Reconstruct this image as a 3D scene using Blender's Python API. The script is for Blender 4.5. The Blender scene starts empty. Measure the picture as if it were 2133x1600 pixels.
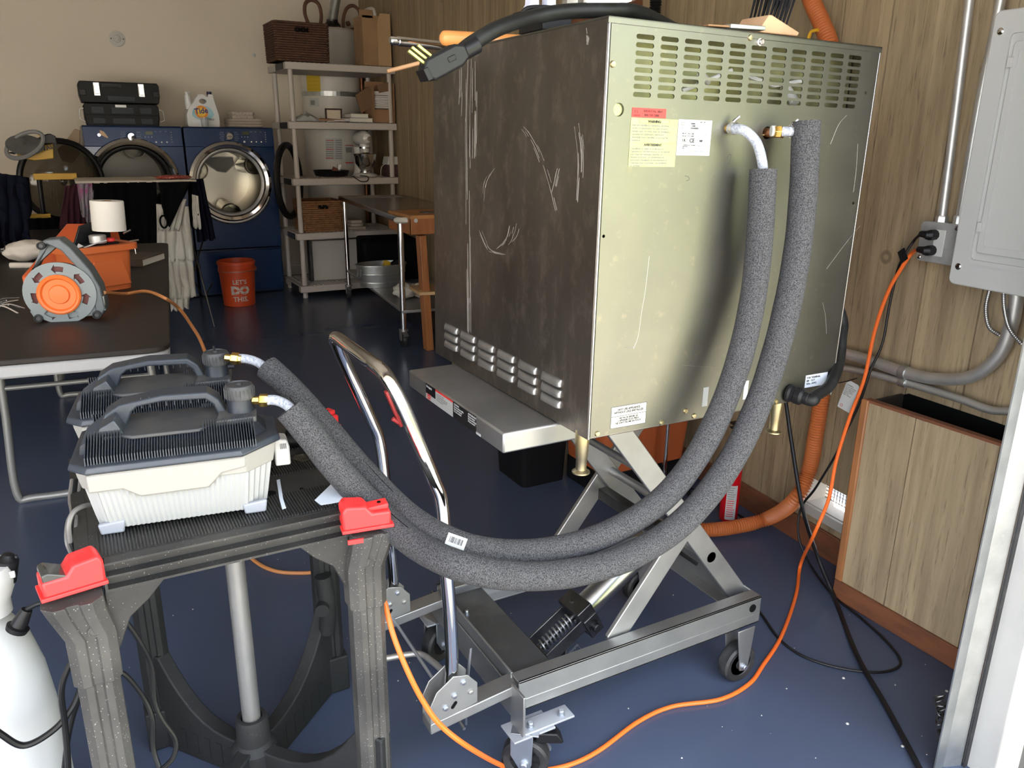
import bpy, math, random
from mathutils import Vector, Matrix, Euler, noise
random.seed(5)
PI = math.pi
SC = bpy.context.scene
COL = SC.collection
V = Vector

# ------------------------------------------------------------------ camera
CAM_H = 1.32
FPX = 1640.0
_p, _r, _y = math.radians(17.4), math.radians(.6), math.radians(29.0)
FW = V((math.sin(_y)*math.cos(_p), math.cos(_y)*math.cos(_p), -math.sin(_p)))
_R0 = V((math.cos(_y), -math.sin(_y), 0)); _U0 = _R0.cross(FW)
RT = _R0*math.cos(_r) + _U0*math.sin(_r)
UP = -_R0*math.sin(_r) + _U0*math.cos(_r)
cam = bpy.data.cameras.new('camera'); cam.sensor_width = 36; cam.lens = 36*FPX/2133
cam.clip_start = .02; cam.clip_end = 200
cam_ob = bpy.data.objects.new('camera', cam); COL.objects.link(cam_ob)
cam_ob.matrix_world = Matrix(((RT.x, UP.x, -FW.x, 0), (RT.y, UP.y, -FW.y, 0), (RT.z, UP.z, -FW.z, CAM_H), (0, 0, 0, 1)))
SC.camera = cam_ob

# ------------------------------------------------------------------ sky, sun, exposure
SC.view_settings.view_transform = 'Standard'; SC.view_settings.look = 'None'
SC.view_settings.gamma = 1; SC.view_settings.use_curve_mapping = False
SC.view_settings.exposure = 1.80
wd_ = bpy.data.worlds.new('sky'); SC.world = wd_; wd_.use_nodes = True
nt = wd_.node_tree; nt.nodes.clear()
wo = nt.nodes.new('ShaderNodeOutputWorld'); bg = nt.nodes.new('ShaderNodeBackground')
sk = nt.nodes.new('ShaderNodeTexSky'); sk.sky_type = 'NISHITA'; sk.sun_disc = False
sk.sun_elevation = math.radians(50); sk.sun_rotation = math.radians(75); sk.air_density = 1.0; sk.dust_density = 2.0; sk.ozone_density = 1.0
mixs = nt.nodes.new('ShaderNodeMix'); mixs.data_type = 'RGBA'; mixs.inputs[0].default_value = .55
mixs.inputs[7].default_value = (6.0, 6.2, 6.5, 1)
nt.links.new(sk.outputs[0], mixs.inputs[6]); nt.links.new(mixs.outputs[2], bg.inputs[0]); nt.links.new(bg.outputs[0], wo.inputs[0])
bg.inputs[1].default_value = .40
sun = bpy.data.lights.new('sun', 'SUN'); sun.energy = 9.0; sun.angle = .009; sun.color = (1, .96, .90)
so = bpy.data.objects.new('sun', sun); COL.objects.link(so)
so.rotation_euler = V((-.60, -.62, -.95)).to_track_quat('-Z', 'Y').to_euler()   # shines in from beyond the right wall

# ------------------------------------------------------------------ pixel -> point on a real plane (same camera numbers)
def ray(px, py): return FW + RT*((px-1066.5)/FPX) - UP*((py-800)/FPX)
def P(px, py, x=None, y=None, z=None):
    d = ray(px, py); o = V((0, 0, CAM_H))
    t = x/d.x if x is not None else (y/d.y if y is not None else (z-CAM_H)/d.z)
    return o + d*t
W0 = V((2.05, 1.6, 0)); WD = V((.095, .9955, 0)).normalized(); WN = V((-WD.y, WD.x, 0))   # right wall: origin, direction, inward normal
def W(s, off, z): return W0 + WD*s + WN*off + V((0, 0, z))
def PW(px, py, off=0):
    d = ray(px, py); o = V((0, 0, CAM_H)); w = W0 + WN*off
    return o + d*((w-o).dot(WN)/d.dot(WN))
def rect(px0, py0, px1, py1, y):
    mx, my = (px0+px1)/2, (py0+py1)/2
    return P(px0, my, y=y).x, P(px1, my, y=y).x, P(mx, py1, y=y).z, P(mx, py0, y=y).z

# ------------------------------------------------------------------ materials
MATS = {}
def mat(name, col, rough=.5, metal=0, var=None, bump=None, spec=None, trans=0, emit=None, speck=None, stretch=None, coat=0, var2=None, sss=0, alpha=1, aniso=0, rvar=None, rand=0, knots=None):
    if name in MATS: return MATS[name]
    m = bpy.data.materials.new(name); m.use_nodes = True; n = m.node_tree; L = n.links.new
    b = n.nodes['Principled BSDF']; b.inputs['Roughness'].default_value = rough; b.inputs['Metallic'].default_value = metal
    c = (*col, 1); b.inputs['Base Color'].default_value = c
    if spec is not None: b.inputs['Specular IOR Level'].default_value = spec
    if trans: b.inputs['Transmission Weight'].default_value = trans; b.inputs['IOR'].default_value = 1.45
    if coat: b.inputs['Coat Weight'].default_value = coat; b.inputs['Coat Roughness'].default_value = .08
    if sss: b.inputs['Subsurface Weight'].default_value = sss; b.inputs['Subsurface Radius'].default_value = (.04, .04, .04)
    if alpha < 1: b.inputs['Alpha'].default_value = alpha
    if emit: b.inputs['Emission Color'].default_value = (*emit[0], 1); b.inputs['Emission Strength'].default_value = emit[1]
    tc = n.nodes.new('ShaderNodeTexCoord'); mp = n.nodes.new('ShaderNodeMapping')
    if stretch: mp.inputs['Scale'].default_value = stretch
    L(tc.outputs['Object'], mp.inputs[0])
    def nz(scale, det=4, rg=.55):
        t = n.nodes.new('ShaderNodeTexNoise'); t.inputs['Scale'].default_value = scale; t.inputs['Detail'].default_value = det; t.inputs['Roughness'].default_value = rg
        L(mp.outputs[0], t.inputs['Vector']); return t
    def mix(a_sock, a_col, colb, fac):
        x = n.nodes.new('ShaderNodeMix'); x.data_type = 'RGBA'
        if a_sock: L(a_sock, x.inputs[6])
        else: x.inputs[6].default_value = a_col
        x.inputs[7].default_value = (*colb, 1); L(fac, x.inputs[0]); return x.outputs[2]
    def ramp(sock, lo, hi, inv=False):
        r = n.nodes.new('ShaderNodeMapRange'); r.inputs[1].default_value = lo; r.inputs[2].default_value = hi
        L(sock, r.inputs[0]); return r.outputs[0]
    cs = None
    if var:      # (scale, other colour, lo, hi)
        cs = mix(cs, c, var[1], ramp(nz(var[0]).outputs[0], var[2], var[3]))
    if var2:
        cs = mix(cs, c, var2[1], ramp(nz(var2[0], 6, .7).outputs[0], var2[2], var2[3]))
    if speck:    # (scale, colour, size 0..1)
        t = n.nodes.new('ShaderNodeTexVoronoi'); t.inputs['Scale'].default_value = speck[0]; L(tc.outputs['Object'], t.inputs['Vector'])
        cs = mix(cs, c, speck[1], ramp(t.outputs['Distance'], speck[2], speck[2]*.6))
    if knots:    # (scale, colour, radius): dark ringed spots
        t = n.nodes.new('ShaderNodeTexVoronoi'); t.inputs['Scale'].default_value = knots[0]; L(tc.outputs['Object'], t.inputs['Vector'])
        sn = n.nodes.new('ShaderNodeMath'); sn.operation = 'SINE'; ml = n.nodes.new('ShaderNodeMath'); ml.operation = 'MULTIPLY'; ml.inputs[1].default_value = 150; L(t.outputs['Distance'], ml.inputs[0]); L(ml.outputs[0], sn.inputs[0])
        mm = n.nodes.new('ShaderNodeMath'); mm.operation = 'MULTIPLY'; L(ramp(t.outputs['Distance'], knots[2], knots[2]*.3), mm.inputs[0]); L(ramp(sn.outputs[0], -.9, .6), mm.inputs[1])
        cs = mix(cs, c, knots[1], mm.outputs[0])
    if rand:
        oi = n.nodes.new('ShaderNodeObjectInfo'); hs = n.nodes.new('ShaderNodeHueSaturation')
        r = n.nodes.new('ShaderNodeMapRange'); r.inputs[3].default_value = 1-rand; r.inputs[4].default_value = 1+rand
        L(oi.outputs['Random'], r.inputs[0]); L(r.outputs[0], hs.inputs['Value'])
        if cs: L(cs, hs.inputs['Color'])
        else: hs.inputs['Color'].default_value = c
        cs = hs.outputs[0]
    if cs: L(cs, b.inputs['Base Color'])
    if rvar:
        r = n.nodes.new('ShaderNodeMapRange'); r.inputs[3].default_value = rvar[1]; r.inputs[4].default_value = rvar[2]
        L(nz(rvar[0]).outputs[0], r.inputs[0]); L(r.outputs[0], b.inputs['Roughness'])
    if bump:
        bp = n.nodes.new('ShaderNodeBump'); bp.inputs['Strength'].default_value = bump[1]; bp.inputs['Distance'].default_value = .002
        L(nz(bump[0], 3).outputs[0], bp.inputs['Height']); L(bp.outputs[0], b.inputs['Normal'])
    MATS[name] = m; return m

STEEL = mat('dirty_stainless', (.21, .205, .170), .44, 1, var=(3, (.165, .165, .145), .35, .75), var2=(38, (.30, .27, .20), .58, .85), rvar=(9, .36, .54), bump=(120, .06))
STEEL_SIDE = mat('scuffed_dark_stainless', (.24, .215, .19), .42, 1, var=(5, (.15, .135, .12), .35, .7), var2=(26, (.40, .365, .32), .50, .86), rvar=(8, .34, .55), stretch=(1, 1, .55), bump=(90, .08))
GREYMETAL = mat('brushed_grey_steel', (.44, .44, .43), .42, .9, var=(7, (.33, .33, .325), .35, .75), rvar=(12, .36, .54), bump=(150, .05))
ZINC = mat('zinc_plated_steel', (.48, .51, .56), .42, 1, var=(25, (.45, .48, .53), .4, .7))
CHROME = mat('polished_chrome', (.75, .75, .75), .06, 1)
DARKSTEEL = mat('dark_machined_steel', (.14, .14, .14), .4, 1, var=(12, (.07, .07, .07), .4, .7))
BRASS = mat('brass', (.75, .50, .14), .25, 1)
TARNISH = mat('tarnished_zinc_leg', (.55, .46, .24), .38, 1, var=(22, (.42, .38, .28), .35, .7), var2=(60, (.18, .14, .08), .6, .8))
COPPER = mat('copper', (.45, .20, .11), .35, 1, var=(10, (.2, .1, .06), .4, .7))
GALV = mat('galvanised_steel', (.52, .54, .54), .38, .9, var=(14, (.40, .42, .42), .4, .7), var2=(60, (.62, .6, .55), .62, .75))
ALU = mat('dull_conduit_steel', (.62, .61, .58), .45, .75, var=(12, (.50, .49, .47), .4, .7))
FOAM = mat('grey_pipe_foam', (.092, .092, .096), .95, 0, var=(520, (.024, .024, .026), .40, .62), bump=(420, .7), spec=.15)
BLACK = mat('black_plastic', (.008, .008, .009), .42, spec=.3)
BLACKM = mat('matt_black', (.005, .005, .006), .8, spec=.2)
RUBBER = mat('black_rubber', (.018, .018, .019), .55, var=(30, (.05, .05, .05), .55, .8))
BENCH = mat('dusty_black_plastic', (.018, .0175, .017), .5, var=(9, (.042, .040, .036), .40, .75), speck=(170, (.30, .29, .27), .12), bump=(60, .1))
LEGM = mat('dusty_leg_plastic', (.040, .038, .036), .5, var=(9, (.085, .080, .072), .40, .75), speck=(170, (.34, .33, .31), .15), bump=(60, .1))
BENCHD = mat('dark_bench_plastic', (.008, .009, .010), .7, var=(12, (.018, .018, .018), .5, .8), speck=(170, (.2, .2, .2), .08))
RED = mat('red_plastic', (.78, .035, .035), .4, var=(16, (.8, .12, .12), .55, .8))
WHITE = mat('white_plastic', (.55, .55, .53), .4)
SLATE = mat('slate_blue_plastic', (.030, .037, .048), .42, var=(16, (.06, .066, .072), .55, .8))
SLATED = mat('dark_slate_plastic', (.014, .018, .026), .45, var=(20, (.04, .04, .042), .55, .8))
TANK = mat('milky_tank_plastic', (.28, .27, .245), .5)
TANKRIB = mat('translucent_ribbed_plastic', (.33, .335, .33), .45)
FROST = mat('frosted_blue_plastic', (.27, .285, .325), .35)
BRAID = mat('braided_clear_hose', (.42, .44, .48), .3, 0, var=(300, (.24, .27, .33), .45, .6), bump=(260, .4))
ORANGE = mat('orange_cord', (.90, .16, .02), .42)
PAPER = mat('label_paper', (.50, .51, .50), .6)
YELLAB = mat('aged_yellow_label', (.40, .40, .16), .55, var=(30, (.46, .46, .22), .45, .7))
REDLAB = mat('red_label', (.75, .04, .035), .5)
INK = mat('ink', (.02, .02, .02), .6)
REDINK = mat('red_ink', (.6, .02, .02), .6)
GREYINK = mat('grey_ink', (.22, .22, .2), .6)
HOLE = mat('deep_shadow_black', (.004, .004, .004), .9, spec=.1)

# ------------------------------------------------------------------ mesh builder
def catmull(pts, n=8, closed=False):
    pts = [V(p) for p in pts]; out = []; N = len(pts)
    rng = range(N if closed else N-1)
    for i in rng:
        p0 = pts[(i-1) % N] if closed or i > 0 else pts[0]*2-pts[1]
        p1 = pts[i]; p2 = pts[(i+1) % N]
        p3 = pts[(i+2) % N] if closed or i+2 < N else pts[-1]*2-pts[-2]
        for k in range(n):
            t = k/n; out.append(.5*((2*p1)+(p2-p0)*t+(2*p0-5*p1+4*p2-p3)*t*t+(3*p1-p0-3*p2+p3)*t*t*t))
    if not closed: out.append(pts[-1])
    return out
class G:
    def __init__(s): s.v = []; s.f = []
    def add(s, vs, fs, T=None):
        o = len(s.v); s.v += [tuple(T @ V(v)) if T else tuple(v) for v in vs]; s.f += [tuple(i+o for i in f) for f in fs]; return s
    def box(s, x0, x1, y0, y1, z0, z1, T=None):
        if x0 > x1: x0, x1 = x1, x0
        if y0 > y1: y0, y1 = y1, y0
        if z0 > z1: z0, z1 = z1, z0
        return s.add([(x0, y0, z0), (x1, y0, z0), (x1, y1, z0), (x0, y1, z0), (x0, y0, z1), (x1, y0, z1), (x1, y1, z1), (x0, y1, z1)],
                     [(0, 3, 2, 1), (4, 5, 6, 7), (0, 1, 5, 4), (1, 2, 6, 5), (2, 3, 7, 6), (3, 0, 4, 7)], T)
    def beam(s, a, b, w, h, up=(0, 0, 1), roll=0):
        a, b = V(a), V(b); d = (b-a); L = d.length; d.normalize(); u = V(up)
        sx = d.cross(u)
        if sx.length < 1e-4: sx = d.cross(V((0, 1, 0)))
        sx.normalize(); uz = sx.cross(d)
        T = Matrix(((sx.x, d.x, uz.x, a.x), (sx.y, d.y, uz.y, a.y), (sx.z, d.z, uz.z, a.z), (0, 0, 0, 1)))
        return s.box(-w/2, w/2, 0, L, -h/2, h/2, T)
    def prism(s, poly, o, ux, uy, uz, h):
        o, ux, uy, uz = V(o), V(ux), V(uy), V(uz); n = len(poly)
        a = [o+ux*p[0]+uy*p[1] for p in poly]; b = [p+uz*h for p in a]
        flip = ux.cross(uy).dot(uz) * sum(poly[i][0]*poly[(i+1) % n][1]-poly[(i+1) % n][0]*poly[i][1] for i in range(n)) < 0
        fs = [tuple(reversed(range(n))), tuple(range(n, 2*n))]+[(i, (i+1) % n, (i+1) % n+n, i+n) for i in range(n)]
        if flip: fs = [tuple(reversed(f)) for f in fs]
        return s.add(a+b, fs)
    def tube(s, pts, r, n=12, closed=False, caps=True, flat=None):
        pts = [V(p) for p in pts]; N = len(pts); rr = r if isinstance(r, (list, tuple)) else [r]*N
        tang = []
        for i in range(N):
            a = pts[(i-1) % N] if closed or i > 0 else pts[i]; b = pts[(i+1) % N] if closed or i < N-1 else pts[i]
            tang.append((b-a).normalized() if (b-a).length > 1e-9 else V((0, 0, 1)))
        u = V((0, 0, 1)) if abs(tang[0].z) < .9 else V((1, 0, 0))
        u = (u-tang[0]*u.dot(tang[0])).normalized(); vs = []
        for i in range(N):
            u = (u-tang[i]*u.dot(tang[i])).normalized(); w = tang[i].cross(u)
            for k in range(n):
                a = 2*PI*k/n; vs.append(pts[i]+(u*math.cos(a)*(flat or 1)+w*math.sin(a))*rr[i])
        fs = [(i*n+k, i*n+(k+1) % n, ((i+1) % N)*n+(k+1) % n, ((i+1) % N)*n+k) for i in range(N if closed else N-1) for k in range(n)]
        if caps and not closed: fs += [tuple(reversed(range(n))), tuple(range((N-1)*n, N*n))]
        return s.add(vs, fs)
    def lathe(s, prof, o, ax=(0, 0, 1), n=24, sx=1, sy=1, ring=False):
        if ring: prof = list(prof)+[prof[0]]
        o, ax = V(o), V(ax).normalized(); u = V((1, 0, 0)) if abs(ax.x) < .9 else V((0, 1, 0)); u = (u-ax*u.dot(ax)).normalized(); w = ax.cross(u)
        N = len(prof); vs = [o+ax*z+(u*math.cos(2*PI*k/n)*sx+w*math.sin(2*PI*k/n)*sy)*r for r, z in prof for k in range(n)]
        fs = [(i*n+k, i*n+(k+1) % n, (i+1)*n+(k+1) % n, (i+1)*n+k) for i in range(N-1) for k in range(n)]
        if ring: return s.add(vs, fs)
        if prof[0][0] > 1e-6: fs.append(tuple(reversed(range(n))))
        if prof[-1][0] > 1e-6: fs.append(tuple(range((N-1)*n, N*n)))
        return s.add(vs, fs)
    def cyl(s, a, b, r, r2=None, n=20): return s.tube([a, b], [r, r if r2 is None else r2], n)
    def grid(s, rows, th=0, nrm=None):
        R, C = len(rows), len(rows[0]); vs = [V(p) for r in rows for p in r]
        fs = [(i*C+j, i*C+j+1, (i+1)*C+j+1, (i+1)*C+j) for i in range(R-1) for j in range(C-1)]
        return s.add(vs, fs)
def plate(outer, holes, depth):
    """a flat plate with real holes: x, y in the plane, thickness along z from 0 to depth"""
    cu = bpy.data.curves.new('c', 'CURVE'); cu.dimensions = '2D'; cu.fill_mode = 'BOTH'; cu.extrude = depth/2
    for pl in [outer]+list(holes):
        sp = cu.splines.new('POLY'); sp.points.add(len(pl)-1); sp.use_cyclic_u = True
        for i, p in enumerate(pl): sp.points[i].co = (p[0], p[1], 0, 1)
    o = bpy.data.objects.new('c', cu); me = bpy.data.meshes.new_from_object(o)
    vs = [(v.co.x, v.co.y, v.co.z+depth/2) for v in me.vertices]; fs = [tuple(p.vertices) for p in me.polygons]
    bpy.data.objects.remove(o); bpy.data.meshes.remove(me); bpy.data.curves.remove(cu)
    return vs, fs
def circ(cx, cy, r, n=32, ry=None): return [(cx+r*math.cos(2*PI*k/n), cy+(ry or r)*math.sin(2*PI*k/n)) for k in range(n)]
def slot(cx, cy, w, h, n=5):
    r = h/2; a = w/2-r
    return [(cx+a+r*math.cos(-PI/2+PI*k/n), cy+r*math.sin(-PI/2+PI*k/n)) for k in range(n+1)]+[(cx-a+r*math.cos(PI/2+PI*k/n), cy+r*math.sin(PI/2+PI*k/n)) for k in range(n+1)]
def rrect(x0, x1, y0, y1, r, n=4):
    out = []
    for cx, cy, a in ((x1-r, y0+r, -PI/2), (x1-r, y1-r, 0), (x0+r, y1-r, PI/2), (x0+r, y0+r, PI)):
        out += [(cx+r*math.cos(a+PI/2*k/n), cy+r*math.sin(a+PI/2*k/n)) for k in range(n+1)]
    return out
XZ = Matrix(((1, 0, 0, 0), (0, 0, -1, 0), (0, 1, 0, 0), (0, 0, 0, 1)))      # plate drawn in x, z and growing towards -y
YZ = Matrix(((0, 0, 1, 0), (1, 0, 0, 0), (0, 1, 0, 0), (0, 0, 0, 1)))       # plate drawn in y, z and growing towards +x
def Tr(x, y, z): return Matrix.Translation((x, y, z))

# ------------------------------------------------------------------ objects
def thing(name, label, cat, loc=(0, 0, 0), rot=(0, 0, 0), group=None):
    o = bpy.data.objects.new(name, None); COL.objects.link(o); o.empty_display_size = .05
    o.location = loc; o.rotation_euler = rot; o['label'] = label; o['category'] = cat
    if group: o['group'] = group
    o['_root'] = 1; return o
def obj(name, g, m, parent=None, world=True, bev=0, smooth=True, label=None, ang=.6, sub=0, kind=None, solid=0):
    me = bpy.data.meshes.new(name)
    if isinstance(g, G): me.from_pydata([tuple(v) for v in g.v], [], g.f); me.validate(); me.update()
    else: me = g
    me.materials.clear(); me.materials.append(m)
    if smooth: me.shade_smooth(); me.set_sharp_from_angle(angle=ang)
    o = bpy.data.objects.new(name, me); COL.objects.link(o)
    if parent:
        o.parent = parent
        if world and '_root' in parent:
            o.matrix_parent_inverse = (Matrix.Translation(parent.location) @ parent.rotation_euler.to_matrix().to_4x4()).inverted()
    if solid:
        b = o.modifiers.new('s', 'SOLIDIFY'); b.thickness = solid
    if bev:
        b = o.modifiers.new('b', 'BEVEL'); b.width = bev; b.segments = 2; b.limit_method = 'ANGLE'; b.angle_limit = .7
        b.harden_normals = False
    if sub: b = o.modifiers.new('u', 'SUBSURF'); b.levels = sub; b.render_levels = sub
    if label: o['label'] = label
    if kind: o['kind'] = kind
    return o
def tag(o, label, cat, group=None):
    o['label'] = label; o['category'] = cat
    if group: o['group'] = group
    return o
def struct(name, g, m, parent=None, **k):
    o = obj(name, g, m, parent, **k)
    if not parent: o['kind'] = 'structure'
    return o
def dup(root, loc=None, rot=None, label=None):
    r = root.copy(); COL.objects.link(r)
    if loc is not None: r.location = loc
    if rot is not None: r.rotation_euler = rot
    if label: r['label'] = label
    for ch in list(root.children):
        c = ch.copy(); COL.objects.link(c); c.parent = r
        for gch in list(ch.children):
            d = gch.copy(); COL.objects.link(d); d.parent = c
    return r
def text(name, s, size, T, m, parent, world=True, bold=0, align='LEFT', sx=1, spacing=1.0):
    cu = bpy.data.curves.new('t', 'FONT'); cu.body = s; cu.size = size; cu.extrude = .0002; cu.offset = bold; cu.align_x = align; cu.space_line = spacing; cu.resolution_u = 2
    o = bpy.data.objects.new('t', cu); me = bpy.data.meshes.new_from_object(o); bpy.data.objects.remove(o)
    me.transform(T @ Matrix.Diagonal((sx, 1, 1, 1)))
    return obj(name, me, m, parent, world, smooth=False)
def frame(o, ux, uy):
    ux, uy = V(ux).normalized(), V(uy).normalized(); uz = ux.cross(uy)
    return Matrix(((ux.x, uy.x, uz.x, o[0]), (ux.y, uy.y, uz.y, o[1]), (ux.z, uy.z, uz.z, o[2]), (0, 0, 0, 1)))
def bolt(p, ax, r=.007, h=.006, m=None, parent=None, name='bolt', world=True):
    ax = V(ax).normalized(); g = G(); g.lathe([(r*1.35, 0), (r*1.35, h*.3), (r, h*.3), (r, h), (r*.8, h*1.15), (0, h*1.15)], p, ax, 12)
    return obj(name, g, m or ZINC, parent, world)
# ================================================================== SETTING
PLANK = mat('weathered_wood_panelling', (.40, .305, .185), .6, 0, var=(5, (.25, .185, .11), .36, .68), var2=(30, (.10, .07, .04), .54, .74), stretch=(6, 6, .34), knots=(2.6, (.10, .07, .04), .09), bump=(40, .18), rand=.10)
TRIMWOOD = mat('reddish_brown_trim', (.20, .072, .032), .5, var=(9, (.11, .045, .025), .4, .75), stretch=(1, 1, 4))
ORTRIM = mat('orange_stained_corner_wood', (.36, .15, .055), .45, var=(8, (.24, .10, .04), .4, .75), stretch=(4, 4, .5))
DARKWOOD = mat('dark_groove_wood', (.025, .017, .010), .8)
WALLP = mat('offwhite_wall_paint', (.74, .665, .555), .75, var=(1.2, (.70, .625, .52), .4, .7), bump=(60, .1))
FLOORM = mat('blue_grey_epoxy_floor', (.066, .086, .140), .26, var=(1.6, (.058, .076, .124), .35, .7), spec=.28)
CONC = mat('driveway_concrete', (.58, .52, .43), .85, var=(3, (.42, .40, .36), .35, .7))
YB = 7.85                       # back wall
g = G(); g.box(-4.2, 3.3, .60, YB+.1, -.1, 0); struct('floor', g, FLOORM)
g = G(); g.box(-40, 40, -40, .60, -.15, -.03); struct('ground', g, CONC)
g = G(); g.box(3.4, 40, .6, 40, -.15, -.03); struct('ground', g, CONC)
g = G(); g.box(-4.3, 3.3, YB, YB+.1, 0, 2.6); struct('wall_back', g, WALLP)
g = G(); g.box(-4.3, -4.2, .5, YB+.1, 0, 2.6); struct('wall_left', g, WALLP)
g = G(); g.box(-4.4, 3.4, -.3, YB+.2, 2.6, 2.7); struct('ceiling', g, WALLP)
g = G(); g.box(-4.3, 3.3, .52, .66, 2.10, 2.6); struct('wall_front', g, WALLP)
STUCCO = mat('grey_exterior_stucco', (.13, .13, .125), .9, bump=(70, .6))
tk0, tk1 = P(1978, 1444, y=.77).x, P(2016, 1444, y=.77).x
wb0, wb1 = P(2036, 1444, y=.62).x, P(2112, 1444, y=.62).x
JX = tk1+.014
ja, jb = P(2036, 1444, x=JX).y, P(2112, 1444, x=JX).y
g = G(); g.box(JX, 3.3, ja-.10, ja-.003, 0, 2.6); struct('wall_front', g, WALLP)
g = G(); g.box(JX-.002, JX+.05, jb, ja, -.02, 2.3); struct('door_trim', g, mat('white_painted_trim', (.40, .395, .38), .5, var=(9, (.35, .345, .335), .4, .75)), bev=.003)
g = G(); g.box(JX+.02, 3.3, jb-.16, jb-.002, -.03, 2.6); struct('wall_front', g, STUCCO)

# right wall: backing slab with real openings, then single planks
VENT = (-.19, .045, .150, .245); WIN = (1.30, 1.93, 1.86, 2.35)
def WF(s, z, off=0): return frame(W(s, off, z), -WD, (0, 0, 1))
vs, fs = plate([(-6.4, -.0), (1.15, -.0), (1.15, 2.6), (-6.4, 2.6)],
               [[(-VENT[1], VENT[2]), (-VENT[0], VENT[2]), (-VENT[0], VENT[3]), (-VENT[1], VENT[3])],
                [(-WIN[1], WIN[2]), (-WIN[0], WIN[2]), (-WIN[0], WIN[3]), (-WIN[1], WIN[3])]], .10)
g = G(); g.add(vs, fs, WF(0, 0, -.108)); wall_r = struct('wall_right', g, DARKWOOD, smooth=False)
grooves = [-1.14, -.86, -.66, -.445, -.270, -.034, .142, .262, .541, .762, .95, 1.08, 1.356, 1.53, 1.66, 1.90, 2.06, 2.30, 2.41, 2.62, 2.86, 3.0, 3.22, 3.33, 3.58, 3.894, 4.05, 4.30, 4.44, 4.70, 4.95, 5.10, 5.36, 5.52, 5.78, 6.02, 6.24]
def cutouts(s0, s1):
    segs = [(0, 2.6)]
    for c in (VENT, WIN):
        if s0 < c[1]-.001 and s1 > c[0]+.001:
            ns = []
            for a, b in segs: ns += [(a, min(b, c[2])), (max(a, c[3]), b)]
            segs = [q for q in ns if q[1]-q[0] > .002]
    return segs
cuts = sorted(set(grooves+[VENT[0], VENT[1], WIN[0], WIN[1]]))
for s0, s1 in zip(cuts[:-1], cuts[1:]):
    e0 = .0022 if s0 in grooves else 0; e1 = .0022 if s1 in grooves else 0
    for z0, z1 in cutouts(s0, s1):
        g = G(); g.box(s0+e0, s1-e1, -.008, 0, z0, z1, Matrix(((WD.x, WN.x, 0, W0.x), (WD.y, WN.y, 0, W0.y), (0, 0, 1, 0), (0, 0, 0, 1))))
        struct('plank', g, PLANK, wall_r, smooth=False)
WM = Matrix(((WD.x, WN.x, 0, W0.x), (WD.y, WN.y, 0, W0.y), (0, 0, 1, 0), (0, 0, 0, 1)))   # s, off, z -> world
g = G(); g.box(-.165, 6.2, .0, .012, 0, .085, WM); g.box(-.165, 6.2, .0, .010, .085, .092, WM); struct('baseboard_right', g, TRIMWOOD, bev=.002)
g = G(); g.box(-4.2, 2.6, YB-.012, YB, 0, .09); struct('baseboard_back', g, WALLP)
# vent: white liner, wire grid, sunlit ground beyond
WHTRIM = mat('white_vent_sill', (.42, .40, .36), .6)
g = G(); g.box(VENT[0], VENT[1], -.11, .0, VENT[2]-.002, VENT[2]+.004, WM); g.box(VENT[0], VENT[0]+.006, -.11, 0, VENT[2], VENT[3], WM); g.box(VENT[1]-.006, VENT[1], -.11, 0, VENT[2], VENT[3], WM)
g.box(VENT[0]-.0, VENT[1]+.01, .0, .014, VENT[2]-.030, VENT[2]+.002, WM)
vt = thing('wall_vent', 'low rectangular wall vent with wire grid, sunlit, beside the orange corrugated hose', 'vent', W(-.07, 0, .15))
obj('frame', g, WHTRIM, vt)
g = G()
for k in range(19):
    s = VENT[0]+.006+k*.0125; g.box(s-.0011, s+.0011, -.085, -.0835, VENT[2], VENT[3], WM)
for k in range(8):
    z = VENT[2]+.006+k*.0125; g.box(VENT[0], VENT[1], -.0835, -.082, z-.0011, z+.0011, WM)
obj('wire_grid', g, DARKSTEEL, vt, smooth=False)
# window high on the right wall
g = G()
for b in ((WIN[0]-.03, WIN[0]+.02, WIN[2]-.03, WIN[3]+.03), (WIN[1]-.02, WIN[1]+.03, WIN[2]-.03, WIN[3]+.03), (WIN[0], WIN[1], WIN[3]-.02, WIN[3]+.03)): g.box(b[0], b[1], -.05, .012, b[2], b[3], WM)
wn = struct('window_1', g, WHITE, bev=.002)
g = G(); g.box(WIN[0]-.05, WIN[1]+.0, -.05, .03, WIN[2]-.05, WIN[2]-.0, WM); obj('window_sill', g, TRIMWOOD, wn, bev=.003)
g = G(); g.box(1.80, 1.815, -.04, -.02, WIN[2], WIN[3], WM); obj('sash_bar', g, WHITE, wn)
g = G(); g.box(WIN[0], WIN[1], -.032, -.028, WIN[2], WIN[3], WM); obj('window_pane', g, mat('window_glass', (.95, .97, 1), .05, trans=1), wn, smooth=False)

# galvanised door track
trk = thing('door_track', 'galvanised vertical garage door track on the jamb at the right edge', 'door track', (tk0, .77, 0))
tm = tk0+(tk1-tk0)*.45; g = G(); g.box(tk0, tm, .768, .771, 0, 2.2); g.prism([(tm, .768), (tk1, .752), (tk1+.002, .755), (tm, .771)], (0, 0, 0), (1, 0, 0), (0, 1, 0), (0, 0, 1), 2.2)
obj('channel', g, GALV, trk, smooth=False)
g = G(); g.box(tk1, tk1+.012, .745, .749, 0, 2.2); obj('gap_shade_strip', g, RUBBER, trk, smooth=False)  # black strip painting the shade of the gap between track and jamb
for px, py in ((2110, 958), (2120, 912), (2003, 1480), (1975, 1588), (2036, 1400)):
    q = P(px, py, y=.7675); g = G(); g.cyl((q.x, .7672, q.z), (q.x, .7685, q.z), .0035, n=10); obj('rivet_hole', g, HOLE, trk)
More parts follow.
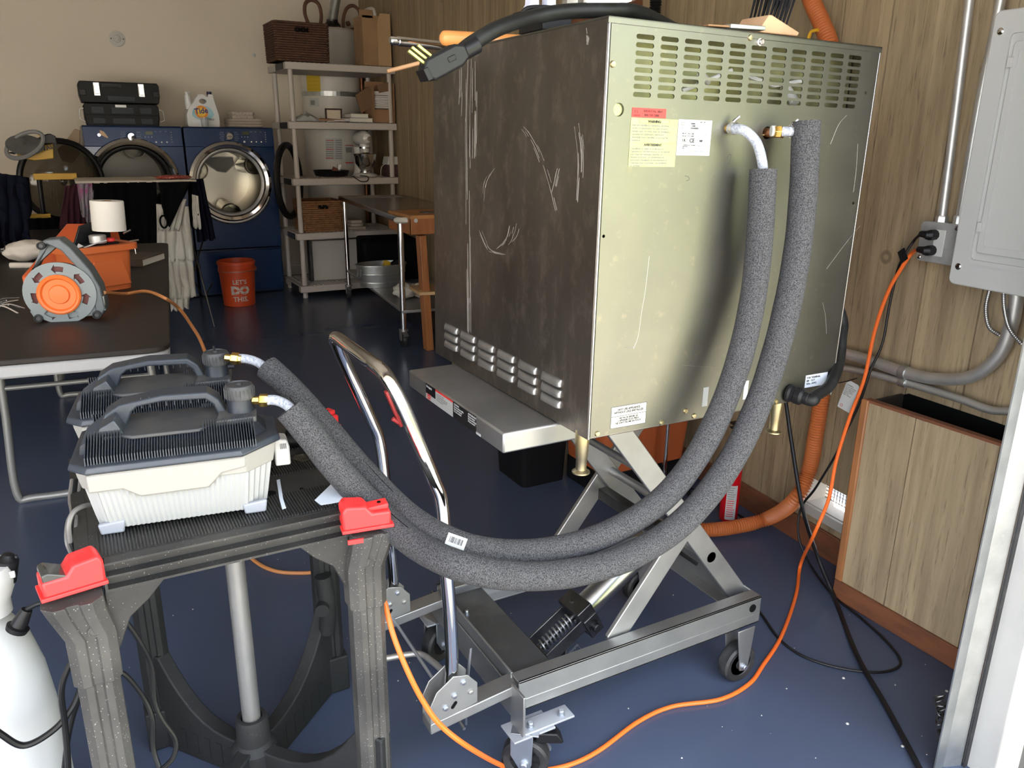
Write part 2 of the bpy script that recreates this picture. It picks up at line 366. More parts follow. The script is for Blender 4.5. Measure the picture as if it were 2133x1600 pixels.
# outside: sunlit hedge and trees facing the door, so that metal has something to mirror
LEAF = mat('sunlit_foliage', (.30, .33, .06), .7, var=(3, (.10, .15, .02), .4, .7), bump=(12, 1))
def hedge(name, x0, x1, y0, y1, h, seed, label):
    rows = []; nx, nz = 40, 14
    for j in range(nz+1):
        a = PI*j/nz
        rows.append([V((x0+(x1-x0)*i/nx, (y0+y1)/2-math.cos(a)*(y0-y1)/2*(-1), -.03+math.sin(a)*h))+noise.noise_vector(V((i*.35+seed, j*.5, 1)))*V((.25, .3, .35)).length*.55 for i in range(nx+1)])
    g = G(); g.grid(rows); return tag(obj(name, g, LEAF, sub=1), label, 'hedge')
hedge('hedge', 3.0, 16, -8.5, -6.0, 3.2, 1, 'tall sunlit hedge across the driveway, right half')
hs_ = thing('added_bounce_house', 'unseen pale stucco house added across the driveway to bounce sunlight in', 'house', (-7, -12, 0))  # out of view, added as a bright low surface bouncing sun into the garage
g = G(); g.box(-18, 1.5, -14, -12, -.03, 3.4); obj('wall', g, mat('sunlit_stucco', (.72, .66, .56), .9, bump=(20, .4)), hs_)
g = G(); g.prism([(-15, 3.4), (-11.4, 3.4), (-13.4, 4.8)], (-18.5, 0, 0), (0, 1, 0), (0, 0, 1), (1, 0, 0), 20.5); obj('roof', g, mat('brown_roof', (.16, .10, .07), .9), hs_)
for k in range(4): g = G(); g.box(-16+4*k, -14.6+4*k, -12.01, -11.96, .9, 2.2); obj('window', g, DARKSTEEL, hs_)
#hedge('hedge', -14, 1.5, -12.5, -10.0, 3.0, 9, 'tall sunlit hedge across the driveway, left half')

# ---- low panelled bin against the right wall
BX = 1.875; BY1 = 1.345; BY0 = .735; BH = .632
bn = thing('panelled_bin', 'open-topped wood-panelled bin with brown baseboard against the right wall', 'bin', (BX, BY1, 0))
gv = [BY1-.004]+[P(1895, 905, x=BX).y, P(1855, 1100, x=BX).y]
gy = (P(1909, 880, x=BX).y+P(1842, 1240, x=BX).y)/2; gy2 = (P(2078, 940, x=BX).y+P(1995, 1370, x=BX).y)/2
ys = [BY1-.002, gy, gy2, BY0]
for a, b in zip(ys[:-1], ys[1:]):
    g = G(); g.box(BX, BX+.012, b+.0015, a-.0015, .055, BH-.006); obj('plank', g, PLANK, bn, smooth=False)
g = G(); g.box(BX+.012, BX+.024, BY0, BY1-.02, 0, BH-.002); g.box(BX+.012, W0.x+WD.x*(BY1-1.6)-.002, BY1-.014, BY1-.002, 0, BH-.004); obj('carcass', g, DARKWOOD, bn, smooth=False)
g = G(); g.box(BX-.009, BX+.001, BY0, BY1+.004, .0, .062); g.box(BX-.009, BX+.15, BY1, BY1+.008, 0, .062); obj('baseboard', g, TRIMWOOD, bn, bev=.002)
g = G(); g.box(BX-.006, BX+.012, BY1-.012, BY1+.012, .06, BH); obj('corner_trim', g, ORTRIM, bn, bev=.004)
g = G(); g.box(BX-.002, BX+.020, BY0, BY1+.002, BH-.006, BH+.002); obj('rim', g, TRIMWOOD, bn, bev=.001)
qs = [PW(*p, .003) for p in ((1893, 820), (2110, 892), (2140, 990), (1800, 880), (1815, 835))]; g = G(); g.prism([((q-W0).dot(WD), q.z) for q in qs], W0+WN*.002, WD, (0, 0, 1), WN, .002); obj('recess_shade', g, HOLE, bn, smooth=False)  # flat black sheet on the wall, painting the shade of a cavity

# ---- electrical panel
EP = thing('breaker_panel', 'grey steel breaker panel cover on the wall at the right edge', 'electrical panel', W(-.64, 0, .98))
o = PW(1977, 590, .095); s_l = (o-W0).dot(WD); z_b = o.z; o2 = PW(2068, 24, .095); z_t = o2.z
GREYP = mat('grey_enamel', (.54, .545, .53), .38, bump=(200, .03)); T = WF(s_l+.004, z_b, 0)
w_, h_ = .44, z_t-z_b
g = G(); g.box(.02, w_-.02, .02, h_-.02, 0, .088, T); obj('enclosure', g, GREYP, EP)
g = G(); g.prism(rrect(0, w_, 0, h_, .016), T @ V((0, 0, .088)), T.col[0].xyz, T.col[1].xyz, T.col[2].xyz, .008); cov = obj('cover', g, GREYP, EP, bev=.003)
vs, fs = plate(rrect(.040, w_-.04, .055, h_-.04, .012), [rrect(.052, w_-.052, .067, h_-.052, .010)], .006); g = G(); g.add(vs, fs, T @ Tr(0, 0, .095)); obj('raised_edge', g, GREYP, cov, smooth=False)
g = G(); g.prism(rrect(.066, w_-.05, .085, h_-.07, .010), T @ V((0, 0, .096)), T.col[0].xyz, T.col[1].xyz, T.col[2].xyz, .009); dr = obj('door', g, GREYP, EP, bev=.002)
vs, fs = plate(rrect(.080, w_-.06, .10, h_-.085, .008), [rrect(.083, w_-.063, .103, h_-.088, .007)], .0015); g = G(); g.add(vs, fs, T @ Tr(0, 0, .105)); obj('door_crease', g, GREYP, dr, smooth=False)
for zz in (.135, h_-.125):
    g = G(); g.box(.060, .072, zz, zz+.022, .096, .109, T); obj('latch', g, WHITE, dr, bev=.001)
for u, v in ((.022, .045), (.022, h_-.045)): bolt(T @ V((u, v, .096)), T.col[2].xyz, .006, .004, CHROME, EP, 'screw')

# ---- outlet box with two plugs and conduits
OB = thing('outlet_box', 'galvanised surface outlet box beside the breaker panel with two black plugs', 'outlet box', W(-.3, 0, 1.03))
a = PW(1922, 462, .05); b = PW(1988, 545, .05); s0 = (a-W0).dot(WD); s1 = (b-W0).dot(WD); T = WF(s0, PW(1950, 547, .05).z, 0); bw = s0-s1; bh = PW(1950, 464, .05).z-PW(1950, 547, .05).z
g = G(); g.prism(rrect(0, bw, 0, bh, .012), T.translation, T.col[0].xyz, T.col[1].xyz, T.col[2].xyz, .048); OBM = mat('bright_box_zinc', (.42, .42, .41), .42, .35, var=(30, (.32, .32, .31), .4, .7)); obj('box', g, OBM, OB, bev=.002)
g = G(); g.prism(rrect(-.002, bw+.002, -.002, bh+.002, .012), T @ V((0, 0, .048)), T.col[0].xyz, T.col[1].xyz, T.col[2].xyz, .004); obj('cover_plate', g, OBM, OB, bev=.002)
g = G(); g.box(bw*.40, bw*.68, bh*.16, bh*.84, .052, .055, T); obj('receptacle', g, WHITE, OB, bev=.001)
for u, v in ((.008, .008), (bw-.008, bh-.008)): bolt(T @ V((u, v, .052)), T.col[2].xyz, .004, .003, CHROME, OB, 'screw')
OBT = T; OBW, OBH = bw, bh
CUR = {}
def pipe(name, label, pts, r, m=ALU, n=14, cat='conduit', smooth_n=8, group=None):
    g = G(); g.tube(catmull(pts, smooth_n), r, n); o = obj(name, g, m); tag(o, label, cat, group); return o
r_ = .011
pipe('conduit', 'grey conduit rising from the outlet box, left of the pair', [PW(1962, 458, .03), PW(1990, 240, .03), PW(2020, 0, .03), PW(2060, -300, .03)], r_)
pipe('conduit', 'grey conduit rising beside the panel edge, right of the pair', [PW(1999, 462, .03), PW(2038, 230, .03), PW(2085, 0, .03), PW(2140, -300, .03)], r_)
for px, py in ((1961, 462), (1999, 462)):
    q = PW(px, py, .03); g = G(); g.lathe([(.013, -.012), (.0155, -.012), (.0155, .012), (.013, .016)], q, (0, 0, 1), 6); obj('conduit_fitting', g, ALU, OB)
pipe('conduit', 'thick steel conduit curving along the wall up into the panel', [PW(1560, 700, .03), PW(1765, 738, .03), PW(1885, 776, .03), PW(1960, 790, .03), PW(2030, 782, .032), PW(2082, 738, .035), PW(2108, 672, .04), PW(2121, 600, .045)], .0165)
pipe('conduit', 'thin lower steel conduit running along the wall above the bin', [PW(1560, 735, .028), PW(1765, 768, .028), PW(1885, 797, .028), PW(1990, 828, .028), PW(2060, 853, .028), PW(2100, 856, .028), PW(2180, 855, .028)], .0105)
for px, py, r in ((1884, 776, .020), (1882, 797, .0135)):
    q = PW(px, py, .03); g = G(); g.tube([q-WD*.012, q+WD*.012], r, 12); tag(obj('conduit_coupling', g, GALV, bev=.001), 'screwed coupling on the %s wall conduit' % ('upper thick' if r > .015 else 'lower thin'), 'coupling')
FLEX = mat('flexible_metal_conduit', (.45, .44, .43), .35, .9)
def ribbed(name, pts, r, pitch, m, dep=.12, n=12, parent=None, label=None, cat=None):
    c = catmull(pts, 30); L = [0]
    for a, b in zip(c[:-1], c[1:]): L.append(L[-1]+(b-a).length)
    out, rr, k = [], [], 0; N = int(L[-1]/pitch)*4
    for i in range(N+1):
        d = L[-1]*i/N
        while k < len(L)-2 and L[k+1] < d: k += 1
        t = (d-L[k])/max(L[k+1]-L[k], 1e-9); out.append(c[k].lerp(c[k+1], t)); rr.append(r*(1-dep*(0, .6, 1, .6)[i % 4]))
    g = G(); g.tube(out, rr, n); o = obj(name, g, m, parent)
    if label: tag(o, label, cat)
    return o
ribbed('flexible_conduit', [PW(2064, 594, .05), PW(2054, 640, .05), PW(2060, 680, .04), PW(2082, 698, .02)], .0055, .005, FLEX, label='short flexible metal conduit dangling under the panel, left one', cat='conduit')
ribbed('flexible_conduit', [PW(2091, 594, .07), PW(2092, 640, .075), PW(2103, 684, .07), PW(2128, 716, .05)], .0055, .005, FLEX, label='flexible metal conduit crossing in front of the thick conduit', cat='conduit')
for nm, hh, cc in (('upper', .70, 0), ('lower', .30, 1)):
    q = OBT @ V((OBW*.42, OBH*hh, .055)); uz = OBT.col[2].xyz; ux = OBT.col[0].xyz
    g = G(); g.tube([q, q+uz*.020, q+uz*.028-ux*.006], [.0135, .0135, .010], 10); g.tube([q+uz*.020, q+uz*.018-ux*.028], [.011, .008], 10)
    CUR[nm] = q+uz*.018-ux*.028; CUR[nm+'g'] = g

g = G()
for k in range(46):
    px, py = random.uniform(250, 1950), random.uniform(1150, 1590); q = P(px, py, z=0); r = random.uniform(.0008, .0024)
    g.lathe([(r, 0), (r*.7, r*.8), (0, r)], q, (random.uniform(-.3, .3), random.uniform(-.3, .3), 1), 5)
for px, py in ((1757, 1413), (1972, 1440), (1765, 1508), (1880, 1555)): g.lathe([(.004, 0), (.003, .002), (0, .003)], P(px, py, z=0), (0, 0, 1), 6)
o = tag(obj('floor_debris', g, mat('chalk_crumbs', (.50, .50, .47), .8)), 'tiny pale crumbs scattered over the blue floor', 'debris'); o['kind'] = 'stuff'
# ================================================================== OVEN (local frame: x right, y away, z up)
OW, OD, OH = .6591, .7052, .7207
OP = V((.7838, 1.125, .785)); OR = Euler((math.radians(-.2286), math.radians(.7768), math.radians(-.0784)), 'XYZ')
OM = Matrix.Translation(OP) @ OR.to_matrix().to_4x4(); OMI = OM.inverted()
def OFP(px, py, y=0):
    d = OMI.to_3x3() @ ray(px, py); o = OMI @ V((0, 0, CAM_H)); t = (y-o.y)/d.y; return o+d*t
oven = thing('commercial_oven', 'dirty stainless commercial oven turned back side out on the lift cart', 'oven', OP, OR)
L = dict(world=False)
g = G()
t = .004
g.box(0, t, 0, OD, 0, OH); g.box(OW-t, OW, 0, OD, 0, OH)                       # sides
g.box(t, OW-t, OD-t, OD, 0, OH); g.box(t, OW-t, .0, OD-t, 0, t)
obj('side_shell', g, STEEL_SIDE, oven, bev=.0015, **L)
g = G(); g.box(-.001, OW+.001, -.003, OD, OH-.003, OH+.001); g.box(-.001, OW+.001, -.003, .0, OH-.010, OH+.001)
obj('top_panel', g, STEEL, oven, bev=.001, **L)
# back panel with punched slots, screw holes, round hole
holes = []
for i in range(11):
    for j in range(8):
        holes.append(slot(.075+.0511*i, .6955-.01275*j+.0002*i, .0375, .0077))
holes += [circ(.029, .581, .0108, 20), circ(.372, .553, .0115, 20), circ(.2745, .558, .006, 14)]
holes += [circ(.012, .374, .003, 10), circ(.640, .42, .003, 10), circ(.630, .635, .003, 10)]
vs, fs = plate([(.0055, .004), (OW-.0055, .004), (OW-.0055, OH-.008), (.0055, OH-.008)], holes, .0025)
g = G(); g.add(vs, fs, Tr(0, .0005, 0) @ XZ); pnl = obj('back_panel', g, STEEL, oven, smooth=False, **L)
for fx0 in (.0005, OW-.004): g = G(); g.box(fx0, fx0+.0035, -.0025, 0, 0, OH); obj('corner_flange', g, mat('bright_edge_steel', (.45, .44, .41), .35, 1), oven, bev=.0008, **L)
g = G(); g.box(.006, OW-.006, .06, .063, .55, OH-.004); g.box(.02, OW-.02, .0, .06, .548, .55); g.box(.30, .303, .003, .06, .55, OH-.02)
obj('inner_baffle', g, mat('yellowed_inner_steel', (.42, .42, .22), .5, .8, var=(12, (.25, .24, .14), .4, .7)), oven, smooth=False, **L)
g = G()
for a, b in (((.20, .045, .62), (.30, .03, .66)), ((.30, .03, .66), (.42, .04, .64)), ((.42, .04, .64), (.50, .03, .655))): g.cyl(a, b, .004, n=8)
g.cyl((.46, .02, .61), (.46, .05, .64), .010, n=12); g.cyl((.22, .02, .645), (.26, .05, .64), .008, n=10)
obj('inner_wiring', g, WHITE, oven, **L)
g = G(); g.lathe([(.0105, 0), (.0098, .004), (0, .004)], (.029, .006, .581), (0, -1, 0), 20); obj('hole_plug', g, mat('yellowed_inner_steel', (.42, .42, .22), .5, .8), oven, **L)
# louvres on the left side: six columns of three
for i in range(6):
    yc = .601-.0945*i; w2 = .036
    for j in range(3):
        zc = .086-.0215*j-.0005*i
        rows = []
        prof = [(-.000, .0085), (-.0045, .0065), (-.0078, .001), (-.0080, -.006), (-.0075, -.0075)]
        for k, e in ((-1.0, 0), (-.96, .55), (-.86, .9), (-.6, 1), (.6, 1), (.86, .9), (.96, .55), (1.0, 0)):
            rows.append([(x*e, yc+k*w2, zc+z) for x, z in prof])
        rows = [list(r) for r in rows]; g = G(); g.grid(rows); g.f = [tuple(reversed(f)) for f in g.f]
        obj('louver', g, GREYMETAL, oven, ang=1.2, solid=.0012, **L)
# legs: slim tapered, foot flange
for x, y in ((-.004+.02-.030+.013, .013-.0), (.500, .016), (.02, OD-.03), (OW-.05, OD-.03)):
    pass
for k, (x, y) in enumerate(((.0, .035), (.516, .035), (.03, OD-.04), (OW-.06, OD-.04))):
    g = G(); g.lathe([(.0145, .008), (.0145, .0), (.0118, -.050), (.0105, -.054), (.0105, -.074), (.012, -.0745), (.0175, -.078), (.0175, -.081), (.0, -.084)], (x+.014, y, 0), (0, 0, 1), 24); obj('leg', g, TARNISH, oven, **L)
    g = G(); g.lathe([(.0108, -.054), (.0108, -.072)], (x+.014, y, 0), (0, 0, 1), 24)
# screws on the panel
for x, z in ((.0115, .650), (.021, .010), (.174, .008), (.255, .010), (.484, .008), (.305, .712), (.232, .024)):
    g = G(); g.lathe([(.0055, 0), (.0055, .001), (.0042, .0032), (0, .0036)], (x, -.002, z), (0, -1, 0), 14); g.cyl((x, -.0059, z), (x, -.0052, z), .0014, n=6); obj('screw', g, TARNISH, oven, **L)
q = OFP(1580, 88); bolt((q.x, -.002, q.z), (0, -1, 0), .005, .007, CHROME, oven, 'thumb_screw', world=False)
# labels on the panel
def label_plate(x0, x1, z0, z1, m, name='label', rot=0):
    g = G(); g.box(x0, x1, -.0029, -.0020, z0, z1); return obj(name, g, m, oven, smooth=False, **L)
def ltext(s, x, z, size, m=INK, par=None, bold=0, sx=1, sp=1.0, al='LEFT', y=-.0031):
    return text('print', s, size, Tr(x, y, z) @ Matrix.Rotation(PI/2, 4, 'X'), m, par or oven, False, bold, al, sx, sp)
rl = label_plate(.0565, .1285, .5705, .5855, REDLAB, 'red_service_label')
ltext('SERVICE No. 8864', .080, .579, .0052, INK, rl, .0001); ltext('800-745-2888', .082, .5725, .0056, INK, rl, .0001); ltext('3 5', .060, .577, .007, INK, rl); ltext('ROUTE', .060, .572, .004, INK, rl)
yl = label_plate(.055, .156, .490, .569, YELLAB, 'yellow_warning_label')
ltext('WARNING:', .105, .5625, .0055, INK, yl, .00025, al='CENTER')
ltext('Improper installation, adjustment, alteration,\nservice or maintenance can cause property\ndamage, injury or death. Read the installation,\noperating and maintenance instruction\nthoroughly before installing or servicing this\nequipment.', .058, .5565, .0048, GREYINK, yl, .00008, .92, 1.02)
ltext('AVERTISSEMENT:', .105, .5245, .0052, INK, yl, .0002, al='CENTER')
ltext("L'installation, le reglage, la modification, la\nreparation ou l'entretien incorrect de cet appareil\npeut causer des dommages materiels, des\nblessures ou la mort. Lire attentivement les\ninstructions d'installation, de fonctionnement et\nd'entretien avant de proceder a son installation\nou entretien.", .058, .5185, .0047, GREYINK, yl, .00008, .88, 1.0)
g = G()
for a in ((.073, .137, .5612, .5615), (.073, .137, .5672, .5675), (.073, .0733, .5612, .5675), (.1367, .137, .5612, .5675), (.057, .154, .5288, .5291)): g.box(a[0], a[1], -.0031, -.0029, a[2], a[3])
obj('printed_rule', g, INK, yl, smooth=False, **L)
wl = label_plate(.1575, .234, .510, .570, PAPER, 'white_rating_label')
g = G()
for z in (.549, .545, .541): g.box(.166, .230, -.0031, -.0029, z, z+.0003)
for x in (.166, .181, .192, .205, .222, .2297): g.box(x, x+.0003, -.0031, -.0029, .541, .549)
obj('printed_table', g, INK, wl, smooth=False, **L)
ltext('120V   1 Ph', .205, .5655, .0028, INK, wl); ltext('MODEL\nSERIAL\nVOLTS\nTYPE', .163, .5635, .0028, GREYINK, wl, 0, 1, 1.15); ltext('M2000\nCOMM\nR4310350021', .186, .5625, .0032, INK, wl, .0001, 1, 1.2)
ltext('208  60  1  16.0  3200', .167, .5458, .003, INK, wl); ltext('240  60  1  17.0  3600', .167, .5418, .003, INK, wl)
ltext('UL', .1695, .5335, .0058, INK, wl, .0002); ltext('CE', .185, .532, .0095, INK, wl, .0003); ltext('NSF', .208, .5335, .0042, INK, wl, .0003)
g = G(); g.lathe([(.0052, 0), (.0052, .0002), (.0047, .0002), (.0047, 0)], (.1735, -.0029, .5355), (0, -1, 0), 20, ring=True); obj('print_ring', g, INK, wl, smooth=False, **L)
ltext('COMMERCIAL COOKING\nAPPLIANCE\n48A', .170, .5265, .0026, INK, wl); ltext('MADE IN U.S.A.', .205, .5255, .0026, GREYINK, wl); ltext('PATENT PENDING  No. 5,434,390', .186, .5165, .0022, GREYINK, wl)
nl = label_plate(.050, .1325, .0145, .0572, mat('pale_label', (.55, .54, .47), .5), 'notice_label')
g = G()
for a in ((.050, .1325, .0145, .0152), (.050, .1325, .0565, .0572), (.050, .0507, .0145, .0572), (.1318, .1325, .0145, .0572), (.050, .1325, .0372, .0381)): g.box(a[0], a[1], -.0032, -.0029, a[2], a[3])
obj('printed_border', g, INK, nl, smooth=False, **L)
ltext('NOT USE APPLIANCE\nWITHOUT LEGS INSTALLED', .091, .0485, .0056, INK, nl, .0002, .98, 1.0, 'CENTER'); ltext("NE PAS SE SERVIR DE\nL'APPAREIL SI LES PIEDS\nNE SONT PAS MIS EN PLACE", .091, .0315, .0048, INK, nl, .00015, .98, .98, 'CENTER')
rr = label_plate(.566, .634, .028, .056, mat('pale_blue_label', (.55, .60, .66), .5), 'blue_cord_label')
ltext('FOR TERMINAL\nEM   OUT\nWire  AWG', .569, .048, .0062, INK, rr, .0001, 1, 1.1)
for px, py, w in ((1468, 822, .013), (1552, 808, .012), (1590, 822, .010), (1512, 826, .012)):
    q = OFP(px, py); label_plate(q.x-w/2, q.x+w/2, q.z-.024, q.z+.016, PAPER, 'small_white_label')
# handwriting, scratches (flat marks on the metal)
SCR = mat('light_scratch', (.36, .35, .30), .5, .6)
def scratch(pts, r=.0007, m=SCR, nm='scratch'):
    g = G(); g.tube([OFP(a, b)+V((0, -.0021, 0)) for a, b in catmull([(p[0], p[1], 0) for p in pts], 4) for a, b in [(a, b)]] if False else [V((OFP(p.x, p.y).x, -.0021, OFP(p.x, p.y).z)) for p in catmull([(q[0], q[1], 0) for q in pts], 4)], r*.5, 4); obj(nm, g, m, oven, smooth=False, **L)
scratch([(1351, 533), (1348, 560), (1342, 610), (1335, 650), (1328, 700), (1318, 726)], .0012)
scratch([(1319, 722), (1310, 725), (1300, 722)], .0008)
scratch([(1425, 366), (1432, 368), (1434, 374), (1428, 377)], .0006, INK)
scratch([(1514, 330), (1516, 323), (1521, 322), (1519, 334), (1515, 342)], .0006, INK)
scratch([(1790, 470), (1765, 500), (1720, 560)], .0005); scratch([(1712, 630), (1718, 660), (1720, 695)], .0005); scratch([(1762, 240), (1745, 260), (1728, 300)], .0008)
scratch([(1785, 300), (1782, 350), (1776, 400)], .0005); scratch([(1420, 760), (1470, 764), (1500, 765)], .0004)
SIDESC = mat('chalky_scuff', (.34, .31, .27), .75, .1)
def sscr(pts, r):
    g = G(); n = 5 if r < .001 else 11
    base = catmull([(q[0], q[1], 0) for q in pts], 9)
    for k in range(n):
        i0 = random.randrange(0, max(1, len(base)-4)); i1 = min(len(base), i0+random.randrange(4, len(base)//2+5)); dx = random.gauss(0, 1.2+r*2200); dy = random.gauss(0, 3); out = []
        for p in base[i0:i1]:
            d = OMI.to_3x3() @ ray(p.x+dx, p.y+dy); o = OMI @ V((0, 0, CAM_H)); tt = -o.x/d.x; q = o+d*tt; out.append(V((-.00005, q.y, q.z)))
        if len(out) > 1: g.tube(out, random.uniform(.00018, .00042), 4)
    o_ = obj('scuff_mark', g, SIDESC, oven, smooth=False, **L); o_['kind'] = 'stuff'
sscr([(978, 120), (975, 250), (976, 400), (977, 560), (978, 690)], .0012); sscr([(986, 110), (985, 230), (984, 330)], .0016); sscr([(990, 120), (990, 200), (989, 300)], .0008)
sscr([(961, 130), (961, 190), (959, 240)], .0006); sscr([(1085, 262), (1098, 278), (1120, 320), (1140, 380), (1155, 440)], .0016); sscr([(1030, 350), (1010, 380), (1005, 420)], .0008)
sscr([(1170, 320), (1160, 360), (1150, 400)], .0007); sscr([(1222, 62), (1224, 80), (1221, 96)], .0005); sscr([(1205, 260), (1212, 330), (1208, 420)], .0010); sscr([(1040, 520), (1060, 500), (1068, 470)], .0018)
sscr([(1000, 480), (1020, 520), (1050, 530)], .0014)
# hose outlets: brass barb + clamp at the left one, copper stub + fitting at the right one
q1 = V((.2745, 0, .558)); q2 = V((.372, 0, .553))
g = G(); g.lathe([(.0075, 0), (.0075, .006), (.006, .006), (.006, .022)], q1, (0, -1, 0), 16); obj('brass_barb', g, BRASS, oven, **L)
g = G(); g.tube([q2+V((0, .02, 0)), q2+V((0.005, -.012, 0)), q2+V((.022, -.022, -.001))], .0085, 16); obj('copper_stub', g, COPPER, oven, **L)
# cord gland and power cord over the top to the plug
gp = OFP(1640, 818); gx, gz = gp.x, gp.z
g = G(); g.lathe([(.020, 0), (.020, .006), (.017, .008), (.017, .016), (.0185, .018), (.0185, .030), (.014, .034), (.013, .046)], (gx, -.002, gz), (.35, -1, -.08), 18); gl = obj('cord_gland', g, BLACK, oven, bev=.001, **L)
cp = [V((gx+.006, -.02, gz-.002)), V((gx+.020, -.050, gz-.006))]
for px, py, y in ((1700, 824, -.045), (1728, 803, -.03), (1746, 760, .0), (1752, 705, .03), (1751, 655, .055)): cp.append(OFP(px, py, y))
cp += [V((OW+.03, .12, .30)), V((OW+.025, .20, .55)), V((OW+.01, .30, .72)), V((OW-.06, .33, OH+.025)), V((.45, .30, OH+.025)), V((.30, .20, OH+.025))]
for px, py, y in ((1330, 26, .12), (1268, 22, .10), (1180, 24, .12), (1110, 36, .12), (1040, 58, .10), (985, 90, .09), (962, 108, .085)): cp.append(OFP(px, py, y))
CORDM = mat('heavy_black_cord', (.007, .0075, .007), .5, spec=.3, var=(20, (.02, .022, .022), .5, .8))
g = G(); g.tube(catmull(cp, 8), .0125, 14); obj('power_cord', g, CORDM, oven, **L)
pe = OFP(962, 108, .085); ps = OFP(880, 152, .085); ax = (ps-pe).normalized(); upv = V((0, 1, 0)).cross(ax).normalized()
if upv.z < 0: upv = -upv
side = ax.cross(upv)
def FR(o): return Matrix(((ax.x, upv.x, side.x, o.x), (ax.y, upv.y, side.y, o.y), (ax.z, upv.z, side.z, o.z), (0, 0, 0, 1)))
Tp = FR(pe); pl = (ps-pe).length
plug = G(); plug.prism([(-.004, -.011), (.012, -.0175), (pl-.01, -.0175), (pl, -.010), (pl, .006), (pl-.010, .0165), (.012, .0165), (-.004, .009)], Tp @ V((0, 0, -.015)), ax, upv, side, .030)
pg = obj('plug', plug, mat('black_plug_plastic', (.010, .010, .011), .42, spec=.3), oven, bev=.004, **L)
g = G(); g.box(.020, .034, -.004, .004, -.0165, -.0145, Tp); g.box(pl-.006, pl+.003, -.013, .006, -.017, .017, Tp); obj('plug_clamp', g, BLACK, pg, bev=.001, kind='stuff', **L)
g = G(); g.cyl(Tp @ V((-.03, -.001, 0)), Tp @ V((0, -.001, 0)), .0135, .0135); obj('cord_grip', g, BLACK, pg, bev=.001, **L)
PR = mat('yellowed_brass_blade', (.62, .60, .18), .35, .8)
for k, a in enumerate((pl-.007, pl-.017, pl-.028)):
    g = G(); q = Tp @ V((a, .012, (k-1)*.004)); dn = (ax*.50+upv*.86).normalized(); g.beam(q, q+dn*(.030 if k != 1 else .032), .0045, .0065, up=side); obj('prong', g, PR, pg, bev=.0008, **L)

# ---- things lying on the oven
OTOP = OH+.001
def OW2(px, py, y): return OM @ OFP(px, py, y)
a = P(920, 79, z=1.524); d = V((1, -.13, 0)).normalized(); b = a+d*.55
g = G(); g.tube([a-d*.004, a, a+d*.004, a+d*.012, b], [.006, .0125, .0150, .0160, .0160], 18)
tag(obj('wooden_dowel', g, mat('orange_varnished_wood', (.80, .34, .10), .35, var=(9, (.65, .24, .06), .4, .7))), 'orange varnished round wooden rod lying across the oven top edge', 'rod')
g = G(); a = P(812, 84, z=1.516); b = P(905, 94, z=1.516); d = (b-a).normalized(); b = a+d*.30
g.tube([a, a+d*.004, a+d*.02, a+d*.021, b], [.006, .0085, .0085, .0100, .0100], 16)
tag(obj('steel_tube', g, CHROME), 'bright steel tube handle poking out left beyond the oven top', 'tube')
g = G(); a = OM @ OFP(806, 149, .36); b = OM @ OFP(1000, 99, .30); g.beam(a, b, .018, .007)
tag(obj('wooden_stick', g, mat('plain_brown_wood', (.33, .18, .08), .6, var=(8, (.24, .12, .05), .4, .7)), bev=.002), 'flat brown wooden stick poking out below the plug', 'stick')
# white bottle bases on a black tray at the back of the top
tr_ = OM @ OFP(1120, 32, .25)
g = G(); g.box(tr_.x-.012, tr_.x+.05, tr_.y-.04, tr_.y+.05, OP.z+OTOP+.001, tr_.z-.004); g.prism(rrect(-.042, .045, -.045, .05, .015), tr_+V((0.01, .0, -.006)), (1, 0, 0), (0, 1, 0), (0, 0, 1), .012)
g.tube(catmull([tr_+V((-.055, -.03, -.012)), tr_+V((-.045, -.04, .004)), tr_+V((0, -.045, .008)), tr_+V((.06, -.045, .006))], 5), .004, 8)
tag(obj('black_tray', g, BLACK, bev=.003), 'black plastic tray behind the thick cord on the oven', 'tray')
for k, px in enumerate((1108, 1143)):
    c = OM @ OFP(px, 22, .25)
    g = G(); g.prism([(-.014, 0), (.014, 0), (.014, .005), (.009, .012), (.008, .031), (.011, .075), (-.011, .075), (-.008, .031), (-.009, .012), (-.014, .005)], c+V((0, -.012, -.002)), (1, 0, 0), (0, 0, 1), (0, 1, 0), .024)
    tag(obj('plastic_clamp', g, mat('lavender_white_plastic', (.72, .74, .86), .35), bev=.002), 'white plastic clamp foot standing on the black tray, %s one' % ('left' if k == 0 else 'right'), 'clamp')
# bristle brush with wooden block and scraper bar
bp0 = OM @ OFP(1588, 64, .03); bp1 = OM @ OFP(1662, 72, .03)
br = thing('oven_brush', 'wooden block brush with long black bristles lying on the oven top', 'brush', bp0)
ux = (bp1-bp0).normalized(); k = (bp1-bp0).length
g = G(); g.prism([(-.004, -.003), (k, -.003), (k+.004, .004), (.022, .028), (.014, .028), (-.004, .004)], bp0+V((0, .0, 0)), ux, (0, 0, 1), (0, 1, 0), .07); obj('block', g, mat('pale_wood_block', (.52, .33, .19), .6, var=(9, (.40, .22, .12), .4, .7)), br, bev=.002)
for r in range(7):
    for c in range(3):
        b0 = bp0+ux*(.020+.0085*r)+V((0, .014+.020*c, .026-.0028*r)); g = G()
        for q in range(7):
            e = V((random.uniform(-.003, .003), random.uniform(-.003, .003), 0)); g.cyl(b0+e*.4, b0+e+V((.012+.001*r, 0, .055)), .0011, n=4)
        obj('bristle_tuft', g, BLACKM, br)
g = G(); a = OM @ OFP(1513, 56, .022); b = OM @ OFP(1585, 61, .022); g.box(0, (b-a).length, -.012, .012, -.003, .004, frame(a, (b-a), (0, 1, 0))); s_ = obj('ferrule', g, mat('light_metal_bar', (.68, .74, .74), .3, .9), None, bev=.001)
tag(s_, 'light metal bar beside the brush block on the oven', 'bar')
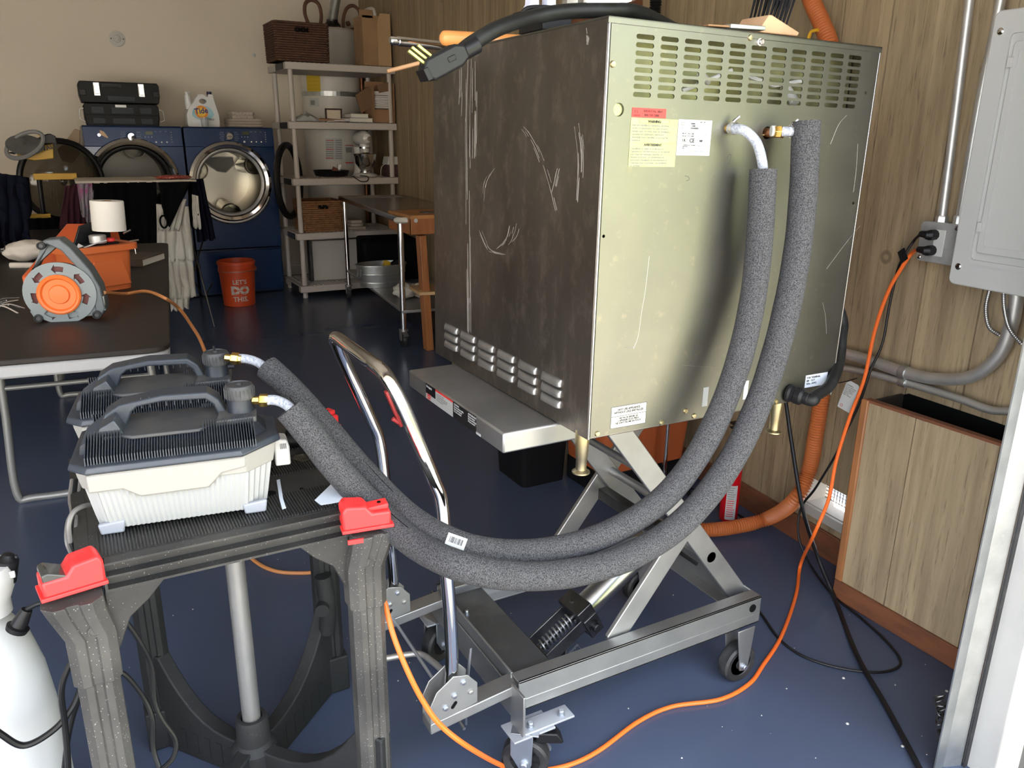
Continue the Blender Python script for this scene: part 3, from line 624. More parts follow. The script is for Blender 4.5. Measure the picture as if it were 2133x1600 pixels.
g = G(); a = OM @ OFP(1470, 53, .022); b = OM @ OFP(1514, 56, .022); g.beam(a, b, .014, .003)
tag(obj('wooden_shim', g, mat('plain_brown_wood', (.33, .18, .08), .6), bev=.0005), 'thin brown wooden slip left of the metal bar', 'stick')
# ================================================================== LIFT CART
PZ = .782                       # platform top
cart = thing('lift_cart', 'grey steel scissor lift cart with chrome handle carrying the oven', 'cart', (1.04, 1.42, 0))
PX0, PX1, PY0, PY1, PH = .665, 1.48, 1.232, 1.715, .042
g = G(); g.box(PX0, PX1, PY0, PY1, PZ-.003, PZ); g.box(PX0, PX1, PY0, PY0+.003, PZ-PH, PZ); g.box(PX0, PX0+.003, PY0, PY1, PZ-PH, PZ); g.box(PX0, PX1, PY1-.003, PY1, PZ-PH, PZ); g.box(PX1-.003, PX1, PY0, PY1, PZ-PH, PZ)
g = G(); g.box(PX0, PX1, PY0, PY1, PZ-PH, PZ); plat = obj('platform', g, GREYMETAL, cart, bev=.004)
# stickers on the platform's left edge
def edge_lab(y0, y1, z0, z1, m, n='sticker'): g = G(); g.box(PX0-.0006, PX0+.001, y0, y1, z0, z1); return obj(n, g, m, plat, smooth=False)
def yat(px, py): return P(px, py, x=PX0).y
ya, yb, yc, yd, ye = yat(888, 830), yat(908, 845), yat(944, 860), yat(992, 885), yat(1001, 905)
z0, z1 = PZ-PH+.0025, PZ-.003
edge_lab(ya, yb, z0+.013, z1, BLACK, 'black_logo_sticker'); edge_lab(ya, yb, z0, z0+.013, PAPER, 'white_sticker'); edge_lab(yb, yc, z0, z1-.004, PAPER, 'white_sticker'); edge_lab(yb, yc, z1-.004, z1, REDLAB, 'red_stripe')
edge_lab(yc, yd, z0, z1, BLACK, 'black_warning_sticker'); edge_lab(yd, ye, z0, z0+.005, PAPER, 'white_tag')
def etext(s, y, z, size, m, bold=.0001, sp=1.0): text('print', s, size, frame((PX0-.0008, y, z), (0, -1, 0), (0, 0, 1)), m, plat, True, bold, 'LEFT', 1, sp)
etext('Strongway', ya-.004, z1-.008, .0072, PAPER, .0002); etext('TABLE\nCART', ya-.006, z0+.0085, .0085, REDINK, .0002, .85)
etext('SCISSOR LIFT CART\nRead all instructions before use.\nMax 500 lb. Keep hands clear\nof the moving parts.', yb-.006, z1-.010, .0046, GREYINK, 0)
etext('WARNING\nDo not stand on table.\nPinch point hazard.\nDo not overload.', yc-.006, z1-.006, .0052, PAPER); etext('AVERTISSEMENT\nNe pas monter.\nNe pas surcharger.\nNe pas pousser.', yc-.075, z1-.006, .0052, PAPER)
# base rails
RX0, RX1, RZ0, RZ1 = .690, 1.385, .158, .232
def rail(y0, y1, inner):
    g = G(); g.box(RX0, RX1, y0 if not inner else y1-.005, y0+.005 if not inner else y1, RZ0, RZ1)
    g.box(RX0, RX1, y0, y1, RZ1-.005, RZ1); g.box(RX0, RX1, y0, y1, RZ0, RZ0+.004)
    g.box(RX0, RX1, y0-.0012 if not inner else y1, y0+.002 if not inner else y1+.001, RZ0+.026, RZ0+.028)
    return obj('base_rail', g, GREYMETAL, cart, bev=.002)
rail(1.20, 1.235, False); rail(1.595, 1.63, True)
g = G(); g.cyl((1.357, 1.198, .206), (1.357, 1.2005, .206), .0105, n=20); obj('axle_hole', g, HOLE, cart)
g = G(); g.box(RX1-.004, RX1, 1.2, 1.63, .165, .232); g.box(RX1-.04, RX1, 1.2, 1.63, .165, .169); obj('cross_member', g, GREYMETAL, cart, bev=.002)
g = G(); g.box(RX0+.0005, RX0+.006, 1.236, 1.594, .120, .2315); obj('cross_member', g, GREYMETAL, cart, bev=.002)
g = G(); g.box(RX0+.006, .80, 1.235, 1.595, .205, .211); dk = obj('deck_plate', g, mat('dusty_dark_plate', (.10, .10, .10), .5, .6, var=(8, (.17, .17, .165), .45, .75)), cart, bev=.001)
bolt((.712, 1.50, .211), (0, 0, 1), .005, .012, ZINC, cart)
# front-left apron with caster mount
g = G(); g.box(RX0-.012, RX0-.006, 1.160, 1.215, .124, .225); g.box(RX0-.004, RX0-.0005, 1.216, 1.66, .13, .2)
obj('end_plate', g, GREYMETAL, cart, bev=.002)
WHEELM = mat('black_caster_rubber', (.016, .016, .017), .55, var=(30, (.05, .05, .05), .5, .8))
ZP = mat('zinc_plate', (.42, .44, .48), .5, .5)
def caster(x, y, ang, wr, fixed, top, broken=0):
    c = G(); d = V((math.cos(ang), math.sin(ang), 0)); n = V((-d.y, d.x, 0)); o = V((x, y, wr))
    w = G(); w.lathe([(wr*.62, -.014), (wr*.66, -.016), (wr*.90, -.018), (wr, -.013), (wr, .013), (wr*.90, .018), (wr*.66, .016), (wr*.62, .014), (wr*.60, .006), (wr*.30, .006), (wr*.28, .017), (0, .017)], o, n, 40)
    w.lathe([(wr*.62, -.014), (wr*.60, -.006), (wr*.30, -.006), (wr*.28, -.017), (0, -.017)], o, n, 40); wh = obj('caster_wheel', w, WHEELM, cart)
    g = G()
    for k in range(8):
        a = 2*PI*k/8; e = d*math.cos(a)+V((0, 0, math.sin(a)))
        for s in (-1, 1): g.beam(o+e*wr*.28+n*s*.009, o+e*wr*.64+n*s*.009, .005, .010, up=n)
    obj('spoke', g, BLACK, wh)
    g = G()
    for s in (-1, 1):
        pts = [(-.006, top-wr), (-.045 if fixed else -.030, top-wr), (-.030, .02), (-.012, -.012), (.0, -.015), (.012, -.012), (.016, .0), (.018, top-wr)] if not fixed else [(.026, top-wr), (-.030, top-wr), (-.026, top-wr-.03), (-.012, -.010), (.0, -.014), (.012, -.010), (.016, .0)]
        g.prism(pts, o+n*(s*.023-.0015), d, (0, 0, 1), n, .003)
    if not fixed: g.box(-.03, .03, -.025, .025, top-wr-.004, top-wr, Matrix(((d.x, n.x, 0, x), (d.y, n.y, 0, y), (0, 0, 1, wr), (0, 0, 0, 1))))
    obj('caster_fork', g, ZINC if not fixed else GREYMETAL, cart, bev=.001)
    bolt(o-n*.0245, -n, .0075, .008, ZINC, cart, 'axle_nut'); bolt(o+n*.0245, n, .0075, .008, ZINC, cart, 'axle_nut')
    if not fixed:
        g = G(); g.box(x-.045, x+.055, y-.030, y+.030, top-.005, top-.0005); obj('caster_plate', g, ZP, cart, bev=.001)
WR = .051; ZP = mat('zinc_plate', (.42, .44, .48), .5, .5)
caster(.700, 1.185, math.radians(-38), WR, False, .128); caster(.700, 1.645, math.radians(20), WR, False, .128)
caster(1.335, 1.212, math.radians(0), WR, True, .160); caster(1.335, 1.617, math.radians(0), WR, True, .160)
g = G(); g.box(.684, .806, 1.160, 1.200, .128, .133); obj('mounting_flange', g, ZP, cart, bev=.001)
for x in (.705, .782): bolt((x, 1.176, .133), (0, 0, 1), .0065, .010, ZINC, cart)
g = G(); g.prism([(0, 0), (.045, -.008), (.060, -.030), (.055, -.034), (.020, -.028), (-.005, -.03)], (.715, 1.165, .118), V((1, -.35, 0)).normalized(), (0, 0, 1), V((.35, 1, 0)).normalized(), .035); obj('brake_pedal', g, BLACK, cart, bev=.003)
g = G(); g.lathe([(.011, 0), (.011, .003), (0, .0035)], P(1139, 1559, z=.0), (-.5, -.4, .7), 20); tag(obj('steel_disc', g, ZINC), 'small round zinc disc on the floor beside the front caster', 'washer')
# scissor arms
def arm(a, b, y0, y1, w):
    a, b = V(a), V(b); d = (b-a).normalized(); nrm = V((-d.z, 0, d.x)); L_ = (b-a).length
    g = G(); g.prism([(0, -w*.30), (w*.5, -w/2), (L_-w*.4, -w/2), (L_, -w*.2), (L_, w/2), (w*.3, w/2), (0, w*.2)], V((a.x, y0, a.z)), d, nrm, (0, 1, 0), y1-y0); return obj('scissor_arm', g, GREYMETAL, cart, bev=.002)
arm((.955, 0, .205), (1.40, 0, .765), 1.240, 1.252, .052)
arm((.955, 0, .205), (1.40, 0, .765), 1.570, 1.582, .052)
arm((1.375, 0, .200), (.93, 0, .765), 1.258, 1.270, .052)
arm((1.375, 0, .200), (.93, 0, .765), 1.552, 1.564, .052)
for a, b, r in (((1.165, 1.240, .48), (1.165, 1.582, .48), .011), ((1.26, 1.258, .345), (1.26, 1.564, .345), .014), ((1.06, 1.27, .60), (1.06, 1.552, .60), .009)):
    g = G(); g.cyl(a, b, r); obj('cross_tube', g, GREYMETAL, cart)
g = G(); g.box(1.305, 1.365, 1.262, 1.30, .215, .250, Matrix.Rotation(0, 4, 'Y')); 
g = G(); g.beam((1.372, 1.288, .215), (1.315, 1.288, .290), .030, .030); obj('arm_stop_block', g, GREYMETAL, cart, bev=.002)
g = G(); g.beam((1.35, 1.42, .23), (1.14, 1.42, .40), .05, .012); g.beam((1.13, 1.30, .43), (1.13, 1.54, .43), .03, .03); obj('lift_bracket', g, DARKSTEEL, cart, bev=.002)
# hydraulic cylinder, from the deck up to the arms
c0 = V((.865, 1.37, .165)); c1 = V((1.23, 1.40, .365)); d = (c1-c0).normalized()
g = G(); g.tube([c0+d*.13, c0+d*.17, c0+d*.33], [.030, .030, .030], 28); obj('hydraulic_cylinder', g, mat('satin_steel_tube', (.42, .43, .43), .32, 1), cart)
g = G(); g.cyl(c0+d*.30, c1, .013); obj('piston_rod', g, CHROME, cart)
sd = d.cross(V((0, 0, 1))).normalized(); uu = sd.cross(d)
def fr(o): return Matrix(((d.x, sd.x, uu.x, o.x), (d.y, sd.y, uu.y, o.y), (d.z, sd.z, uu.z, o.z), (0, 0, 0, 1)))
T = fr(c0)
g = G()
for s in (-1, 1): g.box(-.03, .125, s*.037-.003, s*.037+.003, -.020, .016, T)
g.box(.085, .13, -.040, .040, -.038, .038, T); g.box(-.03, -.024, -.037, .037, -.02, .016, T); g.box(.088, .128, .034, .046, -.05, .01, T)
obj('pump_frame', g, DARKSTEEL, cart, bev=.002)
pts = []; turns = 9
for k in range(turns*12+1):
    a = 2*PI*k/12; pts.append(T @ V((-.018+.10*k/(turns*12), .0145*math.cos(a), .0145*math.sin(a)+.004)))
g = G(); g.tube(pts, .0027, 6); obj('pump_spring', g, GREYMETAL, cart)
g = G(); g.cyl(T @ V((-.028, 0, .004)), T @ V((.09, 0, .004)), .0075); obj('pump_plunger', g, DARKSTEEL, cart)
bolt(T @ V((.108, .046, -.022)), sd, .011, .012, DARKSTEEL, cart); bolt(T @ V((.104, -.006, .038)), uu, .005, .003, DARKSTEEL, cart)
pts = [T @ V((.010+.04*k/60, .040+.003*math.cos(k*1.05), -.034+.003*math.sin(k*1.05))) for k in range(61)]
g = G(); g.tube(pts, .0008, 5); g.cyl(T @ V((.05, .040, -.034)), T @ V((.052, .038, -.075)), .0007, n=5); obj('return_spring', g, ZINC, cart)
g = G(); g.beam(T @ V((.02, .03, -.02)), T @ V((-.005, .03, -.06)), .018, .005); obj('release_lever', g, DARKSTEEL, cart, bev=.001)
# handle: pivot brackets, two legs joined at the top
BKX, BKZ = .548, .247
def bracket(yy):
    for s in (-.020, .020):
        g = G(); g.prism([(-.055, -.055), (.050, -.035), (.050, .012), (.028, .038), (-.004, .045), (-.040, .020), (-.055, -.01)], (BKX, yy+s-.0015, BKZ), (1, 0, 0), (0, 0, 1), (0, 1, 0), .003); b = obj('handle_bracket', g, GREYMETAL, cart, bev=.001)
        if s < 0:
            for u, v, m in ((.018, .025, ZINC), (.034, -.004, GREYMETAL), (-.002, .0, ZINC), (-.022, -.022, ZINC)): bolt((BKX+u, yy+s-.0015, BKZ+v), (0, -1, 0), .005, .004, m, b)
            g = G(); g.add([(x, -.0022, z) for x, z in slot(0, 0, .018, .007)]+[(x, .0, z) for x, z in slot(0, 0, .018, .007)], [tuple(range(12)), tuple(range(12, 24))]+[(k, (k+1) % 12, (k+1) % 12+12, k+12) for k in range(12)], Matrix.Translation((BKX-.003, yy+s-.0005, BKZ-.022)) @ Matrix.Rotation(-.9, 4, 'Y')); obj('curved_slot', g, HOLE, b)
    g = G(); g.prism([(-.055, -.075), (.15, -.05), (.15, -.028), (-.055, -.050)], (BKX, yy-.022, BKZ), (1, 0, 0), (0, 0, 1), (0, 1, 0), .044); obj('bracket_arm', g, GREYMETAL, cart, bev=.002)
bracket(1.232); bracket(1.60)
HX = lambda px, py, y: P(px, py, y=y)
near = [V((BKX-.004, 1.232, BKZ-.012)), HX(941, 1385, 1.232), HX(938, 1290, 1.235), HX(928, 1160, 1.237), HX(920, 1050, 1.24), HX(903, 1000, 1.243), HX(870, 920, 1.25), HX(838, 845, 1.26), HX(815, 800, 1.275)]
far = [V((BKX-.002, 1.60, BKZ-.012)), HX(819, 1215, 1.60), HX(812, 1120, 1.60), HX(801, 1000, 1.60), HX(790, 920, 1.598), HX(775, 880, 1.594), HX(748, 820, 1.588), HX(722, 765, 1.58), HX(706, 728, 1.568)]
mid = [HX(795, 772, 1.30), HX(768, 752, 1.35), HX(735, 728, 1.44), HX(706, 706, 1.535), HX(698, 706, 1.557)]
g = G(); g.tube(catmull(near+mid+far[::-1], 8), .0135, 20); obj('handle', g, CHROME, cart)
hb = HX(836, 840, 1.262); g = G(); g.box(-.004, .004, -.006, .006, -.045, .03, Matrix.Translation(hb+V((-.012, .012, -.005))) @ Matrix.Rotation(-.35, 4, 'Y')); g.cyl(hb+V((-.014, .01, -.03)), hb+V((-.002, .01, -.04)), .004); obj('release_grip', g, mat('red_black_lever', (.25, .02, .02), .4), cart, bev=.001)
g = G(); g.tube([(.55, 1.580, .21), (.60, 1.38, .10), (.60, 1.28, .09)], .004, 8); g.tube([(.60, 1.245, .32), (.59, 1.25, .2), (.60, 1.27, .11)], .003, 8); obj('release_cable', g, ZINC, cart)
g = G(); g.tube(catmull([P(800, 1372, z=.06), P(870, 1362, z=.06), P(900, 1378, z=.07), P(925, 1400, z=.09)], 6), .008, 12); obj('foot_pedal', g, ALU, cart)
g = G(); a = P(1415, 1115, y=1.237); T = frame((a.x, 1.2395, a.z), (.62, 0, .78), (-.78, 0, .62)); g.box(-.020, .014, -.011, .013, 0, .0006, T); st = obj('yellow_sticker', g, mat('yellow_sticker', (.85, .65, .02), .5), cart, smooth=False)
g = G(); g.tube([T @ V(p) for p in ((-.010, -.004, .001), (-.004, .004, .001), (.0, -.003, .001), (.006, .003, .001))], .0010, 4); g.cyl(T @ V((.006, -.004, .0009)), T @ V((.006, -.004, .0014)), .0025, n=8); g.cyl(T @ V((-.004, -.006, .0009)), T @ V((-.004, -.006, .0014)), .0018, n=8); obj('pictogram', g, INK, st)

# ================================================================== INSULATED HOSES
def hose(name, label, foam, clearA, clearB, r, brassA, seed, extra=None):
    t = thing(name, label, 'hose', foam[len(foam)//2])
    c = catmull(foam, 14); N = len(c)
    rr = [r*(1+.035*noise.noise(V((i*.13, seed, 0)))) for i in range(N)]
    d0 = (c[1]-c[0]).normalized(); d1 = (c[-1]-c[-2]).normalized()
    g = G(); g.tube([c[0]+d0*.03]+[c[0]]+c+[c[-1]]+[c[-1]-d1*.03], [.0095, .0095*1]+rr+[.0095, .0095], 28, caps=False); obj('foam_sleeve', g, FOAM, t, ang=1.0)
    for nm, pts in (('clear_hose_end', clearA), ('clear_hose_end', clearB)):
        g = G(); g.tube(catmull(pts, 10), .0088, 16); obj(nm, g, BRAID, t)
    a, b = brassA
    u = (V(b)-V(a)).normalized(); g = G(); g.lathe([(.0075, -.012), (.0075, 0), (.0112, 0), (.0118, .001), (.0118, .013), (.0112, .014), (.0095, .015), (.0095, .020)], a, u, 6); obj('brass_fitting', g, BRASS, t, bev=.0008)
    g = G(); g.tube(catmull([c[i]+V((0, -rr[i]*.35, rr[i]*.95)) for i in range(0, int(N*.27), 3)], 3), .0006, 5); obj('split_seam', g, HOLE, t)
    return t
JY1 = 1.335; JY2 = 1.56
A = P   # short name for the pixel lookup
# hose A: rear jug -> upper arc -> left outlet of the oven
qo1 = OM @ V((.2745, -.008, .558)); qo2 = OM @ V((.372, -.022, .553))
fa = [A(556, 765, y=1.50), A(600, 805, y=1.46), A(680, 893, y=1.38), A(760, 985, y=1.315), A(850, 1075, y=1.20), A(950, 1132, y=1.10), A(1060, 1152, y=1.08), A(1180, 1140, y=1.065), A(1290, 1100, y=1.055), A(1390, 1030, y=1.05), A(1470, 920, y=1.05), A(1530, 780, y=1.05), A(1565, 640, y=1.055), A(1582, 500, y=1.06), A(1590, 352, y=1.07)]
h1 = hose('insulated_hose', 'grey foam-wrapped hose from the rear jug to the left oven outlet, upper of two', fa,
     [A(492, 747, y=1.535), A(515, 748, y=1.53), A(540, 757, y=1.515), A(575, 785, y=1.48)], [A(1590, 380, y=1.07), A(1588, 340, y=1.07), A(1576, 298, y=1.075), A(1552, 273, y=1.085), OM @ V((.2745, -.020, .557)), OM @ V((.2745, -.006, .558))], .0242, (A(482, 746, y=1.54), A(500, 748, y=1.532)), 1)
fb = [A(602, 852, y=1.29), A(640, 897, y=1.275), A(700, 975, y=1.265), A(775, 1055, y=1.235), A(860, 1130, y=1.14), A(960, 1180, y=1.045), A(1080, 1200, y=1.025), A(1200, 1192, y=1.015), A(1320, 1155, y=1.01), A(1430, 1080, y=1.01), A(1520, 965, y=1.012), A(1580, 840, y=1.015), A(1625, 700, y=1.02), A(1655, 560, y=1.03), A(1672, 420, y=1.045), A(1680, 253, y=1.06)]
h2 = hose('insulated_hose', 'grey foam-wrapped hose from the front jug to the right oven outlet, lower of two', fb,
     [A(552, 834, y=1.325), A(575, 834, y=1.32), A(600, 846, y=1.30), A(625, 875, y=1.27)], [A(1680, 300, y=1.06), A(1678, 272, y=1.06), A(1668, 272, y=1.066), A(1650, 274, y=1.072), A(1630, 274, y=1.085)], .0252, (A(540, 834, y=1.33), A(560, 834, y=1.325)), 2)
# clamps at the oven end
def hclamp(p, ax, par, r=.0102):
    ax = V(ax).normalized(); g = G(); g.lathe([(r, -.004), (r+.0012, -.004), (r+.0012, .004), (r, .004)], p, ax, 20, ring=True); g.cyl(V(p)+V((-.004, 0, r)), V(p)+V((.010, 0, r+.010)), .0028, n=8); return obj('hose_clamp', g, CHROME, par)
hclamp(qo1+V((0, -.008, 0)), (0, 1, 0), h1); hclamp(A(1650, 274, y=1.072), (1, -.2, 0), h2)
g = G(); g.lathe([(.010, 0), (.0112, .002), (.0112, .012), (.009, .013), (.009, .02)], A(1612, 274, y=1.095), (1, -.55, 0), 6); obj('brass_fitting', g, BRASS, h2, bev=.0006)
g = G(); g.lathe([(.0095, 0), (.0095, .008)], A(1606, 273, y=1.10), (1, -.55, 0), 20); obj('white_seal_ring', g, WHITE, h2)
# barcode label on the upper hose
lb = A(946, 1135, y=1.06)
g = G(); rws = []
cc = catmull(fa, 14); tgt = min(range(len(cc)), key=lambda i: (cc[i]-A(948, 1130, y=1.10)).length)
dd = (cc[tgt+1]-cc[tgt]).normalized(); vv = (V((0, 0, CAM_H))-cc[tgt]); vv = (vv-dd*vv.dot(dd)).normalized(); ss = dd.cross(vv)
def hp(u, a, rad=.0252): return cc[tgt]+dd*u+(vv*math.cos(a)+ss*math.sin(a))*rad
for i in range(5): rws.append([hp(-.017+.0085*i, -.55+.12*k) for k in range(8)])
g.grid(rws); bl = obj('barcode_label', g, PAPER, h1)
g = G(); x = -.012
while x < .010:
    w = random.choice((.0005, .0009, .0014)); g.grid([[hp(x, -.35+.1*k, .0256) for k in range(5)], [hp(x+w, -.35+.1*k, .0256) for k in range(5)]]); x += w+random.choice((.0006, .001))
obj('barcode', g, INK, bl, smooth=False)
# ================================================================== FOLDING WORKBENCH
BZ = .710; bx0, bx1, by0, by1 = -.036, .352, 1.218, 1.700; bxr = .455   # platform (rear a little further right: see the plan below)
wb = thing('folding_workbench', 'dusty black plastic folding workbench with red corner clamps holding the jugs', 'workbench', (.17, 1.45, 0))
cxm = .170
plan = [(bx0-.012, by0+.02), (bx0+.0, by0), (bx1, by0), (bx1+.018, by0+.03), (bx1+.03, by1-.03), (bx1+.0, by1), (bx0, by1), (bx0-.02, by1-.03)]
g = G(); g.prism(plan, (0, 0, BZ-.012), (1, 0, 0), (0, 1, 0), (0, 0, 1), .010); top = obj('top_panel', g, BENCH, wb, bev=.002)
g = G()
for yy0, yy1 in ((by0+.006, by0+.100), (by0+.185, by0+.275), (by0+.30, by0+.40)):
    n = 78
    for k in range(n):
        x = bx0+.004+(bx1-bx0-.008)*k/(n-1); g.box(x-.0012, x+.0012, yy0, yy1, BZ-.002, BZ+.0005)
obj('top_ribs', g, BENCH, top, smooth=False, kind='stuff')
for px, py, r in ((563, 1028, .010), (559, 978, .009), (628, 1018, .003), (600, 892, .003)):
    q = P(px, py, z=BZ); g = G(); g.cyl((q.x, q.y, BZ-.001), (q.x, q.y, BZ+.0008), r, n=20); obj('dog_hole', g, HOLE, top)
q = P(630, 955, z=BZ); g = G(); g.lathe([(.0165, .0), (.018, .001), (.018, .003), (.0155, .003), (.015, -.004), (.0, -.004)], (q.x, q.y, BZ), (0, 0, 1), 28); obj('cup_ring', g, mat('bronze_cup', (.14, .12, .09), .35, .8), top)
# side aprons: beam with two recessed channels
def apron(a, b, out, z1=BZ-.001, h=.048):
    a, b, out = V(a), V(b), V(out); d = (b-a).normalized(); L_ = (b-a).length
    g = G(); pr = [(0, 0), (.016, 0), (.016, -.0035), (.0, -.005), (.0, -.021), (.016, -.0215), (.016, -.025), (.0, -.0265), (.0, -.043), (.015, -.044), (.015, -h), (-.004, -h), (-.004, 0)]
    g.prism(pr, V((a.x, a.y, z1)), out, (0, 0, 1), d, L_)
    for e in (0, L_-.004): g.box(e, e+.004, -.004, .0155, -h, 0, Matrix(((d.x, out.x, 0, a.x), (d.y, out.y, 0, a.y), (0, 0, 1, z1), (0, 0, 0, 1))))
    return obj('apron', g, BENCH, wb)
apron((bx0+.006, by0-.006, 0), (bx1-.004, by0-.006, 0), (0, -1, 0)); apron((bx1, by1, 0), (bx0, by1, 0), (0, 1, 0))
apron((bx1+.016, by0+.03, 0), (bx1+.026, by1-.03, 0), (1, 0, 0)); apron((bx0-.016, by1-.03, 0), (bx0-.012, by0+.03, 0), (-1, 0, 0))
# four legs: faceted tapering posts with a socket at the top
def leg(x, y, sx, sy, m, zb=.10, ex=0, ey=0):
    prof = lambda w, d: [(-w, -d*.55), (-w*.62, -d), (-w*.25, -d), (-w*.18, -d*.86), (w*.18, -d*.86), (w*.25, -d), (w*.62, -d), (w, -d*.55), (w, d*.6), (w*.6, d), (-w*.6, d), (-w, d*.6)]
    secs = [(zb, 1.0, 0), (.52, .98, 0), (.521, 1.12, 0), (.60, 1.14, .0), (.645, 1.25, .012), (.668, 1.35, .016)]
    g = G(); vs = []
    for z, s, o in secs:
        k = max(0, (.66-z))
        vs += [(x+px*s+sx*o+ex*k, y+py*s+sy*o*.4+ey*k, z) for px, py in prof(.030, .026)]
    n = 12; fs = [(i*n+k, i*n+(k+1) % n, (i+1)*n+(k+1) % n, (i+1)*n+k) for i in range(len(secs)-1) for k in range(n)]+[tuple(reversed(range(n))), tuple(range((len(secs)-1)*n, len(secs)*n))]
    g.add(vs, fs); lg = obj('leg', g, m, wb, bev=.0015, ang=.5)
    g = G(); g.lathe([(.009, 0), (.009, .002), (.0075, .002), (.0075, .0008), (0, .0012)], (x+.006*sx*-1, y-.030, .615), (0, -1, 0), 18); obj('leg_button', g, m, lg)
    return lg
LX0, LX1, LY0, LY1 = -.058, .372, 1.205, 1.665
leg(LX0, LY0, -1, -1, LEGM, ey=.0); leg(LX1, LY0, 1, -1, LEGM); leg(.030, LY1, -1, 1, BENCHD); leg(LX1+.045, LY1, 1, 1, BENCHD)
# bracket gussets under the front apron
for x, s in ((LX0+.026, 1), (LX1-.026, -1), ):
    g = G(); g.prism([(0, 0), (.085, 0), (.060, -.028), (.030, -.052), (.012, -.095), (0, -.115)], (x, LY0-.004, BZ-.05), (s, 0, 0), (0, 0, 1), (0, 1, 0), .022); obj('gusset', g, BENCH, wb, bev=.002)
for x, s in ((.060, 1), (LX1+.015, -1)):
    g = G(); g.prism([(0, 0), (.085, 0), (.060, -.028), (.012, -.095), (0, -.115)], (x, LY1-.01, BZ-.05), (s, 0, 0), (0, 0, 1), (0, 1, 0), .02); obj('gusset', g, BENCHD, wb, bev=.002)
# red corner clamps
def clamp(o, ang, win=False, label=None):
    d = V((math.cos(ang), math.sin(ang), 0)); n = V((-d.y, d.x, 0)); up = V((0, 0, 1)); w = .046
    g = G(); g.prism([(0, 0), (.082, 0), (.082, .026), (.050, .026), (.040, .040), (.006, .044), (0, .034)], V(o)-n*w/2, d, up, n, w)
    g2 = obj('corner_clamp', g, RED, wb, bev=.004)
    g = G(); g.prism([(-.002, -.004), (.086, -.004), (.086, .002), (-.002, .002)], V(o)-n*(w/2+.002), d, up, n, w+.004); obj('clamp_flange', g, RED, g2, bev=.001)
    if win: g = G(); g.prism([(.044, .024), (.080, .024), (.080, .036), (.072, .038)], V(o)-n*.021, d, up, n, .042); obj('clamp_window', g, mat('smoky_clear_plastic', (.05, .05, .045), .15, coat=.3), g2, bev=.002)
    else:
        g = G(); g.prism([(.030, .026), (.080, .026), (.080, .036), (.046, .033)], V(o)-n*.013, d, up, n, .026); obj('clamp_lever', g, RED, g2, bev=.002)
        c = V(o)+d*.066+up*.0345; g = G(); g.cyl(c, c+up*.0012, .0035, n=10); obj('clamp_pin', g, HOLE, g2)
    g = G(); g.prism([(.006, -.024), (.034, -.024), (.034, -.016), (.006, -.016)], V(o)-n*(w/2+.003), d, up, n, .004); obj('release_tab', g, RED, g2, bev=.0005)
clamp((-.030, 1.212, .684), math.radians(190), True); clamp((.333, 1.196, .684), math.radians(-8)); clamp((LX1+.02, LY1+.005, .684), math.radians(20), False)
# base: four arched struts to a centre hub and the steel pole
hub = V((.190, 1.452, 0))
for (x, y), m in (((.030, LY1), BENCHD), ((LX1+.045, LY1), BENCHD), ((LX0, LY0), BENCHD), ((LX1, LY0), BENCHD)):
    a = V((x, y, 0)); d = (hub-a); L_ = d.length; d.normalize(); n = V((-d.y, d.x, 0))
    arc = [(.03+L_*.75*t, .09+.145*(1-t)**2.6) for t in (0, .12, .25, .4, .55, .7, .85, 1)]
    g = G(); g.prism([(-.030, 0), (L_-.01, 0), (L_-.01, .10)]+arc[::-1]+[(.0, .235), (-.030, .235)], a-n*.016+V((0, 0, .002)), d, (0, 0, 1), n, .032); st = obj('base_strut', g, BENCHD, wb, bev=.003)
    for k in range(5):
        u = .07+k*.034
        for s in (-1, 1):
            g = G(); o = a+n*(s*.0165)+V((0, 0, .002)); g.box(u, u+.016, -.0008, .0008, .02, .07, Matrix(((d.x, n.x, 0, o.x), (d.y, n.y, 0, o.y), (0, 0, 1, 0), (0, 0, 0, 1)))); obj('strut_recess', g, BENCHD, st, smooth=False)
    g = G(); g.box(x-.036, x+.036, y-.032, y+.032, .002, .10); obj('foot', g, BENCHD, wb, bev=.004)
g = G(); g.lathe([(.046, 0), (.046, .085), (.034, .10), (.033, .150), (.030, .158), (.022, .158), (.022, .12)], hub+V((0, 0, .002)), (0, 0, 1), 24); obj('hub', g, BENCHD, wb)
g = G(); g.cyl(hub+V((0, 0, .12)), hub+V((0, 0, .695)), .0185, n=28); obj('steel_pole', g, mat('worn_grey_pole', (.36, .355, .34), .42, .75, var=(9, (.50, .49, .47), .4, .75), var2=(40, (.25, .25, .24), .6, .8), stretch=(1, 1, .5)), wb)
g = G(); g.tube(catmull([(LX1+.03, LY1-.04, .34), (LX1+.035, LY1-.045, .26), (LX1+.03, LY1-.04, .19)], 4), .020, 12); g.lathe([(.016, 0), (.016, .02), (0, .02)], (LX1+.02, LY1-.055, .27), (-.3, -1, 0), 14); obj('hinge_knuckle', g, BENCHD, wb)
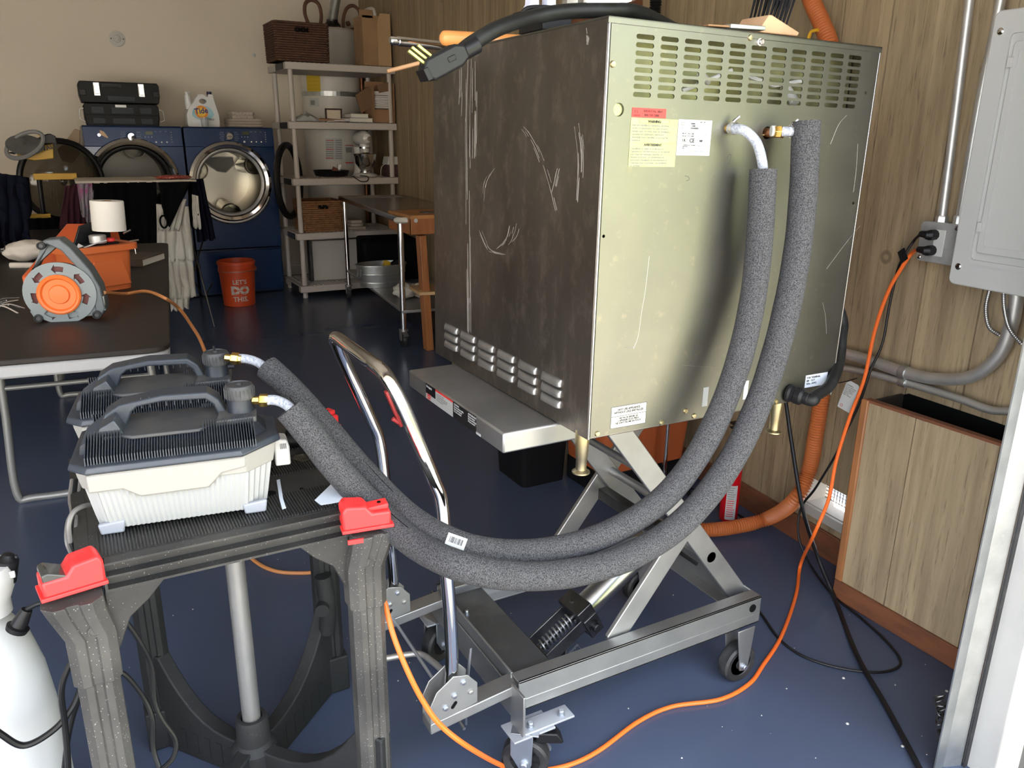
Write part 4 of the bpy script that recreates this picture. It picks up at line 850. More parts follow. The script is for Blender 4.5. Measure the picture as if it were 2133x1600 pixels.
# water film on the top
WET = mat('water_film', (.75, .82, .9), .03, trans=.0, spec=1.0, coat=1)
g = G(); qs = [P(*p, z=BZ+.0012) for p in ((655, 1042), (690, 1008), (704, 1002), (724, 1028), (705, 1046), (668, 1052))]; g.prism([(q.x, q.y) for q in qs], (0, 0, BZ+.0006), (1, 0, 0), (0, 1, 0), (0, 0, 1), .0005)
tag(obj('water_puddle', g, WET, smooth=False), 'small water puddle at the right corner of the workbench top', 'puddle')
g = G(); qs = [P(*p, z=BZ+.0012) for p in ((576, 1000), (583, 998), (590, 1040), (596, 1058), (588, 1061), (582, 1040))]; g.prism([(q.x, q.y) for q in qs], (0, 0, BZ+.0006), (1, 0, 0), (0, 1, 0), (0, 0, 1), .0005)
tag(obj('water_puddle', g, WET, smooth=False), 'thin streak of water on the workbench top beside the front jug', 'puddle')

# ================================================================== JUGS (local frame: x along the handle, y back, z up)
def outline(a, b, cl, cr, rib=0, n_per=.0045, cr2=None):
    c2 = cr2 if cr2 is not None else cr
    pts = [(-a+cl, -b), (a-cr*1.1, -b), (a, -b+cr), (a, b-c2), (a-c2*1.1, b), (-a+cl, b), (-a, b-cl), (-a, -b+cl)]
    out = []; k = 0
    for i in range(8):
        p, q = V((*pts[i], 0)), V((*pts[(i+1) % 8], 0)); L_ = (q-p).length; m_ = (54, 8, 30, 8, 54, 6, 34, 6)[i] if rib else 1
        nn = V(((q-p).y, -(q-p).x, 0)).normalized()
        for j in range(m_):
            k += 1; v = p.lerp(q, j/m_)
            if rib: v = v+nn*(rib if k % 2 else -rib)
            out.append((v.x, v.y))
    return out
def loft(g, secs, cap0=True, cap1=True):
    n = len(secs[0][0]); vs = [(x, y, z) for o, z in secs for x, y in o]
    fs = [(i*n+k, i*n+(k+1) % n, (i+1)*n+(k+1) % n, (i+1)*n+k) for i in range(len(secs)-1) for k in range(n)]
    if cap0: fs.append(tuple(reversed(range(n))))
    if cap1: fs.append(tuple(range((len(secs)-1)*n, len(secs)*n)))
    return g.add(vs, fs)
JL = dict(world=False)
jc = V((.112, 1.362, BZ)); jrot = math.radians(-8)
jug = thing('coolant_jug', 'front white ribbed water jug with slate blue finned lid on the workbench', 'jug', jc, (0, 0, jrot))
# ribbed lower tank
g = G(); loft(g, [(outline(.128, .084, .018, .030, .0012), .008), (outline(.132, .087, .018, .032, .0014), .03), (outline(.142, .092, .020, .036, .0014), .088)])
obj('tank', g, TANKRIB, jug, **JL)
# smooth opaque shoulder with the hexagonal dip on the long sides
g = G(); loft(g, [(outline(.145, .0945, .022, .040), .078), (outline(.150, .097, .024, .046), .100), (outline(.152, .098, .026, .050), .112)])
obj('shoulder', g, TANK, jug, bev=.002, **JL)
for s in (-1, 1):
    g = G(); y0_ = .0935; g.prism([(-.150+.016, .078), (-.085, .078), (-.062, .062), (.040, .062), (.062, .084), (.100, .090), (.100, .108), (-.134, .108)], (0, s*(.086), 0), (1, 0, 0), (0, 0, 1), (0, s, 0), .0125); obj('dipped_panel', g, TANK, jug, bev=.003, **JL)
for x in (-.110, .108):
    for y in (-.070, .070):
        g = G(); s = 1 if y > 0 else -1
        g.prism([(-.017, 0), (.017, 0), (.020, .022), (-.020, .018)], (x, y+s*.008, 0), (1, 0, 0), (0, 0, 1), (0, s, 0), .010); obj('foot', g, FROST, jug, bev=.003, **JL)
# lid
g = G(); loft(g, [(outline(.157, .103, .026, .056), .110), (outline(.160, .106, .028, .058), .114), (outline(.157, .103, .028, .058), .122), (outline(.150, .096, .026, .056), .124)]); obj('lid_rim', g, SLATE, jug, bev=.0015, **JL)
g = G(); loft(g, [(outline(.142, .086, .024, .056), .122), (outline(.118, .050, .020, .034), .150)]); obj('lid_core', g, SLATED, jug, bev=.002, **JL)
# sloping fins all along both long sides and the left end
g = G(); dip = lambda u: .158 if u > .045 or u < -.075 else .150
for s in (-1, 1):
    n = 62
    for k in range(n):
        u = -.132+.250*k/(n-1); zt = .160 if (u > .040 or u < -.080) else .150
        vi = .045 if (u > .040 or u < -.080) else .050
        if u > .080: 
            if s < 0: zt, vi = .160, .040
        g.prism([(.096, .123), (.093, .135), (vi+.012, zt-.004), (vi, zt), (vi, .123)], (u-.0006, 0, 0), (0, s, 0), (0, 0, 1), (1, 0, 0), .0014)
for k in range(22):
    v = -.045+.09*k/21; g.prism([(.146, .123), (.143, .138), (.110, .162), (.104, .123)], (0, v-.0006, 0), (-1, 0, 0), (0, 0, 1), (0, 1, 0), .0014)
obj('lid_fins', g, SLATE, jug, smooth=False, kind='stuff', **JL)
# dished deck, handle arch, neck block and cap
g = G(); g.prism([(-.108, -.054), (-.082, -.052), (-.066, -.062), (.034, -.062), (.052, -.048), (.118, -.048), (.124, .040), (.060, .054), (-.100, .054)], (0, 0, .146), (1, 0, 0), (0, 1, 0), (0, 0, 1), .006)
g.prism([(-.112, .0), (-.075, .0), (-.060, .010), (.035, .010), (.050, .0), (.120, .0), (.120, .012), (-.108, .012)], (0, -.050, .150), (1, 0, 0), (0, 0, 1), (0, 1, 0), .006) if False else None
obj('lid_deck', g, mat('dusty_slate_plastic', (.045, .048, .052), .5, var=(14, (.095, .09, .08), .45, .75)), jug, bev=.002, **JL)
g = G(); hs = [(-.118, .148), (-.108, .172), (-.085, .186), (-.02, .196), (.050, .194), (.068, .180), (.082, .148)]; hi = [(.066, .148), (.058, .172), (.046, .182), (-.02, .185), (-.058, .180), (-.068, .172), (-.078, .148)]
g.prism(hs+hi, (0, -.002, 0), (1, 0, 0), (0, 0, 1), (0, 1, 0), .046); hd = obj('carry_handle', g, SLATE, jug, bev=.003, **JL)
g = G(); g.prism([(-.120, .146), (-.112, .164), (-.090, .176), (-.078, .150)], (0, -.046, 0), (1, 0, 0), (0, 0, 1), (0, 1, 0), .090); g.prism([(-.078, .150), (-.066, .152), (-.066, .146), (-.078, .146)], (0, -.05, 0), (1, 0, 0), (0, 0, 1), (0, 1, 0), .1); obj('handle_shoulder', g, SLATE, jug, bev=.003, **JL)
g = G()
for k in range(9): x = -.052+.0125*k; g.box(x-.0007, x+.0007, .003, .0045, .176, .194)
obj('handle_ribs', g, SLATED, hd, smooth=False, kind='stuff', **JL)
g = G(); g.prism([(.060, -.052), (.124, -.048), (.130, .035), (.070, .040)], (0, 0, .148), (1, 0, 0), (0, 1, 0), (0, 0, 1), .010); obj('neck_plate', g, MATS['dusty_slate_plastic'], jug, bev=.002, **JL)
g = G(); g.lathe([(.024, .154), (.0215, .160), (.0205, .184)], (.102, -.004, 0), (0, 0, 1), 28); g.cyl((.118, -.004, .172), (.134, -.004, .172), .0055); obj('neck', g, SLATED, jug, **JL)
prof = [(.0235, .180), (.0245, .182), (.0245, .199), (.0225, .204), (.020, .205), (.019, .203), (.005, .203), (.005, .207), (0, .207)]
g = G(); g.lathe(prof, (.102, -.004, 0), (0, 0, 1), 32)
cap = obj('screw_cap', g, mat('worn_charcoal_cap', (.035, .036, .038), .5, var=(30, (.10, .10, .10), .5, .8)), jug, **JL)
g = G()
for k in range(24):
    a = 2*PI*k/24; g.cyl((.102+.0245*math.cos(a), -.004+.0245*math.sin(a), .183), (.102+.0245*math.cos(a), -.004+.0245*math.sin(a), .199), .0010, n=5)
obj('cap_grip', g, MATS['worn_charcoal_cap'], cap, kind='stuff', **JL)
j2 = dup(jug, jc+V((.0, .238, 0)), (0, 0, jrot), 'rear white water jug with slate blue finned lid behind the front jug')
jug['group'] = j2['group'] = 'water jugs on the workbench'
# extra thread stub on the rear cap, white pump box on the front jug
g = G(); g.cyl((.100, -.004, .205), (.100, -.004, .216), .0022, n=10); obj('cap_stud', g, BLACK, j2, **JL)
g = G(); g.prism([(.0, .0), (.026, 0), (.026, .034), (.022, .048), (.0, .052)], (.150, -.022, .052), (1, 0, 0), (0, 0, 1), (0, 1, 0), .036); wbx = obj('pump_box', g, WHITE, jug, bev=.003, **JL)
g = G()
for k in range(7): g.box(.160+.0016*k, .1608+.0016*k, -.0227, -.0222, .084, .094)
obj('barcode', g, INK, wbx, smooth=False, **JL)
# black connectors lying behind the jug
g = G(); q = P(640, 905, z=BZ+.02); g.tube(catmull([P(600, 900, z=BZ+.025), P(625, 905, z=BZ+.022), P(655, 903, z=BZ+.022), P(690, 930, z=BZ+.015)], 5), .011, 12); g.tube([P(610, 880, z=BZ+.03), P(672, 886, z=BZ+.03)], .008, 12)
g.lathe([(.014, 0), (.014, .018), (.011, .018), (.011, .03)], P(600, 918, z=BZ+.012), (1, -.3, 0), 14)
tag(obj('cable_connector', g, BLACK), 'black waterproof cable connectors lying beside the front jug', 'connector')

# ================================================================== SPRAYER, LEFT EDGE
sp = thing('pump_sprayer', 'white translucent plastic pump sprayer tank at the lower left edge', 'sprayer', (-.232, 1.47, 0))
g = G(); g.lathe([(.085, .0), (.094, .008), (.094, .20), (.090, .32), (.083, .40), (.070, .46), (.052, .50), (.030, .525), (.024, .535), (.024, .56)], (-.232, 1.47, 0), (0, 0, 1), 40); obj('tank', g, mat('milky_sprayer_plastic', (.50, .51, .52), .4), sp)
FT_ = P(-27, 1226, y=1.42); FT_.z -= .60
g = G(); g.lathe([(.030, .553), (.030, .575), (.040, .60), (.044, .625), (.040, .64), (.020, .642)], FT_, (0, 0, 1), 28); obj('funnel_top', g, WHITE, sp)
q0 = P(14, 1180, y=1.42)
g = G(); g.lathe([(.012, -.03), (.017, -.026), (.017, .012), (.012, .016), (.008, .022), (0, .024)], q0, (.25, 0, 1), 18); g.tube([q0+V((.0, 0, .012)), P(22, 1162, y=1.42), P(36, 1160, y=1.42)], .0045, 8); obj('pump_cap', g, BLACK, sp)
g = G(); q = P(17, 1198, y=1.40); g.box(q.x-.008, q.x+.010, q.y-.002, q.y+.004, q.z-.007, q.z+.005); obj('pump_pin', g, WHITE, sp, bev=.002)
a = P(38, 1305, y=1.37); b = P(56, 1270, y=1.37)
g = G(); d = (b-a).normalized(); g.tube([a-d*.008, a, a+d*.002, a+d*.010, b], [.0165, .018, .013, .0125, .0085], 18); obj('hose_gland', g, BLACK, sp)
def cord(name, label, pts, r, m=BLACK, cat='cord', n=8, sm=8, group=None):
    g = G(); g.tube(catmull(pts, sm), r, n); return tag(obj(name, g, m), label, cat, group)
g = G(); g.tube(catmull([b, P(80, 1258, y=1.36), P(105, 1255, y=1.35), P(140, 1262, y=1.34), P(190, 1330, y=1.33)], 6), .0042, 8); obj('spray_hose', g, BLACK, sp)
cord('black_cable', 'thick black cable bulging in front of the white sprayer tank', [P(-120, 1720, z=.01), P(-90, 1560, y=1.33), P(-40, 1500, y=1.33), P(0, 1528, y=1.33), P(50, 1553, y=1.33), P(110, 1522, y=1.33), P(150, 1475, y=1.34), P(175, 1420, y=1.36), P(215, 1370, y=1.38)], .0055)
cord('black_cable', 'black cable hanging vertically between sprayer and workbench leg', [P(172, 1340, y=1.33), P(143, 1390, y=1.33), P(128, 1440, y=1.33), P(135, 1510, y=1.33), P(142, 1600, y=1.32), P(140, 1680, y=1.32)], .0050)
cord('black_cable', 'second black cable crossing down beside the workbench leg', [P(166, 1450, y=1.36), P(150, 1500, y=1.36), P(140, 1550, y=1.36), P(133, 1610, y=1.36), P(130, 1680, y=1.36)], .0045)
cord('black_cable', 'black cable looping down inside the workbench legs, upper loop', [P(236, 1250, y=1.35), P(252, 1280, y=1.35), P(290, 1335, y=1.35), P(316, 1390, y=1.35), P(322, 1460, y=1.34), P(338, 1500, y=1.33), P(365, 1540, y=1.32), P(362, 1575, y=1.31), P(340, 1600, y=1.30), P(310, 1620, y=1.30)], .0045)
cord('black_cable', 'black cable looping down inside the workbench legs, lower loop', [P(240, 1395, y=1.34), P(265, 1410, y=1.34), P(300, 1455, y=1.34), P(318, 1500, y=1.33), P(320, 1560, y=1.32), P(335, 1610, y=1.30)], .0045)
GREYC = mat('grey_brown_cable', (.16, .15, .14), .35)
for k, off in enumerate((0, 9, 17)):
    cord('pump_cable', ('leftmost grey pump cable hanging left of the workbench top', 'black pump cable between the two grey ones left of the workbench', 'grey pump cable nearest the workbench edge, hanging left of it')[k], [P(150+off, 1000, y=1.52), P(146+off, 1040, y=1.48), P(150+off*.6, 1068, y=1.42), P(141+off, 1090, y=1.36), P(140+off, 1130, y=1.33), P(155+off, 1165, y=1.33)], .0038, GREYC if k != 1 else BLACK, group='pump cable loops')
cord('pump_cable', 'grey pump cable arching onto the left end of the workbench top', [P(146, 1130, y=1.30), P(143, 1095, y=1.30), P(152, 1068, y=1.31), P(172, 1055, y=1.33), P(190, 1052, y=1.36)], .004, GREYC)

# ================================================================== CORDS ON THE RIGHT
FZ = .0062
t = thing('orange_extension_cord', 'bright orange extension cord hanging from the outlet box and snaking over the floor', 'extension cord', (1.4, 1.0, 0))
obj('plug', CUR['lowerg'], BLACK, t)
g = G(); g.tube(catmull([CUR['lower'], P(1900, 527, x=1.99), P(1882, 552, x=1.985), P(1850, 608, x=1.975), P(1822, 690, x=1.96), P(1800, 790, x=1.93), P(1770, 870, x=1.89), P(1742, 960, x=1.84), P(1726, 1040, x=1.80), P(1695, 1115, x=1.76), P(1668, 1175, z=.03), P(1658, 1240, z=FZ), P(1628, 1325, z=FZ), P(1590, 1385, z=FZ), P(1560, 1425, z=FZ), P(1500, 1457, z=FZ), P(1400, 1472, z=FZ), P(1330, 1503, z=FZ), P(1250, 1562, z=FZ), P(1190, 1592, z=FZ), P(1125, 1605, z=FZ), P(1060, 1600, z=FZ), P(985, 1562, y=1.115), P(920, 1513, y=1.12), P(882, 1462, y=1.135), P(850, 1400, y=1.15), P(820, 1325, y=1.18), P(797, 1240, y=1.22), P(780, 1190, y=1.26), P(750, 1150, y=1.27)], 10), .0052, 10)
obj('cord', g, ORANGE, t)
t = thing('black_power_cord', 'thin black power cord from the outlet box to a floor loop by the bin', 'cord', (1.8, 1.1, 0))
obj('plug', CUR['upperg'], BLACK, t)
g = G(); g.tube(catmull([CUR['upper'], P(1905, 500, x=1.985), P(1885, 530, x=1.98), P(1869, 565, x=2.0), P(1852, 640, x=2.0), P(1838, 715, x=1.99), P(1812, 775, x=1.975), P(1790, 840, x=1.96), P(1762, 900, x=1.945), P(1742, 945, x=1.93), P(1700, 1015, x=1.93), P(1668, 1060, x=1.95), P(1664, 1120, x=1.93), P(1690, 1180, z=.02), P(1735, 1240, z=.005), P(1790, 1285, z=.004), P(1840, 1330, z=.004), P(1874, 1372, z=.004), P(1866, 1393, z=.004), P(1820, 1401, z=.006), P(1740, 1390, z=.004), P(1670, 1366, z=.004), P(1622, 1330, z=.004), P(1590, 1285, z=.004), P(1560, 1245, z=.004)], 8), .0037, 8); obj('cord', g, BLACK, t)
cord('black_power_cord', 'thick black cord running from behind the oven leg to the bottom right', [P(1628, 780, x=1.98), P(1640, 860, x=1.96), P(1650, 930, x=1.95), P(1672, 1060, x=1.92), P(1705, 1165, x=1.86), P(1740, 1250, z=.008), P(1785, 1365, z=.012), P(1845, 1470, z=.008), P(1915, 1600, z=.008), P(1960, 1690, z=.008)], .0065)
# tags
def tagcard(name, label, o, ux, uy, w, h, m, lines, inkm, size, clip=.01):
    t = thing(name, label, 'tag', o); T = frame(o, ux, uy)
    g = G(); g.prism([(0, 0), (w, 0), (w, h-clip), (w-clip, h), (clip, h), (0, h-clip)], o, T.col[0].xyz, T.col[1].xyz, T.col[2].xyz, .0008); obj('card', g, m, t, smooth=False)
    text('print', lines, size, T @ Tr(.003, h-clip-size, .0010), inkm, t, True, .0001, 'LEFT', 1, 1.0); return T, t
a = P(1744, 846, x=1.915); b = P(1771, 862, x=1.915); c = P(1785, 790, x=1.925)
T, t = tagcard('warning_tag', 'white paper warning tag hanging on the orange and black cords', a, (b-a), (c-a)-(b-a)*((c-a).dot(b-a)/(b-a).length_squared), (b-a).length*1.0, .088, PAPER, 'WARNING\nDo not use when\nwet. Keep away\nfrom children.\nInspect before\neach use.\nRisk of shock.', GREYINK, .0050)
q = T @ V((.012, .010, .001)); g = G(); g.lathe([(.0045, 0), (.0045, .0004), (.0035, .0004), (.0035, 0)], q, T.col[2].xyz, 20, ring=True); obj('round_mark', g, REDINK, t, smooth=False)
a = P(1877, 549, x=1.975); b = P(1894, 537, x=1.975); c = P(1866, 517, x=1.98)
tagcard('brand_flag', 'small black flag label wrapped on the cords below the outlet', a, (c-a), (b-a), .034, .024, BLACK, 'DEFIANT', PAPER, .0075, .001)
# small black wire stub on the wall
cord('thin_wire', 'thin dark wire behind the tag along the wall', [PW(1700, 800, .02), PW(1750, 797, .02), PW(1785, 788, .02)], .0015)

# ================================================================== CORRUGATED HOSES, EXTINGUISHER, TUBS BEHIND THE CART
ORH = mat('orange_corrugated_plastic', (.50, .145, .04), .5); ORH2 = mat('orange_red_corrugated_plastic', (.58, .13, .035), .45)
ribbed('corrugated_hose', [PW(1672, -60, .06), PW(1690, 0, .06), PW(1712, 50, .06), PW(1730, 100, .06), PW(1742, 200, .06), PW(1740, 400, .06), PW(1732, 600, .06), PW(1722, 700, .06), PW(1715, 800, .06), PW(1700, 900, .06), PW(1685, 980, .055), P(1655, 1042, x=1.95), P(1600, 1080, z=.06), P(1530, 1098, z=.03), P(1470, 1104, z=.03), P(1400, 1100, z=.03), P(1320, 1085, z=.03)], .0255, .0088, ORH, .20, 16, label='orange corrugated hose running down the wall and onto the floor under the oven', cat='hose')
ribbed('corrugated_hose', [PW(1367, -60, .08), PW(1366, 0, .08), PW(1363, 60, .08), PW(1360, 300, .08), PW(1358, 600, .08), PW(1357, 800, .08)], .024, .009, BLACK, .16, 14, label='black corrugated hose on the wall above the oven', cat='hose')
g = G(); g.tube(catmull([PW(1705, 62, .085), PW(1690, 66, .09), PW(1684, 80, .09)], 4), .005, 8); tag(obj('cable_tie', g, mat('yellow_tie', (.75, .40, .02), .4)), 'yellow tie hooked round the upper orange hose', 'tie')
fe = thing('fire_extinguisher', 'red fire extinguisher with white label standing by the baseboard', 'fire extinguisher', (1.945, 1.872, 0))
ec = P(1524, 1085, z=0)+V((.0, .02, 0)); r = .034
g = G(); g.lathe([(r*.9, 0), (r, .006), (r, .275), (r*.85, .30), (r*.45, .318), (.012, .322), (.012, .345)], ec, (0, 0, 1), 36); body = obj('cylinder', g, mat('extinguisher_red', (.55, .005, .01), .25, coat=.4), fe)
vd = (V((0, 0, .1))-ec); vd.z = 0; vd.normalize(); sv = V((-vd.y, vd.x, 0))
def lbl(a0, a1, z0, z1, rad, m, nm, par):
    g = G(); g.grid([[ec+(vd*math.cos(a0+(a1-a0)*k/8)+sv*math.sin(a0+(a1-a0)*k/8))*rad+V((0, 0, z)) for k in range(9)] for z in (z0, z1)]); return obj(nm, g, m, par, smooth=False)
lb = lbl(-.35, .75, .012, .145, r+.0006, PAPER, 'white_label', body)
for k in range(14): lbl(-.25+.0, random.uniform(.3, .6), .135-.0085*k, .135-.0085*k+.003, r+.0010, GREYINK if k < 6 else REDINK, 'printed_line', lb)
g = G(); g.cyl(ec+V((0, 0, .34)), ec+V((0, 0, .37)), .014); g.beam(ec+V((-.03, 0, .375)), ec+V((.05, -.02, .385)), .016, .006); g.beam(ec+V((-.03, 0, .36)), ec+V((.05, -.02, .35)), .014, .005); obj('valve_lever', g, BLACK, fe)
TUBO = mat('orange_brown_plastic', (.42, .10, .03), .5)
def tub(name, label, x0, x1, y0, y1, z0, z1, m, flare=.06, lip=True, cat='tub'):
    t = thing(name, label, cat, ((x0+x1)/2, (y0+y1)/2, z0)); g = G(); w, d, h = x1-x0, y1-y0, z1-z0; cx, cy = (x0+x1)/2, (y0+y1)/2
    secs = []
    for s, z in ((1-flare*2, 0), (1, h), (.96, h), (1-flare*2-.04, .006)): secs.append(([(cx+px*s, cy+py*s) for px, py in rrect(-w/2, w/2, -d/2, d/2, min(w, d)*.12)], z0+z))
    loft(g, secs, True, True); b = obj('body', g, m, t)
    if lip: vs, fs = plate(rrect(-w/2-.012, w/2+.012, -d/2-.012, d/2+.012, .03), [rrect(-w/2+.004, w/2-.004, -d/2+.004, d/2-.004, .025)], .014); g = G(); g.add(vs, fs, Tr(cx, cy, z1-.008)); obj('rim', g, m, t, bev=.002)
    return t
q = P(1120, 1015, z=0)
tub('black_bin', 'black plastic bin on the floor under the platform', q.x-.07, q.x+.15, q.y-.0, q.y+.25, .0, .30, BLACKM)
q = P(1330, 1010, z=0)
tt = tub('orange_tote', 'orange plastic tub behind the scissor arms on a dark base', 1.60, 2.05, 2.20, 2.50, .105, .42, TUBO)
g = G(); g.box(1.63, 2.01, 2.22, 2.48, .0, .103); tag(obj('black_crate', g, BLACKM, bev=.01), 'dark crate on the floor carrying the orange tub', 'crate')
pq = P(1390, 900, y=2.12); g = G(); g.cyl((pq.x, 2.12, .0), (pq.x, 2.12, .9), .008, n=14); g.lathe([(.02, 0), (.02, .004), (.01, .006)], (pq.x, 2.12, 0), (0, 0, 1), 16); tag(obj('chrome_post', g, CHROME), 'thin chrome post standing in front of the orange tub', 'post')
g = G(); g.tube(catmull([P(1560, 1085, z=.01), P(1500, 1050, z=.01)+V((0, .15, 0)), P(1440, 1040, z=.05), P(1420, 1000, z=.2)], 5), .004, 8); tag(obj('floor_cable', g, BLACK), 'black cable on the floor behind the extinguisher', 'cable')
# coiled chain hanging at the track
g = None; ch = thing('chain', 'dark steel chain bunched at the foot of the door track', 'chain', P(1968, 1490, y=.80))
for k in range(16):
    c = P(1962+random.uniform(-6, 10), 1450+k*6.5, y=.80+random.uniform(-.004, .004)); a = random.uniform(0, PI); e1 = V((math.cos(a), math.sin(a)*.6, math.sin(a*2)*.6)).normalized(); e2 = e1.cross(V((.2, .3, 1))).normalized()
    g = G(); g.tube([c+e1*.010*math.cos(b)+e2*.006*math.sin(b) for b in [2*PI*i/12 for i in range(12)]], .0018, 6, closed=True); obj('chain_link', g, DARKSTEEL, ch)
# ================================================================== LAUNDRY MACHINES
BLUE = mat('metallic_blue_enamel', (.005, .030, .105), .25, .2, coat=.35); BLUED = mat('deep_blue_enamel', (.004, .018, .062), .3, .2, coat=.3)
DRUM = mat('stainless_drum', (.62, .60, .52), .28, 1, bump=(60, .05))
YF = 7.04
def washer(name, label, cat, x0, x1, cpx, cpy, openside, vent):
    zt = 1.372; zs = P(480, 518, y=YF).z; zp = P(480, 306, y=YF).z; yb = YF+.70
    t = thing(name, label, cat, ((x0+x1)/2, YF+.35, 0))
    c = P(cpx, cpy, y=YF); R = .268
    vs, fs = plate([(x0, zs+.004), (x1, zs+.004), (x1, zp-.002), (x0, zp-.002)], [circ(c.x, c.z, R, 48)], .012)
    g = G(); g.add(vs, fs, Tr(0, YF+.012, 0) @ XZ); obj('front_panel', g, BLUE, t, smooth=False)
    g = G(); g.box(x0, x0+.01, YF+.012, yb, zs, zt-.002); g.box(x1-.01, x1, YF+.012, yb, zs, zt-.002); g.box(x0, x1, YF+.02, yb, zt-.012, zt); g.box(x0+.01, x1-.01, yb-.01, yb, zs, zt-.01); obj('cabinet', g, BLUED, t, bev=.004)
    g = G(); g.prism([(0, zp), (.012, zp), (.05, zt+.004), (.030, zt+.006), (.012, zt-.004)] if False else [(.0, zp), (.06, zp), (.06, zt+.002), (.026, zt+.004), (.012, zt-.006)], (x0-.002, YF-.004, 0), (0, 1, 0), (0, 0, 1), (1, 0, 0), x1-x0+.004); cp = obj('control_panel', g, BLUE, t, bev=.004)
    g = G(); g.box(x0, x1, YF+.004, yb, .006, zs-.004); pd = obj('pedestal', g, BLUED, t, bev=.006)
    g = G(); g.box(x0+.012, x1-.012, YF-.004, YF+.006, .03, zs-.02); obj('drawer', g, BLUE, t, bev=.004)
    # ring, lip, gasket
    g = G(); g.lathe([(R-.006, .02), (R-.002, -.012), (R+.012, -.030), (R+.036, -.034), (R+.058, -.022), (R+.064, 0), (R+.05, .004)], (c.x, YF, c.z), (0, 1, 0), 64, ring=True); obj('door_ring', g, CHROME, t)
    g = G(); g.tube([(c.x+(R+.050)*math.cos(a), YF-.012, c.z+(R+.055)*math.sin(a)) for a in [PI*(1.12+.76*k/24) for k in range(25)]], .018, 10); obj('ring_lip', g, GREYMETAL, t)
    g = G(); g.tube([(c.x+(R-.010)*math.cos(2*PI*k/48), YF+.008, c.z+(R-.010)*math.sin(2*PI*k/48)) for k in range(48)], .016, 8, closed=True); obj('gasket', g, BLACK if not vent else GREYMETAL, t)
    # drum
    g = G(); n = 48; Rd = R-.018; secs = [(Rd, .012), (Rd, .06), (Rd*.98, .07), (Rd*.98, .50)]
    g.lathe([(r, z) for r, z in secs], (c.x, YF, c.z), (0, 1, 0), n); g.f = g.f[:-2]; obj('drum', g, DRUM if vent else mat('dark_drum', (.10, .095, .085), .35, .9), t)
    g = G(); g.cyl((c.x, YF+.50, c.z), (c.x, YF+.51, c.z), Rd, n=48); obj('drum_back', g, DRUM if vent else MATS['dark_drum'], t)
    for k in range(3):
        a = [.55, 2.75, 4.7][k]+(.0 if vent else .9); e = V((math.cos(a), 0, math.sin(a))); w = V((-e.z, 0, e.x)); o = V((c.x, YF+.05, c.z))+e*(Rd-.004)
        g = G(); rows = [[o+V((0, y, 0))+w*(.075*math.cos(q)*(1-.5*y))-e*(.085*math.sin(q)*(.75+.5*y)) for q in [PI*i/8 for i in range(9)]] for y in (0, .1, .25, .44)]; g.grid(rows); obj('drum_baffle', g, DRUM, t, solid=.002)
    if vent:
        g = G(); T = frame((c.x+.01, YF+.495, c.z+.12), (1, 0, 0), (0, 0, 1)); g.prism([(-.12, .06), (.12, .06), (.13, .0), (.05, -.07), (-.02, -.06), (-.13, .02)], (c.x, YF+.497, c.z+.13), (1, 0, 0), (0, 0, 1), (0, -1, 0), .006); vg = obj('drum_vent', g, mat('perforated_steel', (.16, .16, .15), .5, .8, speck=(220, (.02, .02, .02), .35)), t)
        g = G(); g.tube([(c.x+x, YF+.490, c.z+.13+z) for x, z in ((-.12, .06), (.12, .06), (.13, .0), (.05, -.07), (-.02, -.06), (-.13, .02))], .004, 6, closed=True); obj('vent_bead', g, mat('pale_bead', (.7, .7, .66), .4), vg)
    # knob, display, buttons, legends
    k = P(273 if not vent else 477, 284, y=YF); yk = YF-.002
    g = G(); g.lathe([(.030, 0), (.032, .006), (.028, .012), (.026, .030), (.024, .033), (0, .034)], (k.x, yk, k.z), (0, -1, 0), 28); kb = obj('knob', g, CHROME, cp)
    g = G(); g.box(k.x-.018, k.x+.018, yk-.036, yk-.033, k.z-.002, k.z+.002); obj('knob_mark', g, BLACK, cp)
    g = G(); g.box(k.x+.105, k.x+.158, yk-.004, yk, k.z+.012, k.z+.040); obj('display', g, mat('lcd_green', (.05, .06, .03), .3), cp, bev=.001)
    dots = [(k.x+.10+.024*i, k.z-.004, .0035) for i in range(3)]+[(k.x+.118, k.z-.042, .0085), (k.x+.175, k.z-.042, .006), (k.x+.215, k.z-.042, .006), (k.x+.255, k.z-.042, .006)]+[(k.x+.292, k.z+.032-.018*i, .0035) for i in range(5)]
    g = G()
    for x, z, r in dots:
        if x < x1-.01: b = G(); b.lathe([(r, 0), (r*.9, .003), (0, .004)], (x, yk, z), (0, -1, 0), 12); obj('button', b, mat('bright_button', (.82, .84, .85), .25, .3), cp)
    LEG = mat('pale_legend', (.30, .36, .42), .6)
    for i in range(5):
        for sx_, al in ((-.040, 'RIGHT'), (.040, 'LEFT')): text('print', ('Heavy', 'Normal', 'Casual', 'Delicate', 'Quick')[i], .011, Tr(k.x+sx_, yk-.0065, k.z+.028-.015*i) @ Matrix.Rotation(PI/2, 4, 'X'), LEG, cp, True, 0, al)
    for i in range(3):
        text('print', ('Temp', 'Spin', 'Soil')[i], .010, Tr(k.x+.165+.04*i, yk-.0065, k.z+.034) @ Matrix.Rotation(PI/2, 4, 'X'), LEG, cp, True)
    return t, c, R
w1, c1, R1 = washer('washing_machine', 'left glossy blue front-loading washer on a pedestal, black toolboxes on top', 'washing machine', .168, .868, 282, 378, -1, False)
w2, c2, R2 = washer('clothes_dryer', 'right glossy blue front-loading dryer with open door ring, detergent on top', 'dryer', .885, 1.585, 481, 380, 1, True)
